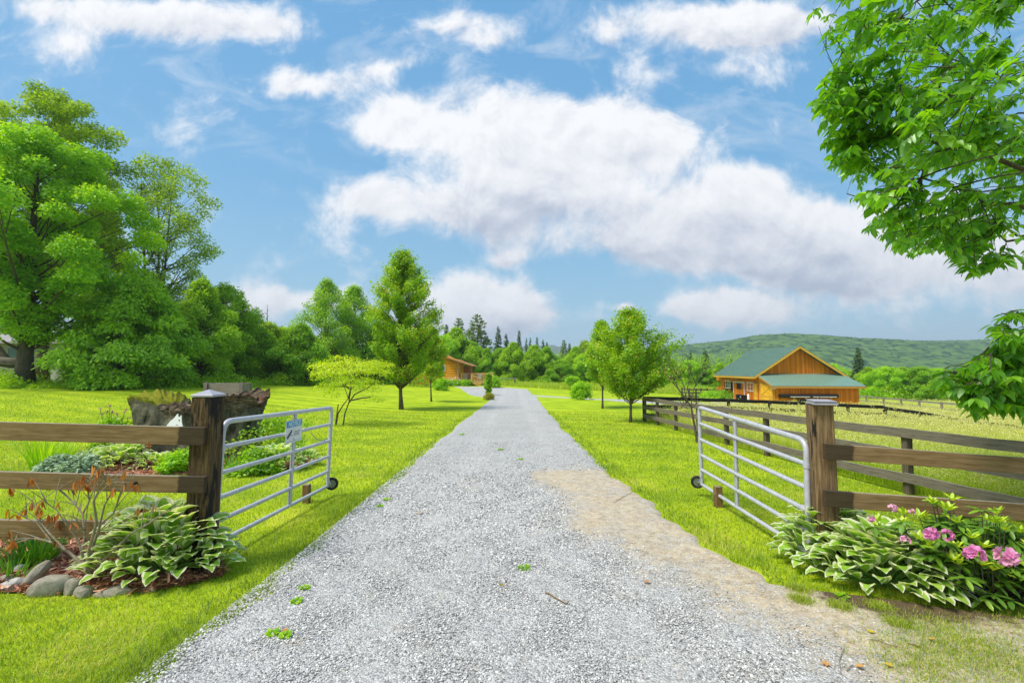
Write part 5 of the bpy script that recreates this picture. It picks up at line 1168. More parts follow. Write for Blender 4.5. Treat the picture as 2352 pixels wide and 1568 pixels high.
wood = [ # photo x, distance, photo y of the top, kind, width factor, label
 (1024, 105, 743, 'S', 1, 'dark pointed spruce, first on the skyline right of the reddish lawn maples'), (1053, 105, 728, 'P', .55, 'bushy pine top just left of the widest pine on the skyline'), (1097, 98, 720, 'P', .75, 'tallest and widest gray-green pine on the skyline over the cabin deck'),
 (1144, 102, 746, 'T', 1, 'ragged spruce just right of the widest skyline pine'), (1163, 106, 764, 'T', 1.1, 'short ragged spruce left of the clean pointed spruce'), (1192, 100, 757, 'S', .8, 'clean pointed dark spruce alone in the gap over the driveway end'),
 (1209, 125, 774, 'T', .7, 'first of the small spruce tips right of the clean pointed spruce'), (1218, 125, 773, 'T', .7, 'second of the small spruce tips right of the clean pointed spruce'), (1234, 112, 772, 'S', .7, 'medium spruce tip, third right of the clean pointed spruce'),
 (1248, 115, 778, 'T', .9, 'fourth spruce tip right of the clean pointed spruce'), (1256, 115, 784, 'S', .8, 'lowest spruce tip, last right of the clean pointed spruce'), (1296, 108, 779, 'P', .42, 'dark tufted pine tip left of the right lawn maples'), (1309, 110, 787, 'S', 1, 'small spruce tip beside the dark tufted pine'), (1345, 100, 783, 'C', .6, 'thin-leaved tree top just left of the right lawn maples'),
 (1046, 88, 753, 'A', .95, 'light green rounded tree directly behind the cabin porch roof'), (1012, 84, 770, 'D', .8, 'bright tree left of the cabin porch, partly behind the lawn maple'), (1078, 90, 785, 'B', .9, 'dark tree low behind the cabin porch roof end'), (1118, 86, 800, 'E', .85, 'dark shaded tree right behind the cabin deck'),
 (1150, 88, 800, 'B', .8, 'dark green tree right of the cabin deck'), (1179, 84, 786, 'A', .9, 'upright light green tree standing right of the cabin deck'), (1228, 82, 793, 'A', .95, 'broad green tree straight beyond the end of the driveway'), (1256, 84, 797, 'E', .95, 'broad darker tree just right of the driveway end'),
 (1290, 80, 826, 'B', .75, 'low bright-edged tree at the wood edge right of the driveway end'), (1322, 86, 796, 'A', .8, 'tall rounded tree left of the right lawn maples'), (1345, 82, 812, 'D', .7, 'yellow-green tree just left of the narrow right maple'), (1385, 84, 800, 'C', .9, 'thin green tree behind the narrow right maple'),
 (1425, 86, 800, 'A', .9, 'green tree hidden behind the rounded right maple'), (1470, 84, 808, 'D', .9, 'bright tree behind the right side of the rounded maple'), (1508, 84, 806, 'E', .8, 'dark tree right of the rounded maple'), (1535, 92, 806, 'P', .5, 'pine tip right of the rounded maple'),
 (1545, 86, 826, 'A', .8, 'green tree behind the bare sapling at its left'), (1585, 84, 828, 'D', .8, 'yellow-green tree straight behind the bare sapling'), (1588, 100, 805, 'T', 1.3, 'ragged dark spruce above the bare sapling'), (1622, 98, 803, 'T', 1.6, 'broad ragged spruce left of the barn roof'), (1620, 84, 832, 'E', .8, 'dark round tree between sapling and barn'),
 (1655, 82, 836, 'A', .8, 'green tree touching the left end of the barn roof'), (1680, 96, 818, 'S', 1, 'small dark spruce peeping over the left slope of the barn roof'), (1690, 84, 842, 'D', .8, 'bright tree behind the left slope of the barn roof'),
 (1905, 95, 835, 'D', .9, 'yellow-green tree behind the right slope of the barn roof'), (1945, 92, 850, 'D', .8, 'bright tree just right of the barn gable'), (1974, 88, 796, 'S', 1.25, 'lone tall gray-green spruce right of the barn'),
 (1996, 82, 843, 'A', 1.1, 'first bright tree of the row right of the lone spruce'), (2036, 76, 842, 'D', 1.2, 'second tree of the row right of the lone spruce'), (2075, 78, 843, 'A', 1.1, 'third tree of the row right of the lone spruce'), (2112, 74, 842, 'B', 1.1, 'darker fourth tree of the row right of the lone spruce'), (2155, 76, 846, 'D', 1.2, 'bright fifth tree of the row right of the lone spruce'),
 (2195, 78, 852, 'A', 1.1, 'sixth tree of the row, just left of the hanging leafy bough'), (2240, 76, 856, 'D', 1.2, 'low bright tree of the row behind the hanging leafy bough'), (2290, 78, 862, 'A', 1.2, 'tree of the row right behind the middle of the hanging bough'), (2345, 78, 862, 'D', 1.2, 'last tree of the row at the right edge behind the hanging bough'), (2420, 80, 860, 'A', 1.2, 'tree of the row just beyond the right edge')]
for i, (px, Y, yt, k, wf, lab) in enumerate(wood):
    p_, H_ = Ht(px, Y, yt); s_ = H_ / 10
    wx = s_ * wf if k in 'STP' else max(s_ * wf * 1.15, .6)
    if px > 1950 and k not in 'STP': wx = wf * .58
    plant_tree({'S': 'spruce', 'T': 'spruce', 'P': 'pine'}.get(k, 'forest_tree'), lib_tree(k), p_, lab, group='trees of the far wood', rz=i * 1.3, sc=(wx, wx, s_))
# back mass of the wood and undergrowth, nobody could count it
def mass(name, spots, leaf, mt, seed, per=90, light=.35, mtl2=None):
    r = np.random.default_rng(seed); P = []; V_ = []
    for (x, y, z, rx, rz__) in spots:
        n = int(per * r.uniform(.8, 1.2)); u = runit(n, r); u[:, 2] = np.abs(u[:, 2]); q = u * (r.random(n) ** .35)[:, None] * np.array([rx, rx, rz__]); P.append(q + np.array([x, y, z])); V_.append(light + r.uniform(-.25, .3) + r.normal(size=n) * .13 + .15 * u[:, 2])
    P = np.concatenate(P); n = len(P); o = obj(name, leaf_mesh(name, P, r.normal(size=(n, 3)), np.array([0, 0, .9]) + r.normal(size=(n, 3)) * .6, leaf * r.uniform(.6, 1.2, n), np.concatenate(V_), M[mt])); return o
r = np.random.default_rng(21); sp_ = []
for px in np.arange(940, 1720, 9): Y = r.uniform(92, 104); q = onground(px, Y); hh = at(px, r.uniform(800, 822), Y)[2] - q[2]; sp_ += [(q[0], Y, q[2] + hh * f_, 2.6, hh * .5) for f_ in (0, .45)]
tag(mass('back_wood', sp_, .34, 'maple', 3, 260, .3), 'dark closed wood behind the nearer trees', 'wood', kind='stuff')
sp_ = []
for px in np.arange(-150, 720, 5.5):
    Yb = np.interp(px, [-150, 50, 300, 480, 700], [27, 28.6, 30.2, 35, 46]); Y = Yb + r.uniform(0, 2.5); q = onground(px, Y); sp_.append((q[0], Y, q[2] - .1, r.uniform(.5, 1.2), r.uniform(.35, 1.5 if (px < 50 or px > 330) else (1.2 if px < 85 else .6 if px < 165 else .9))))
for px in np.arange(700, 930, 6): Y = np.interp(px, [700, 930], [50, 64]) + r.uniform(0, 3); q = onground(px, Y); sp_.append((q[0], Y, q[2] - .1, 1.2, r.uniform(.4, 1.2)))
for px in np.arange(1100, 1640, 6): Y = r.uniform(74, 80); q = onground(px, Y); sp_.append((q[0], Y, q[2] - .2, 1.4, r.uniform(.5, 1.4)))
tag(mass('undergrowth', sp_, .17, 'maple', 4, 260, .42), 'leafy undergrowth and ferns along the foot of the left tree line', 'undergrowth', kind='stuff')
sp_ = []
for px in np.arange(1950, 2440, 5): Y = r.uniform(72, 82); q = onground(px, Y); sp_.append((q[0], Y, q[2], 1.5, r.uniform(1.5, 3.2)))
tag(mass('hedgerow_growth', sp_, .24, 'bright', 6, 150, .45), 'bright young growth filling the foot of the tree row right of the barn', 'undergrowth', kind='stuff')
# rough fill behind the left tree line so that no bare horizon shows
sp_ = []
for px in np.arange(-250, 980, 9): Y = r.uniform(56, 70) if px > 480 else r.uniform(50, 58); q = onground(px, Y); sp_ += [(q[0], Y, q[2] + k * 1.6, 2.6, 2.2) for k in range(0, 3 if px > 200 else 2)]
tag(mass('back_thicket', sp_, .3, 'deep', 8, 120, .4), 'dark thicket behind the left tree line', 'undergrowth', kind='stuff')

# ---- small shrubs
def shrub(name, px, py, Hs, Rs, mt, label, seed, leaf=.06, ncl=30, per=90, prof='mound', cb=.05, flat=.7, tr=.03, cat='shrub', tmpl=L4, light=.5, multi=3):
    p_ = gp(px, py); return plant_tree(name, tree_meshes(Hs, Rs, cb, prof, ncl, per, leaf, M[mt], M['bark'], seed, tr=tr, flat=flat, clr=.3, droop=.15, light=light, fill=.5, multi=multi, tmpl=tmpl), p_, label, cat)
def hpx(px, py, yt): p_ = gp(px, py); return at(px, yt, p_[1])[2] - p_[2]
shrub('round_shrub', 1335, 918, hpx(1335, 918, 878), .95, 'bright', 'round bright green shrub on the right lawn left of the narrow maple', 80, .10)
shrub('column_shrub', 1122, 907, hpx(1122, 907, 858), .28, 'deep', 'slim dark upright shrub with a thin top at the left corner of the driveway', 81, .09, prof='column', ncl=24)
shrub('yellow_shrub', 1124, 918, hpx(1124, 918, 903), .50, 'yellowbush', 'low round golden shrub at the left edge of the driveway', 82, .05)
shrub('low_shrub', 1012, 896, 1.3, .9, 'bright', 'low green shrub where the driveway turns towards the cabin', 83, .12)
shrub('low_shrub', 1132, 889, 1.4, 1.0, 'bright', 'rounded green shrub at the foot of the cabin deck', 84, .14)
shrub('young_tree', 1316, 896, hpx(1316, 896, 866), .8, 'bright', 'small yellow-green young tree behind the round shrub', 85, .13, prof='round', cb=.8)
shrub('barn_shrub', 1652, 921, 1.3, 1.6, 'deep', 'dark shrub against the left corner of the barn', 86, .12, ncl=30)
shrub('barn_shrub', 1637, 922, 1.15, 1.5, 'bright', 'light green bush left of the dark shrub at the barn corner', 87, .12)
for (px, mt, w_, lab) in ((1047, 'white_flower', .8, 'white flowering bush in front of the log wall'), (1030, 'white_flower', .7, 'white flowering bush left of the white garden post'), (1068, 'bright', 1.0, 'green shrub in front of the porch railing'), (1077, 'deep', .7, 'dark shrub beside the cabin stairs'), (1020, 'purple_flower', .5, 'low purple flowers at the left of the cabin bed')):
    q = onground(px, 63.4); plant_tree('flower_shrub', tree_meshes(.75 if w_ > .6 else .4, w_, .1, 'mound', 18, 50, .13, M['bright' if 'flower' in mt else mt], M['bark'], int(px), tr=.03, flat=.7, clr=.3, multi=2), q, lab, 'shrub')
    if 'flower' in mt:
        rr_ = np.random.default_rng(int(px)); n = 90; u = runit(n, rr_); u[:, 2] = np.abs(u[:, 2]); P = u * np.array([w_, w_, 1.15 if w_ > .6 else .5]) + np.array([0, 0, .1]); e_ = [x for x in bpy.data.objects if x.get('label') == lab][0]
        obj('blossoms', leaf_mesh('blossoms', P, rr_.normal(size=(n, 3)), rr_.normal(size=(n, 3)), .16 * rr_.uniform(.6, 1.2, n), rr_.random(n), M[mt]), WM[e_.name], e_)
# a little bench table beyond the driveway end
q = onground(1170, 68); mq = T(*map(float, q)); e = empty('wooden_bench', mq, 'small pale wooden bench beyond the end of the driveway', 'bench'); mb = MB(); mb.box((-1.9, -.3, .95), (1.2, .3, 1.05)); mb.build('tabletop', M['board_pale'], e, mq)
for x_ in (-1.5, .8): mb = MB(); mb.box((x_ - .1, -.1, 0), (x_ + .1, .1, .95)); mb.build('leg', M['board_pale'], e, mq)
# ------------------------------------------------------------ overhanging tree at the top right, trunk outside the frame
def proj(P):
    P = np.asarray(P); f = P[:, 1] * math.cos(PITCH) + (P[:, 2] - CAMZ) * math.sin(PITCH); u = -P[:, 1] * math.sin(PITCH) + (P[:, 2] - CAMZ) * math.cos(PITCH)
    f = np.maximum(f, .05); return 1176 + FPX * P[:, 0] / f, 784 - FPX * u / f
CROWN = np.array([(1862, -80), (1868, 40), (1905, 95), (1945, 140), (1890, 165), (1866, 230), (1890, 330), (1930, 390), (1985, 455), (1990, 520), (2040, 560), (2085, 590), (2150, 565), (2200, 610), (2235, 635), (2290, 615), (2420, 580), (2600, 560), (2600, -600), (1700, -600)])
BOUGH = np.array([(2265, 735), (2350, 695), (2500, 690), (2520, 950), (2352, 955), (2300, 935), (2275, 968), (2225, 945), (2195, 905), (2140, 870), (2150, 845), (2230, 830), (2290, 790)])
def outside(P, poly):
    x, y = proj(P); return inpoly(x, y, poly) | (x > 2600) | (P[:, 1] < .6)
bt = np.array([6.7, 4.9, 0]); bt[2] = h(bt[0], bt[1]); Mo = T(*map(float, bt)); e = empty('overhanging_tree', Mo, 'leafy tree hanging in from the top right corner, its trunk outside the picture', 'tree')
r = np.random.default_rng(77); mb = MB()
mb.tube(curve((0, 0, -.2), (.1, 0, 7.4), (-.1, .1, 0), 8), [.22, .19, .17, .15, .13, .11, .08, .05, .02], 12)
twigs = []; cand = []
NB = 0; tries = 0
while NB < 430 and tries < 30000:
    tries += 1
    a = r.uniform(0, 6.283); rad = math.sqrt(r.uniform(.02, 1)) * 3.9; z = r.uniform(1.2, 8.2); t = (z - 2.2) / 6.2
    if rad > 4.1 * math.sqrt(max(0, 1 - ((z - 4.6) / 4.0) ** 2)): continue
    q = np.array([bt[0] + rad * math.cos(a), bt[1] + rad * math.sin(a) * .85, bt[2] + z]); x, y = proj(q[None]); x, y = x[0], y[0]
    inb = inpoly(np.array([x]), np.array([y]), BOUGH)[0]; inc = inpoly(np.array([x]), np.array([y]), CROWN)[0]
    if not (inb or inc or x > 2560): continue
    if not inb and z < 2.6: continue
    if q[1] < 1.6 or np.linalg.norm(q - np.array([0, 0, CAMZ])) < 2.6: continue
    if inc and x < 2400 and r.random() < .0: continue
    NB += 1; cand.append((q - bt, inb))
# a few sprays on the outline itself
for (px, py, Y) in ((1878, 20, 4.0), (1905, 60, 4.2), (1925, 100, 4.1), (1888, 190, 4.3), (1885, 240, 4.1), (1905, 300, 4.3), (1930, 360, 4.2), (1955, 250, 4.0), (1950, 420, 4.2), (1990, 470, 4.4), (2000, 520, 4.2), (2050, 555, 4.3), (2100, 575, 4.1), (2170, 590, 4.3), (2225, 615, 4.2), (2270, 600, 4.4), (2320, 585, 4.2), (2080, 520, 4.4), (2150, 520, 4.3), (2250, 540, 4.5),
                    (1920, 150, 3.9), (1985, 60, 3.9), (2040, 130, 4.0), (2000, 200, 4.1), (1970, 320, 4.3), (2030, 400, 4.3), (2060, 300, 4.2), (2100, 60, 3.8), (2160, 200, 4.0), (2200, 340, 4.2), (2130, 440, 4.3), (2250, 440, 4.2), (2310, 500, 4.3), (2300, 120, 3.9), (2230, 60, 3.9), (2310, 280, 4.1),
                    (2300, 740, 4.3), (2330, 760, 4.1), (2310, 800, 4.3), (2340, 830, 4.2), (2280, 860, 4.3), (2235, 865, 4.4), (2200, 862, 4.3), (2290, 900, 4.2), (2340, 890, 4.1), (2255, 920, 4.3), (2290, 935, 4.2), (2340, 925, 4.2), (2165, 858, 4.4), (2185, 862, 4.3), (2205, 870, 4.4), (2180, 870, 4.2), (2220, 850, 4.2), (2255, 855, 4.3), (2240, 890, 4.2), (2270, 895, 4.3), (2225, 905, 4.3), (2300, 720, 4.2), (2285, 745, 4.3), (2135, 868, 4.4), (2150, 858, 4.5), (2172, 880, 4.4), (2160, 872, 4.3), (2340, 715, 4.1), (2320, 780, 4.2), (2300, 760, 4.0), (2345, 790, 4.3), (2320, 850, 4.2), (2290, 875, 4.0), (2260, 940, 4.2), (2250, 910, 4.1), (2330, 870, 4.0),
                    (1868, 10, 4.1), (1880, 60, 4.0), (1872, 225, 4.2), (1880, 265, 4.2), (1895, 335, 4.2), (1915, 385, 4.2), (1945, 445, 4.3), (1975, 500, 4.3), (2010, 545, 4.2), (1900, 130, 4.2), (1935, 120, 4.0), (1960, 170, 4.1), (1895, 215, 4.0), (2040, 575, 4.2), (2195, 610, 4.2), (2240, 625, 4.1), (2290, 605, 4.2)):
    q = at(px, py, Y); cand.append((q - bt, py > 690))
P = []; D = []; U_ = []; S_ = []; V_ = []
# main limbs first; every spray then leaves the nearest limb
limbs = []
for gi in range(34):
    q, low = cand[(gi * 37 + 11) % len(cand)] if gi > 3 else [c_ for c_ in cand if c_[1]][gi * 5]
    L = np.linalg.norm(q[:2]); z0 = min(6.8, max(1.7, q[2] - L * r.uniform(.1, .35) + (.5 if low else 0))); q_ = q * np.array([.86, .86, 1])
    pa = curve((0, 0, z0), tuple(q_), (r.uniform(-.3, .3), r.uniform(-.3, .3), .16 * L), 9); pa = [Vector(p_) + Vector(r.normal(size=3)) * (.05 if 0 < k < 9 else 0) for k, p_ in enumerate(pa)]; r0 = .012 + .009 * L
    mb.tube(pa, [r0 * (1 - .8 * k / 9) for k in range(10)], 7, False); limbs += [(np.array(p_), low) for p_ in pa[2:]]
LPt = np.array([l_[0] for l_ in limbs]); LLow = np.array([l_[1] for l_ in limbs])
for q, low in cand:
    L = np.linalg.norm(q[:2]); dd_ = np.linalg.norm(LPt - q, axis=1) + (np.linalg.norm(LPt[:, :2], axis=1) > L) * 1.0 + (LLow != low) * .8; s = Vector(LPt[int(np.argmin(dd_))]); eD = Vector(q)
    ll = (eD - s).length; path = curve(s, eD, tuple(r.normal(size=3) * .12 * ll + np.array([0, 0, .15 * ll])), 6); r0 = .0045 + .003 * ll
    mb.tube(path, [r0 * (1 - .85 * k / 6) for k in range(7)], 5, False)
    outd = np.array([q[0], q[1], -.25 * L]); outd /= np.linalg.norm(outd)
    for tw in range(8):
        base = path[3 + tw % 4] if tw < 5 else path[6]; base = np.array(base); d = outd + r.normal(size=3) * np.array([.55, .55, .35]); d /= np.linalg.norm(d); tl_ = r.uniform(.18, .42)
        end = base + d * tl_ + np.array([0, 0, -.12 * tl_]); xy = proj((end + bt)[None])
        if not (inpoly(xy[0], xy[1], CROWN)[0] or inpoly(xy[0], xy[1], BOUGH)[0] or xy[0][0] > 2380): continue
        mb.tube([tuple(base), tuple((base + end) / 2 + np.array([0, 0, .02])), tuple(end)], [.005, .004, .0015], 4, False)
        n = int(r.integers(9, 14)); tt_ = np.linspace(.15, 1, n); pos = base + (end - base) * tt_[:, None]; side = np.cross(d, [0, 0, 1.]); side /= np.linalg.norm(side); sg_ = np.where(np.arange(n) % 2 == 0, 1, -1)[:, None]
        dirs = side * sg_ * .7 + d * .5 + np.array([0, 0, -.65]) + r.normal(size=(n, 3)) * .25
        P.append(pos + r.normal(size=(n, 3)) * .01); D.append(dirs); U_.append(np.array([0, 0, 1.]) + side * sg_ * .5 + r.normal(size=(n, 3)) * .35); S_.append(r.uniform(.06, .125, n)); V_.append(.45 + r.uniform(-.15, .2) + r.normal(size=n) * .14)
P = np.concatenate(P); D = np.concatenate(D); U_ = np.concatenate(U_); S_ = np.concatenate(S_); V_ = np.concatenate(V_)
x, y = proj(P + bt); ok = inpoly(x, y, np.array([(a - 22, b_ + 14) for a, b_ in CROWN])) | inpoly(x, y, np.array([(a - 6, b_ + 8) for a, b_ in BOUGH])) | (x > 2420)
P, D, U_, S_, V_ = P[ok], D[ok], U_[ok], S_[ok], V_[ok]
LB = ([(0, 0, 0), (.17, .14, .05), (.27, .36, .07), (.24, .6, .03), (.12, .84, -.05), (0, 1.08, -.16), (-.12, .84, -.05), (-.24, .6, .03), (-.27, .36, .07), (-.17, .14, .05), (0, .3, -.01), (0, .7, -.05)],
      [[(0, 1, 10, 9), (1, 2, 3, 10), (9, 10, 7, 8), (3, 4, 11, 10), (10, 11, 6, 7), (4, 5, 6, 11)]])
obj('crown', leaf_mesh('crown', P, D, U_, S_, V_, M['over'], LB), Mo, e)
mb.build('trunk', M['bark_dark'], e, Mo, smooth=True)
print('overhang leaves', len(P))

# ------------------------------------------------------------ hostas
def hosta_template(nu=7, nv=9):
    V = []; s_ = []; e_ = []
    for j in range(nv):
        t = j / (nv - 1); w_ = .33 * math.sin(math.pi * min(1, t ** .86)) ** .7 if 0 < t < 1 else .012
        for i in range(nu):
            u = -1 + 2 * i / (nu - 1); x = u * w_; z = .10 * abs(u) ** 1.3 * w_ * 2.2 + .20 * math.sin(math.pi * t * .85) - .16 * t * t + .035 * math.sin(t * 16 + i) * abs(u) ** 2
            V.append((x, t, z)); s_.append(abs(u) * .8 + t * .35 * abs(u)); e_.append(max(abs(u), (t - .80) * 4.6 if t > .80 else 0) * 1.0)
    F = [(j * nu + i, j * nu + i + 1, (j + 1) * nu + i + 1, (j + 1) * nu + i) for j in range(nv - 1) for i in range(nu - 1)]
    return V, F, s_, e_
HV, HF, HS, HE = hosta_template()
def hosta(p_, Rr, Hh, n, label, seed, lw=.17, oval=(1, 1), rz=0, group=None, small=False):
    r = np.random.default_rng(seed); P = []; D = []; U_ = []; S_ = []; v = []; mb = MB(); M0 = T(*map(float, p_)) @ Matrix.Rotation(rz, 4, 'Z')
    for i in range(n):
        t = ((i + .5) / n) ** .62; a = i * 2.39996 + r.uniform(-.25, .25); rad = Rr * (.06 + .74 * t) * r.uniform(.88, 1.08); z = Hh * (1.0 - .80 * t ** 1.7) * r.uniform(.86, 1.06)
        dx, dy = math.cos(a), math.sin(a); q = np.array([dx * rad * oval[0], dy * rad * oval[1], z]); el = 1.2 - 1.0 * t + r.uniform(-.25, .25)
        d = np.array([dx * math.cos(el), dy * math.cos(el), math.sin(el)]) + np.append(r.normal(size=2) * .16, 0); sz = lw * r.uniform(.8, 1.25) * (.8 + .5 * math.sin(math.pi * min(t + .15, 1))); st = q - d * sz * .25
        P.append(st); D.append(d); U_.append([-dx * math.sin(el) + r.uniform(-.3, .3), -dy * math.sin(el) + r.uniform(-.3, .3), math.cos(el) + .4]); S_.append(sz); v.append(.5 + r.uniform(-.4, .4))
        if not small: mb.tube(curve((dx * .03, dy * .03, 0), tuple(st), (0, 0, .12 * Hh), 3), [.006, .005, .004, .003], 5, False)
    P, D, U_, S_ = map(np.array, (P, D, U_, S_)); tv = np.array(HV); Rm = rotmats(D, U_); V = np.einsum('nij,kj->nki', Rm, tv) * S_[:, None, None] * np.array([1, 1, 1]) + P[:, None, :]
    V[:, :, 2] = np.maximum(V[:, :, 2], .012); k = len(tv); F = (np.array(HF)[None] + (np.arange(n) * k)[:, None, None]).reshape(-1, 4)
    me = mesh_np('leaves', V.reshape(-1, 3), F, M['hosta'], {'s': np.tile(HS, n), 'e': np.tile(HE, n), 'v': np.repeat(v, k)}, True)
    e = empty('hosta', M0, label, 'hosta', group); obj('leaves', me, M0, e)
    if not small: mb.build('stems', M['blade2'], e, M0)
    return e
M['blade2'] = simple('pale_stem', (.16, .30, .05), .5)
hosta(gp(372, 1318), .80, .52, 250, 'large white-edged hosta in the left bed in front of the gate post', 90, .205, (1.0, .62))
hosta(gp(1915, 1292), .66, .46, 200, 'white-edged hosta at the foot of the right gate post', 91, .185, (1.0, .75))
hosta(gp(2035, 1345), .70, .38, 230, 'white-edged hosta spreading over bare soil at the foot of the rhododendron', 92, .20, (1.05, .7), R(-25))

# ------------------------------------------------------------ daylilies, blades

def blades(P, az, length, width, el0, bend, v, nseg=4):
    """bent blades: base P, azimuth, start elevation el0, bend down by 'bend' radians over the length"""
    n = len(P); V = np.zeros((n, nseg * 2 + 1, 3)); cur = P.copy(); el = el0.copy(); side = np.stack([-np.sin(az), np.cos(az), np.zeros(n)], -1)
    for k in range(nseg + 1):
        t = k / nseg; w_ = width * (1 - t ** 1.6) * .5
        if k < nseg: V[:, 2 * k] = cur - side * w_[:, None]; V[:, 2 * k + 1] = cur + side * w_[:, None]
        else: V[:, 2 * k] = cur
        stp = (length / nseg)[:, None]; cur = cur + np.stack([np.cos(az) * np.cos(el), np.sin(az) * np.cos(el), np.sin(el)], -1) * stp; el = el - bend / nseg
    k = nseg * 2 + 1; q = np.array([(2 * j, 2 * j + 1, 2 * j + 3, 2 * j + 2) for j in range(nseg - 1)]); t3 = np.array([(2 * nseg - 2, 2 * nseg - 1, 2 * nseg)])
    o = (np.arange(n) * k)[:, None, None]; F = ([(q[None] + o).reshape(-1, 4)] if nseg > 1 else []) + [(t3[None] + o).reshape(-1, 3)]
    return V.reshape(-1, 3), F, np.repeat(np.clip(v, 0, 1), k)
def blade_clump(name, p_, n, length, spread, width, label, seed, mt='blade', el=(1.0, 1.5), bend=(.5, 1.5), cat='plant', light=.5):
    r = np.random.default_rng(seed); a = r.random(n) * 6.283; q = np.sqrt(r.random(n)) * spread; P = np.stack([q * np.cos(a), q * np.sin(a), np.zeros(n)], -1)
    V, F, v = blades(P, a + r.normal(size=n) * .5, length * r.uniform(.6, 1.1, n), width * r.uniform(.7, 1.2, n), r.uniform(*el, n), r.uniform(*bend, n), light + r.normal(size=n) * .2, 5)
    o = obj(name, mesh_np(name, V, F, M[mt], {'v': v}), T(*map(float, p_))); tag(o, label, cat); return o
blade_clump('daylily', gp(80, 1300), 170, .52, .13, .016, 'dark green daylily clump in the mulch left of the bare azalea', 95)
blade_clump('daylily', gp(30, 1330), 50, .35, .12, .013, 'low daylily tuft at the left edge beside the pale stones', 96, light=.6)
# ------------------------------------------------------------ stones around the left bed
def stone(px, py, sx, sy, sz, label, seed, rz=0, tilt=0, mt='rock', lift=.35, ang_=1.0):
    bm = bmesh.new(); bmesh.ops.create_icosphere(bm, subdivisions=4, radius=1); r = random.Random(seed); pl = []
    for _ in range(9): v = Vector((r.gauss(0, 1), r.gauss(0, 1), r.gauss(0, 1))).normalized(); pl.append((v, r.uniform(.68, .92)))
    from mathutils import noise as mn
    for v in bm.verts:
        c = v.co.copy()
        for n_, d in pl:
            k = c.dot(n_) - d
            if k > 0: c -= n_ * k * .85 * ang_
        c *= 1 + .05 * mn.noise(c * 2.3 + Vector((seed, 0, 0))) + .012 * mn.noise(c * 9)
        v.co = Vector((c.x * sx, c.y * sy, c.z * sz))
    me = bpy.data.meshes.new('stone'); bm.to_mesh(me); bm.free(); me.materials.append(M[mt]); me.polygons.foreach_set('use_smooth', [True] * len(me.polygons))
    p_ = gp(px, py); o = obj('stone', me, T(p_[0], p_[1], p_[2] + sz * lift) @ Matrix.Rotation(R(rz), 4, 'Z') @ Matrix.Rotation(R(tilt), 4, 'Y')); tag(o, label, 'stone', 'stones edging the left flower bed'); return o
stone(115, 1362, .155, .11, .095, 'large rounded tan stone, the biggest along the left bed', 1, 8, -12, lift=.6)
stone(78, 1344, .06, .08, .15, 'pointed stone leaning behind and left of the biggest stone', 2, 20, 38, lift=.5)
stone(166, 1362, .07, .06, .09, 'upright oval stone just right of the biggest stone', 3, -20, 28, lift=.5)
stone(192, 1368, .075, .065, .06, 'small oval stone right of the upright one', 4, -30, 10, lift=.5)
stone(32, 1350, .10, .075, .055, 'flat pale stone at the left end of the row', 5, 12, -10, 'rock_pale', lift=.6)
stone(45, 1318, .06, .05, .06, 'small pale stone behind the flat pale one', 6, 0, 0, 'rock_pale', lift=.5)
stone(8, 1340, .07, .06, .05, 'gray stone cut by the left edge of the picture', 7, 0, 0, lift=.5)
stone(70, 1325, .09, .05, .045, 'low gray stone between the pale stone and the pointed one', 8, 0, 0, lift=.4)
stone(262, 1362, .16, .09, .045, 'low flat brown stone half hidden under the left hosta', 9, 5, 0, lift=.3)
stone(345, 1352, .12, .08, .03, 'flat stone under the front leaves of the left hosta', 10, 0, 0, lift=.2)
# mulch bed and chips
def blob_poly(pts, n=60):
    return [gp(*q) for q in pts]
bed1 = blob_poly([(-160, 1225), (-20, 1228), (120, 1232), (260, 1238), (400, 1246), (500, 1280), (520, 1320), (440, 1345), (330, 1362), (210, 1366), (100, 1368), (0, 1362), (-200, 1380)])
patch('mulch_bed', bed1, .06, M['mulch'], .022)
bed2 = blob_poly([(90, 1062), (170, 1048), (300, 1042), (470, 1038), (620, 1040), (715, 1052), (728, 1064), (690, 1076), (560, 1084), (420, 1092), (250, 1094), (120, 1084)])
patch('mulch_bed', bed2, .12, M['mulch'], .03)
def chips(name, poly, n, size, seed, label):
    P2 = np.array([(q[0], q[1]) for q in poly]); r = np.random.default_rng(seed); x = r.uniform(P2[:, 0].min(), P2[:, 0].max(), n * 2); y = r.uniform(P2[:, 1].min(), P2[:, 1].max(), n * 2); k = inpoly(x, y, P2); x, y = x[k][:n], y[k][:n]; n = len(x)
    pos = np.stack([x, y, H(x, y) + .03 + r.random(n) * .02], -1); d = r.normal(size=(n, 3)); d[:, 2] *= .25
    o = obj(name, leaf_mesh(name, pos, d, np.array([0, 0, 1.]) + r.normal(size=(n, 3)) * .5, size * r.uniform(.5, 1.4, n), r.random(n), M['chip'], ([(-.14, 0, 0), (.14, .02, 0), (.10, 1, 0), (-.1, .95, 0)], [[(0, 1, 2, 3)]]))); tag(o, label, 'mulch', kind='stuff')
chips('mulch_chips', bed1, 9000, .06, 5, 'red bark chips strewn in the left front bed')
chips('bed_chips', bed2, 5000, .07, 6, 'red bark chips around the old stump')
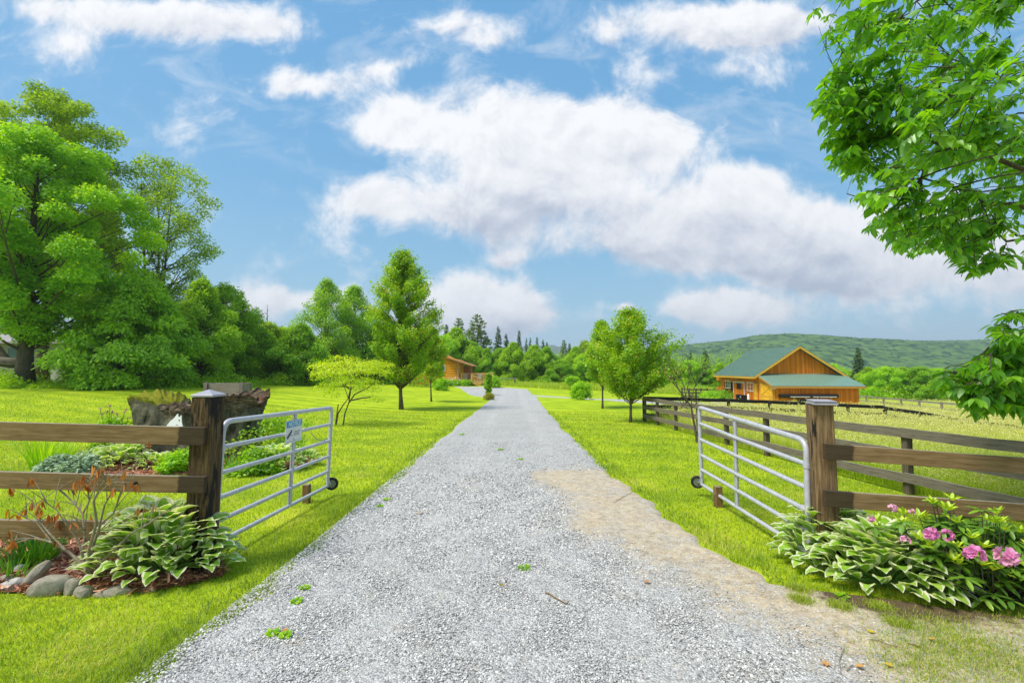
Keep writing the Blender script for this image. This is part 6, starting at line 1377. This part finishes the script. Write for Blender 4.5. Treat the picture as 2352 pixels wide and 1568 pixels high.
# ------------------------------------------------------------ bare azalea with hanging brown leaves
p_ = onground(200, 4.08); M0 = T(*map(float, p_)); e = empty('withered_azalea', M0, 'withered azalea with bare pale stems and a few hanging brown leaves', 'shrub'); mb = MB(); r = np.random.default_rng(31); tips = []
stems = [((200, 1310), (188, 1270), (195, 1230), (190, 1180), (165, 1150), (120, 1110)), ((200, 1310), (205, 1260), (222, 1200), (215, 1150), (235, 1110), (250, 1095)), ((205, 1310), (215, 1250), (228, 1210), (240, 1160), (262, 1120)),
         ((198, 1310), (180, 1285), (150, 1262), (120, 1245), (85, 1200), (40, 1180)), ((206, 1310), (235, 1288), (270, 1255), (300, 1225), (345, 1200), (370, 1180)), ((195, 1300), (180, 1240), (150, 1200), (130, 1170), (100, 1150)), ((212, 1240), (245, 1215), (290, 1195), (330, 1165)),
         ((150, 1262), (110, 1220), (90, 1195), (75, 1150)), ((190, 1180), (205, 1150), (200, 1110), (210, 1090)), ((120, 1245), (80, 1235), (30, 1248)), ((228, 1205), (260, 1180), (275, 1140), (285, 1110))]
for k, pts in enumerate(stems):
    dy = r.uniform(-.22, .22); P_ = [Vector(at(a, b_, p_[1] + dy * i / 4)) - Vector(p_) for i, (a, b_) in enumerate(pts)]; r0 = .011 if k < 5 else .006; mb.tube(P_, [r0 * (1 - .8 * i / (len(P_) - 1)) + .0025 for i in range(len(P_))], 6); tips.append(P_[-1])
    for q in range(8):
        i = int(r.integers(len(P_) // 2, len(P_))); a = P_[i - 1].lerp(P_[i], r.random()); d = Vector(r.normal(size=3) * .09) + Vector((0, 0, .09)) + (P_[i] - P_[i - 1]).normalized() * .05; b_ = a + d; mb.tube([a, a.lerp(b_, .5) + Vector((0, 0, .008)), b_], [.0045, .0035, .002], 5)
        if r.random() < .6: tips.append(b_)
mb.build('stems', M['bark_pale'], e, M0, smooth=True)
P = []; 
for t in tips:
    for _ in range(int(r.integers(2, 5)) if r.random() < .75 else 0): P.append(np.array(t) + r.normal(size=3) * .006)
P = np.array(P); n = len(P); d = r.normal(size=(n, 3)) * .28; d[:, 2] -= 1; obj('dry_leaves', leaf_mesh('dry_leaves', P, d, r.normal(size=(n, 3)), r.uniform(.06, .10, n), r.random(n), M['dryleaf'], ([(0, 0, 0), (.13, .3, .08), (.12, .7, .06), (0, 1, 0), (-.12, .7, .06), (-.13, .3, .08), (0, .5, -.02)], [[(0, 1, 6), (1, 2, 6), (2, 3, 6), (3, 4, 6), (4, 5, 6), (5, 0, 6)]])), M0, e)
# ------------------------------------------------------------ rhododendron
ctr = onground(2240, 3.95); M0 = T(*map(float, ctr)); e = empty('rhododendron', M0, 'low rhododendron with pink flower clusters in front of the right fence', 'shrub'); r = np.random.default_rng(41); mb = MB()
RH = np.array([(1968, 1170), (1995, 1130), (2040, 1150), (2110, 1130), (2200, 1150), (2290, 1180), (2352, 1215), (2600, 1260), (2600, 1420), (2352, 1380), (2290, 1400), (2215, 1392), (2185, 1340), (2150, 1275), (2080, 1235), (2010, 1215), (1970, 1200)])
W_ = []; k = 0
while len(W_) < 330 and k < 30000:
    k += 1; a = r.uniform(0, 6.283); u = r.random() ** .5; x = ctr[0] + .1 + 1.35 * u * math.cos(a); y = 3.95 + .40 * u * math.sin(a); zt = .84 * (1 - u * u * .6); z = zt * r.uniform(.3, 1.0)
    q = np.array([x, y, h(x, y) + z]); pr = proj(q[None]); 
    if inpoly(pr[0], pr[1], RH)[0]: W_.append((q - ctr, z / zt))
P = []; D = []; U_ = []; S_ = []; V_ = []
for q, hi in W_:
    mb.tube(curve((q[0] * .25, q[1] * .25, 0), tuple(q), (q[0] * .25, q[1] * .25, -.05), 4), [.008, .006, .005, .004, .003], 5, False)
    new = hi > .82 and r.random() < .75; n = int(r.integers(7, 11)); a = np.arange(n) * 6.283 / n + r.random() * 6; el = r.uniform(.5, 1.2, n) if new else r.uniform(-.75, .25, n)
    P.append(np.repeat(q[None], n, 0)); D.append(np.stack([np.cos(a) * np.cos(el), np.sin(a) * np.cos(el), np.sin(el)], -1)); U_.append(np.stack([-np.cos(a) * np.sin(el) * .6, -np.sin(a) * np.sin(el) * .6, np.full(n, 1.)], -1) + r.normal(size=(n, 3)) * .15)
    S_.append(r.uniform(.06, .09, n) if new else r.uniform(.095, .135, n)); V_.append((.85 if new else .28) + r.normal(size=n) * .13)
LR = ([(0, 0, 0), (.10, .2, .02), (.16, .5, .03), (.12, .82, .0), (0, 1.02, -.06), (-.12, .82, 0), (-.16, .5, .03), (-.10, .2, .02), (0, .5, -.01)], [[(0, 1, 8), (1, 2, 8), (2, 3, 8), (3, 4, 8), (4, 5, 8), (5, 6, 8), (6, 7, 8), (7, 0, 8)]])
obj('leaves', leaf_mesh('leaves', np.concatenate(P), np.concatenate(D), np.concatenate(U_), np.concatenate(S_), np.concatenate(V_), M['rhodo'], LR), M0, e); mb.build('stems', M['bark'], e, M0)
for (px, py, Y, rad, lt) in ((2135, 1222, 3.62, .085, .3), (2175, 1228, 3.64, .065, .35), (2238, 1272, 3.52, .095, .35), (2312, 1278, 3.5, .105, .7), (2080, 1240, 3.66, .05, .8), (2050, 1165, 3.75, .045, .85), (2095, 1175, 3.75, .035, .9), (2000, 1190, 3.75, .04, .5)):
    c = at(px, py, Y) - ctr; n = 13; u = runit(n, r); u[:, 2] = u[:, 2] * .8 + .1; u[:, 1] -= .3; P = []; D = []; U_ = []
    for w_ in u:
        w_ = w_ / np.linalg.norm(w_); s1 = np.cross(w_, [0, 0, 1.]); s1 /= np.linalg.norm(s1) + 1e-6; s2 = np.cross(w_, s1)
        for k in range(5): a = k * 1.2566; dd = w_ * .75 + (s1 * math.cos(a) + s2 * math.sin(a)) * .8; P.append(c + w_ * rad * .35); D.append(dd); U_.append(-(s1 * math.cos(a) + s2 * math.sin(a)) + w_)
    n = len(P); obj('blossom', leaf_mesh('blossom', np.array(P), np.array(D), np.array(U_), rad * r.uniform(.34, .5, n), lt + r.normal(size=n) * .15, M['petal'], ([(0, 0, 0), (.18, .35, .02), (.34, .7, .05), (.16, 1, -.03), (-.16, 1, -.03), (-.34, .7, .05), (-.18, .35, .02)], [[(0, 1, 2, 3), (0, 3, 4, 5)], [(0, 5, 6)]])), M0, e)

# ------------------------------------------------------------ old hollow stump with the planter box, and its bed
YS_ = 10.6; c = onground(452, YS_); M0 = T(*map(float, c)); r = np.random.default_rng(3)
def sx(px): return at(px, 980, YS_ - .05)[0] - c[0]
def sz(py): return at(452, py, YS_ - .4)[2] - c[2]
na, nz = 240, 46; from mathutils import noise as mn
a_ = np.linspace(0, 2 * math.pi, na, endpoint=False)
topk = [(300, 922), (318, 915), (345, 913), (372, 920), (400, 936), (410, 939), (440, 934), (470, 928), (500, 918), (540, 912), (575, 908), (598, 916), (605, 930)]
tx = [sx(q[0]) for q in topk]; tz = [sz(q[1]) for q in topk]
rx = (sx(605) - sx(298)) / 2; x0 = (sx(605) + sx(298)) / 2; ry = .62
def ring(a, t, inner=0):
    rxx = (rx - inner) * (.80 + .20 * t); ryy = (ry - inner) * (.9 + .12 * t); ca, sa = math.cos(a), math.sin(a); pw = .72
    x = x0 + rxx * math.copysign(abs(ca) ** pw, ca); y = ryy * math.copysign(abs(sa) ** pw, sa); waist = .16 * math.exp(-((x - sx(410)) / .16) ** 2); y *= (1 - waist * 1.6)
    return x, y
V = []; rot = []; moss = []; rust = []
def right0(x): return 1 if x > sx(410) else .15
for layer, inner in ((0, 0), (1, .30)):
    for k in range(nz):
        t = k / (nz - 1)
        for a in a_:
            x, y = ring(a, t, inner); zt = float(np.interp(x, tx, tz)) + (.06 if y > 0 else 0) - (.16 if layer else 0); z = -.1 + (zt + .1) * t
            n1 = mn.noise(Vector((x * 1.6, y * 1.6, z * 1.2 + layer * 7))); n2 = mn.noise(Vector((x * 6, y * 6, z * 4))); n3 = mn.noise(Vector((x * 26, y * 26, z * 10)))
            disp = .12 * n1 + .045 * n2 + .012 * n3; nx_, ny_ = math.cos(a), math.sin(a)
            rg = abs(mn.noise(Vector((x * 3.2, y * 3.2, layer * 2 + 3)))) * .20 * (t ** 6) + .08 * mn.noise(Vector((x * 14, y * 14, 1))) * t ** 5; ridg = right0(x) * max(0, min(1, (t - .6) * 3)) * .07 * mn.noise(Vector(((x + z * 1.2) * 9, z * 16, 2))); disp += ridg
            V.append((x + nx_ * disp, y + ny_ * disp * 1.2, z + rg)); right = 1 if x > sx(405) else 0
            rot.append(max(0, min(1, (t - .74 + .12 * n2) * 7)) * (1 if right else .3) + (.8 if layer else 0)); moss.append(max(0, (t - .9) * 9) * (1 if x < sx(385) else 0)); rust.append(max(0, (t - .93) * 6) * (1 if x > sx(565) else 0))
n0 = na * nz; F = []
for L0 in (0, n0):
    for k in range(nz - 1):
        for i in range(na): j = (i + 1) % na; q = (L0 + k * na + i, L0 + k * na + j, L0 + (k + 1) * na + j, L0 + (k + 1) * na + i); F.append(q if L0 == 0 else q[::-1])
t0 = (nz - 1) * na
for i in range(na): j = (i + 1) % na; F.append((t0 + i, t0 + j, n0 + t0 + j, n0 + t0 + i))
me = mesh_np('hollow_stump', np.array(V), np.array(F), M['stump'], {'rot': rot, 'moss': moss, 'rust': rust}, True)
o = obj('hollow_stump', me, M0); tag(o, 'huge hollow gray stump with a mossy left end and a ragged rotten right rim', 'stump')
# soil and rotten wood filling the hollow
fx = np.linspace(-1, 1, 46); X, Y = np.meshgrid(x0 + fx * (rx - .12), fx * (ry - .1)); Z = np.interp(X, tx, tz) - .05 + np.array([[.10 * mn.noise(Vector((x * 3, y * 9, 4))) + .05 * mn.noise(Vector((x * 12, y * 25, 9))) for x, y in zip(xr, yr)] for xr, yr in zip(X, Y)])
idx = np.arange(X.size).reshape(X.shape); F = np.stack([idx[:-1, :-1], idx[:-1, 1:], idx[1:, 1:], idx[1:, :-1]], -1).reshape(-1, 4)
F = F[((np.abs(X - x0) / (rx - .12)) ** 2.6 + (np.abs(Y) / (ry - .1)) ** 2.6 < .97).ravel()[F].all(1)]
obj('rotten_core', mesh_np('rotten_core', np.stack([X, Y, Z], -1).reshape(-1, 3), F, M['stump'], {'rot': np.ones(X.size), 'moss': (X < sx(380)).astype(float).ravel() * .7, 'rust': np.zeros(X.size)}), M0, o)
mb = MB(); rr_ = random.Random(4)      # slanting splinters on the right rim
for k in range(0):
    x = rr_.uniform(sx(420), sx(596)); z = float(np.interp(x, tx, tz)) + rr_.uniform(-.10, .03); y = rr_.uniform(-.62, -.1); L = rr_.uniform(.12, .4); mb.bar((x, y, z), (x + L, y - .02, z - L * rr_.uniform(-.1, .35)), rr_.uniform(.02, .05), .02)

# painted white horse head, flat, leaning on the stump
oh = at(407, 966, 9.55); mh = T(*map(float, oh)) @ Matrix.Rotation(R(-12), 4, 'X'); s_ = .0095
hp = [(-24, -22), (-20, -9), (-14, 0), (-8, 5), (-4, 12), (-1, 16), (1, 9), (5, 8), (7, 13), (9, 5), (11, -3), (15, -12), (19, -19), (17, -24), (12, -25), (7, -18), (3, -20), (0, -28), (-3, -40), (-25, -40)]
mb = MB(); mb.prism([(x * s_, z * s_) for x, z in hp], -.008, .008, 1); o2 = mb.build('horse_cutout', M['white'], None, mh); tag(o2, 'flat white horse-head cutout leaning on the front of the hollow stump', 'ornament')
mb = MB(); mb.tube([(4 * s_, -.01, 2 * s_), (5.5 * s_, -.012, 1 * s_)], .012, 6); mb.tube([(0, -.01, -8 * s_), (4 * s_, -.01, -10 * s_)], .005, 5); mb.build('painted_eye', M['ink'], o2, mh)
# planter box behind the stump
cb_ = onground(515, 11.6); xl_ = at(470, 900, 11.5)[0]; xr_ = at(560, 900, 11.5)[0]; zt_ = at(515, 880, 11.5)[2]; mbx = T(*map(float, cb_)); e = empty('planter_box', mbx, 'weathered gray plank box standing up behind the hollow stump', 'planter')
a_0, a_1, zt_ = xl_ - cb_[0], xr_ - cb_[0], zt_ - cb_[2]
for k in range(4): z0 = zt_ - .30 * (k + 1) + .008; mb = MB(); mb.box((0, -.02, 0), (a_1 - a_0 - .18, .02, .288)); mb.build('plank', M['box_wood'], e, mbx @ T(a_0 + .09, -.1, z0), bevel=.004)
for x_ in (a_0, a_1 - .09): mb = MB(); mb.box((0, -.06, 0), (.09, .04, zt_ + .02)); mb.build('corner_board', M['post_pale'], e, mbx @ T(x_, -.1, 0), bevel=.004)
for x_ in (a_0 + .02, a_1 - .06): mb = MB(); mb.box((0, 0, 0), (.04, .30, zt_)); mb.build('side_panel', M['box_wood'], e, mbx @ T(x_, -.06, 0))
mb = MB(); mb.box((0, -.02, 0), (a_1 - a_0, .02, zt_)); mb.build('back_panel', M['box_wood'], e, mbx @ T(a_0, .25, 0))
# plants of the stump bed
def bedplant(px, Y, kind, size, label, seed, mt='bright', n=60, cat='plant'):
    q = onground(px, Y)
    if kind == 'hosta': return hosta(q, size, size * .62, n, label, seed, size * .30, (1.25, .8), small=True)
    if kind == 'blade': return blade_clump('iris', q, n, size, size * .22, .022, label, seed, mt, (1.1, 1.5), (.2, .8))
    if kind == 'bush': return plant_tree('leafy_plant', tree_meshes(size, size * .9, .04, 'mound', 26, 60, .06, M[mt], M['blade2'], seed, tr=.012, flat=.7, clr=.32, multi=3, light=.5), q, label, cat)
bedplant(290, 9.3, 'hosta', .66, 'pale-edged hosta mound under the mossy left end of the stump', 101, n=110)
bedplant(225, 9.5, 'hosta', .45, 'smaller hosta at the left of the stump bed', 102, n=70)
bedplant(365, 9.2, 'hosta', .45, 'small hosta in front of the middle of the stump', 103, n=60)
bedplant(635, 9.1, 'hosta', .62, 'hosta seen through the rails of the left gate', 104, n=100)
bedplant(695, 9.6, 'hosta', .45, 'pale hosta at the right end of the stump bed', 105, n=60)
bedplant(110, 9.2, 'blade', .85, 'sword-leaved iris fan at the left end of the stump bed', 106, n=110)
bedplant(150, 9.4, 'blade', .75, 'second iris clump beside the sword-leaved fan', 107, n=80)
bedplant(688, 9.9, 'blade', .6, 'grassy iris clump behind the right end of the stump bed', 108, n=60)
bedplant(150, 8.9, 'bush', .27, 'silvery gray felt-leaved plant in the stump bed', 109, 'silver')
bedplant(205, 8.95, 'bush', .26, 'second silvery plant left of the hosta mound', 110, 'silver')
bedplant(595, 8.9, 'bush', .42, 'dark green bushy phlox behind the left gate', 111, 'deep')
bedplant(640, 10.6, 'bush', .95, 'tall green perennial at the right end of the stump', 112, 'deep')
bedplant(420, 9.0, 'bush', .35, 'low green plant beside the left gate post', 113, 'bright')
bedplant(540, 8.8, 'blade', .5, 'loose grass tuft in front of the stump, behind the gate hinge', 114, n=60, mt='blade')
q = onground(262, 9.9); mq = T(*map(float, q)); e = plant_tree('tall_perennial', tree_meshes(.95, .42, .15, 'mound', 26, 55, .055, M['deep'], M['blade2'], 115, tr=.012, flat=.7, clr=.32, multi=5, light=.55), q, 'tall pink-budded perennial at the left of the stump', 'plant')
mb = MB(); P = []; rr_ = np.random.default_rng(12)
for (px, py) in ((230, 938), (245, 945), (257, 943), (270, 950), (288, 942), (235, 950), (252, 932), (295, 960)): t_ = at(px, py, 9.9 + rr_.uniform(-.2, .2)) - q; mb.tube([(t_[0] * .4, t_[1] * .4, .5), tuple(t_)], [.008, .005], 5); P += [t_ + rr_.normal(size=3) * .015 for _ in range(10)]
mb.build('stems', M['blade2'], e, mq); P = np.array(P); obj('buds', leaf_mesh('buds', P, rr_.normal(size=(len(P), 3)), rr_.normal(size=(len(P), 3)), np.full(len(P), .035), rr_.random(len(P)), M['purple_flower']), mq, e)

# ------------------------------------------------------------ grass on the lawn, denser near the camera
BED = [np.array([(q[0], q[1]) for q in b_]) for b_ in (bed1, bed2)]
def lawn_ok(x, y):
    ok = (x < drive_l(y) + wob(y) + .03) | (x > drive_r(y) + wob(y, 1.7) - .03)
    for P2 in BED: ok &= ~inpoly(x, y, P2)
    ok &= ~(np.abs(x) > 40); return ok
def fence_x(y): return np.interp(y, [-3, 2, 5.0, 7.2, 10, 14, q0[1]], [6.9, 6.75, 6.45, 6.15, 5.95, 5.75, q0[0]])
r = np.random.default_rng(55); N = 620000
y = 2.2 * (26 / 2.2) ** (r.random(N) ** 1.15); x = r.uniform(-1.35, 1.35, N) * (y + .5); k = lawn_ok(x, y) & ((x < fence_x(y)) | (y > q0[1])); x, y = x[k], y[k]; n = len(x)
pz = H(x, y); sc_ = np.clip(y / 4.5, .8, 4.5)
patchy = .5 + .5 * np.sin(x * 1.7 + 2 * np.sin(y * .9)) * np.sin(y * 1.3 + 1.5 * np.sin(x * 1.1)); dry = (np.sin(x * 3.1 + 1) * np.sin(y * 2.3 + x) > .55) & (r.random(n) < .45) & (y < 9)
d_edge = np.minimum(np.abs(x - drive_l(y)), np.abs(x - drive_r(y))); lng = np.where(d_edge < .28, 1.5, 1.0)
V, F, v = blades(np.stack([x, y, pz - .005], -1), r.random(n) * 6.283, (.026 + .034 * r.random(n)) * lng * (1 + .25 * patchy) * np.clip(sc_ ** .25, 1, 1.3), .0042 * sc_, r.uniform(.5, 1.45, n), r.uniform(.1, 1.3, n), np.where(dry, r.uniform(.85, 1, n), .42 + .18 * patchy + r.normal(size=n) * .24 - .12 * (lng > 1.2)), 2)
tag(obj('lawn_grass', mesh_np('lawn_grass', V, F, M['grass'], {'v': v})), 'short yellow-green mown lawn grass', 'grass', kind='stuff')
print('lawn blades', n)
# tufts on the bare verge and weeds in the gravel
N = 16000; cx_, cy_ = [], []
tz_ = [(2080, 1490), (2150, 1450), (2200, 1500), (2260, 1480), (2320, 1520), (2120, 1540), (2230, 1545), (2340, 1450), (2300, 1560), (2180, 1560), (2060, 1440), (2020, 1400), (1930, 1400), (1835, 1360), (1840, 1385)]
P0 = np.array([gp(*q)[:2] for q in tz_]); N = 24000; i = r.integers(0, len(tz_), N); sd_ = np.where(i < 10, .17, .045); x = P0[i, 0] + r.normal(size=N) * sd_; y = P0[i, 1] + r.normal(size=N) * sd_
V, F, v = blades(np.stack([x, y, H(x, y) + .02], -1), r.random(N) * 6.283, r.uniform(.02, .055, N), np.full(N, .003), r.uniform(.5, 1.4, N), r.uniform(.1, 1.2, N), .55 + r.normal(size=N) * .25, 2)
tag(obj('verge_grass', mesh_np('verge_grass', V, F, M['grass'], {'v': v})), 'thin patchy grass on the sandy verge at the lower right', 'grass', kind='stuff')
# small weeds in the gravel (each a thing)
wl = [(1205, 1312, .06, 'green weed in the middle of the gravel'), (888, 1152, .05, 'weed near the left gravel edge level with the stub post'), (872, 1168, .03, 'tiny weed just below the left edge weed'), (700, 1358, .035, 'weed tuft low on the left gravel, beside brown debris'), (680, 1390, .035, 'round weed below the tuft on the left gravel'),
      (625, 1465, .03, 'weed at the lower left of the gravel'), (655, 1470, .03, 'weed beside the lower left one'), (1060, 1000, .06, 'weed on the left gravel edge near the far lawn'), (1150, 1035, .05, 'small weed on the gravel beyond the gates'), (1195, 1058, .04, 'faint weed at mid driveway'), (1300, 960, .07, 'weed on the right gravel edge far off'), (1935, 1380, .05, 'grass weed on the sandy verge by the hosta')]
for i, (px, py, s_, lab) in enumerate(wl):
    q = gp(px, py); rr_ = np.random.default_rng(900 + i); s_ *= .7; n = 36; a = rr_.random(n) * 6.283; rad = np.sqrt(rr_.random(n)) * s_; P = np.stack([rad * np.cos(a), rad * np.sin(a), .012 + rr_.random(n) * s_ * .35], -1)
    d = np.stack([np.cos(a), np.sin(a), rr_.uniform(-.1, .5, n)], -1); o = obj('weed', leaf_mesh('weed', P, d, np.array([0, 0, 1.]) + rr_.normal(size=(n, 3)) * .4, .026 * rr_.uniform(.6, 1.3, n) * (1 + q[1] / 10), .45 + rr_.normal(size=n) * .2, M['bright']), T(q[0], q[1], q[2] + .02)); tag(o, 'small ' + lab, 'weed', 'weeds in the gravel')
# sticks and fallen leaves
for i, (pts, r0, lab) in enumerate([(((1253, 1371), (1272, 1381), (1302, 1397)), .0075, 'short reddish-brown stick lying on the gravel'), (((2000, 1560 - 80), (2040, 1492), (2075, 1500)), .0028, 'thin twig on the sandy gravel at the right'), (((1940, 1500), (1928, 1530), (1932, 1560)), .0026, 'pale curved twig at the lower right of the gravel'),
                                    (((1410, 1160), (1425, 1150), (1452, 1135)), .004, 'thin twig on the sand patch'), (((1945, 1555), (1960, 1540)), .0028, 'tiny twig near the bottom right'), (((2085, 1490), (2115, 1499)), .005, 'dark twig among the sparse verge grass')]):
    P_ = [Vector(gp(*q)) + Vector((0, 0, .038)) for q in pts]; mb = MB(); P_.insert(1, P_[0].lerp(P_[1], .5) + Vector((.004, .006, .004))); mb.tube(P_, [r0 * .8, r0, r0 * .9, r0 * .6][:len(P_)], 7)
    if i == 0: mb.tube([P_[-1], P_[-1] + Vector((.018, .02, .01))], [r0, .003], 6); mb.tube([P_[-2], P_[-2] + Vector((.02, -.012, .008))], [.004, .002], 5)
    o = mb.build('stick', M['bark_pale'] if 'pale' in lab else M['stub'], None, smooth=True); tag(o, lab, 'stick')
ML = ([(0, 0, 0), (.16, .22, .04), (.45, .2, .1), (.3, .48, .02), (.42, .75, .08), (.14, .72, .0), (0, 1.05, .06), (-.14, .72, 0), (-.42, .75, .08), (-.3, .48, .02), (-.45, .2, .1), (-.16, .22, .04), (0, .5, 0)], [[(i, (i + 1) % 12, 12) for i in range(12)]])
M['fallen'] = leafmat('fallen_leaf', [(0, (.60, .50, .02)), (.5, (.62, .33, .10)), (1, (.5, .16, .05))], trans=.2)
for i, (px, py, v_, lab) in enumerate([(2235, 1440 - 10, 0, 'x'), (1152, 1358, .1, 'small yellow leaf on the gravel'), (1478, 1344, .7, 'tiny orange leaf on the gravel at the right'), (2002, 1460, .05, 'yellow leaf where the sand meets the gravel'), (1965, 1545, .5, 'pale orange leaf near the bottom edge'), (966, 1182, .5, 'orange leaf on the grass edge by the left gate'), (650, 1458, .9, 'reddish dead leaf at the lower left gravel'), (2130, 1480, .3, 'pale leaf on the sandy verge'), (2035, 1535, .15, 'cream leaf at the bottom right of the gravel'), (1900, 1545, .6, 'tan leaf near the pale twig')][1:]):
    q = gp(px, py); rr_ = np.random.default_rng(700 + i); o = obj('fallen_leaf', leaf_mesh('fallen_leaf', np.zeros((1, 3)), np.array([[rr_.normal(), rr_.normal(), .1]]), np.array([[.1, .1, 1.]]), np.array([.055 if q[1] < 4 else .07]), np.array([v_]), M['fallen'], ML), T(q[0], q[1], q[2] + .042)); tag(o, lab, 'leaf')
# loose stones on the driveway
N = 290000; r = np.random.default_rng(66); y = 2.1 * (13 / 2.1) ** (r.random(N) ** 1.2); t_ = r.random(N); L0 = drive_l(y) - .06; x = L0 + (drive_r(y) - L0) * t_; sa = sand_amt(x, y); k = (r.random(N) > sa * 1.25 - .12) & (r.random(N) < np.clip((10 - y) / 4, .12, 1)) & (x < 1.3 * y + 1); x, y = x[k], y[k]; n = len(x)
ic = np.array([(0, 0, 1), (.9, 0, .1), (.3, .8, -.05), (-.7, .55, .1), (-.75, -.5, 0), (.25, -.85, .1), (0, 0, -1.)]) * np.array([1, 1, .6]); fc = [(0, 1, 2), (0, 2, 3), (0, 3, 4), (0, 4, 5), (0, 5, 1)]
Rm = rotmats(r.normal(size=(n, 3)) * np.array([1, 1, .35]), np.array([0, 0, 1.]) + r.normal(size=(n, 3)) * .35); Rm = Rm * r.uniform(.65, 1.25, (n, 1, 3)); rut_ = .018 * np.exp(-((x + 1.0) / .3) ** 2) + .018 * np.exp(-((x - .85) / .3) ** 2)
size = .0062 * r.uniform(.5, 1.5, n) ** 1.3 * np.clip(y / 4, 1, 1.8); V, F = cloud(ic, [fc], np.stack([x, y, H(x, y) + .0295 - rut_], -1), Rm, size)
tag(obj('gravel_stones', mesh_np('gravel_stones', V, F, M['stone'], {'v': np.repeat(np.clip(r.normal(.5, .26, n), 0, .96) * (1 - .0 * x), len(ic))})), 'loose gray crushed stone covering the driveway', 'gravel', kind='stuff')
for i, (px, py, s_, lab) in enumerate([(2178, 1466, .022, 'white pebble on the sandy verge at the lower right'), (2120 - 60, 1425, .014, 'small gray pebble on the sandy verge'), (1985, 1175 + 20, .016, 'x')][:2]):
    stone(px, py, s_, s_ * .8, s_ * .7, lab, 60 + i, 0, 0, 'rock_pale', .9)['group'] = 'pebbles on the verge'
# tall pasture grass beyond the right fence
N = 330000; r = np.random.default_rng(88); y = 3.0 * (60 / 3.0) ** (r.random(N) ** .8); x = fence_x(y) + .15 + (r.random(N) ** .9) * (1.35 * y + 1 - fence_x(y)).clip(0.1)
P2 = np.array([(q[0], q[1]) for q in yard]); bloc = MBn.inverted()
lx_ = (x - BC[0]) * math.cos(-ang) - (y - BC[1]) * math.sin(-ang); ly_ = (x - BC[0]) * math.sin(-ang) + (y - BC[1]) * math.cos(-ang)
inside = (lx_ > -.1) & (lx_ < BW + .1) & (ly_ > -.1) & (ly_ < BL)
yardm = inpoly(x, y, P2) | ((lx_ > -6) & (lx_ < -.1) & (ly_ > 0))
k = (x < 1.4 * y + 1) & ~inside & ~yardm & ~((y > q0[1] + .2) & (x < q0[0] + (y - q0[1]) * .9)) & ~((y > 30) & (x < 20)); x, y = x[k], y[k]; n = len(x)
sc_ = np.clip(y / 7, .8, 5); pt = .5 + .5 * np.sin(x * .9 + 1.3 * np.sin(y * .5)) * np.sin(y * .7 + x * .3); hgt = np.interp(y, [3, 9, 15, 19, 22, 26, 30, 40], [.28, .42, .52, .60, .64, .58, .45, .5]) * r.uniform(.5, 1.15, n) * (.75 + .5 * pt)
V, F, v = blades(np.stack([x, y, H(x, y)], -1), r.random(n) * 6.283, hgt, .0045 * sc_, r.uniform(1.05, 1.52, n), r.uniform(.1, 1.1, n), .38 + .25 * pt + r.normal(size=n) * .16 + np.clip((y - 8) / 40, 0, .2), 3)
tag(obj('pasture_grass', mesh_np('pasture_grass', V, F, M['hay'], {'v': v})), 'tall unmown pasture grass going to seed beyond the rail fence', 'grass', kind='stuff')
print('pasture blades', n)
# seed heads
m_ = r.random(n) < np.clip((y - 4) / 12, 0, 1) * .34; xs_, ys_2, hh = x[m_], y[m_], hgt[m_]; n2 = len(xs_); pos = np.stack([xs_, ys_2, H(xs_, ys_2) + hh * 1.12], -1) + r.normal(size=(n2, 3)) * .03
st = np.repeat(pos, 3, 0) + r.normal(size=(n2 * 3, 3)) * np.array([.02, .02, .03]) ; V, F = cloud(L4[0], L4[1], st, rotmats(r.normal(size=(n2 * 3, 3)) * .5 + np.array([0, 0, 1.]), r.normal(size=(n2 * 3, 3))), .05 * r.uniform(.5, 1.1, n2 * 3) * np.repeat(np.clip(ys_2 / 16, .6, 1.6), 3))
M['seed'] = leafmat('grass_seed_head', [(0, (.55, .56, .16)), (1, (.78, .74, .38))], trans=.3, gloss=.0)
tag(obj('grass_seed_heads', mesh_np('grass_seed_heads', V, F, M['seed'], {'v': np.repeat(r.random(n2 * 3), 4)})), 'pale seed heads standing over the pasture', 'grass', kind='stuff')
# rough grass strip before the far wood
N = 50000; Y = r.uniform(62, 80, N); X = r.uniform(-3, 34, N); k = (Y > ytop + 2.5); X, Y = X[k], Y[k]; n = len(X); V, F, v = blades(np.stack([X, Y, H(X, Y)], -1), r.random(n) * 6.283, r.uniform(.25, .7, n), np.full(n, .05), r.uniform(1.1, 1.5, n), r.uniform(.1, .9, n), .45 + r.normal(size=n) * .2, 2)
tag(obj('rough_grass', mesh_np('rough_grass', V, F, M['hay'], {'v': v})), 'rough grass between the driveway end and the far wood', 'grass', kind='stuff')

# ------------------------------------------------------------ the air over the far hills
hm, t = mat('haze'); v = t.new('ShaderNodeVolumePrincipled'); v.inputs['Color'].default_value = (.80, .88, 1.0, 1); v.inputs['Density'].default_value = .00030; v.inputs['Anisotropy'].default_value = .2
t.l.new(v.outputs[0], t.out.inputs['Volume']); hb = MB(); hb.box((-3600, -1200, -22), (3600, 3600, 260)); ho = hb.build('haze', hm); tag(ho, 'thin bluish haze over the far hills', 'haze', kind='stuff')
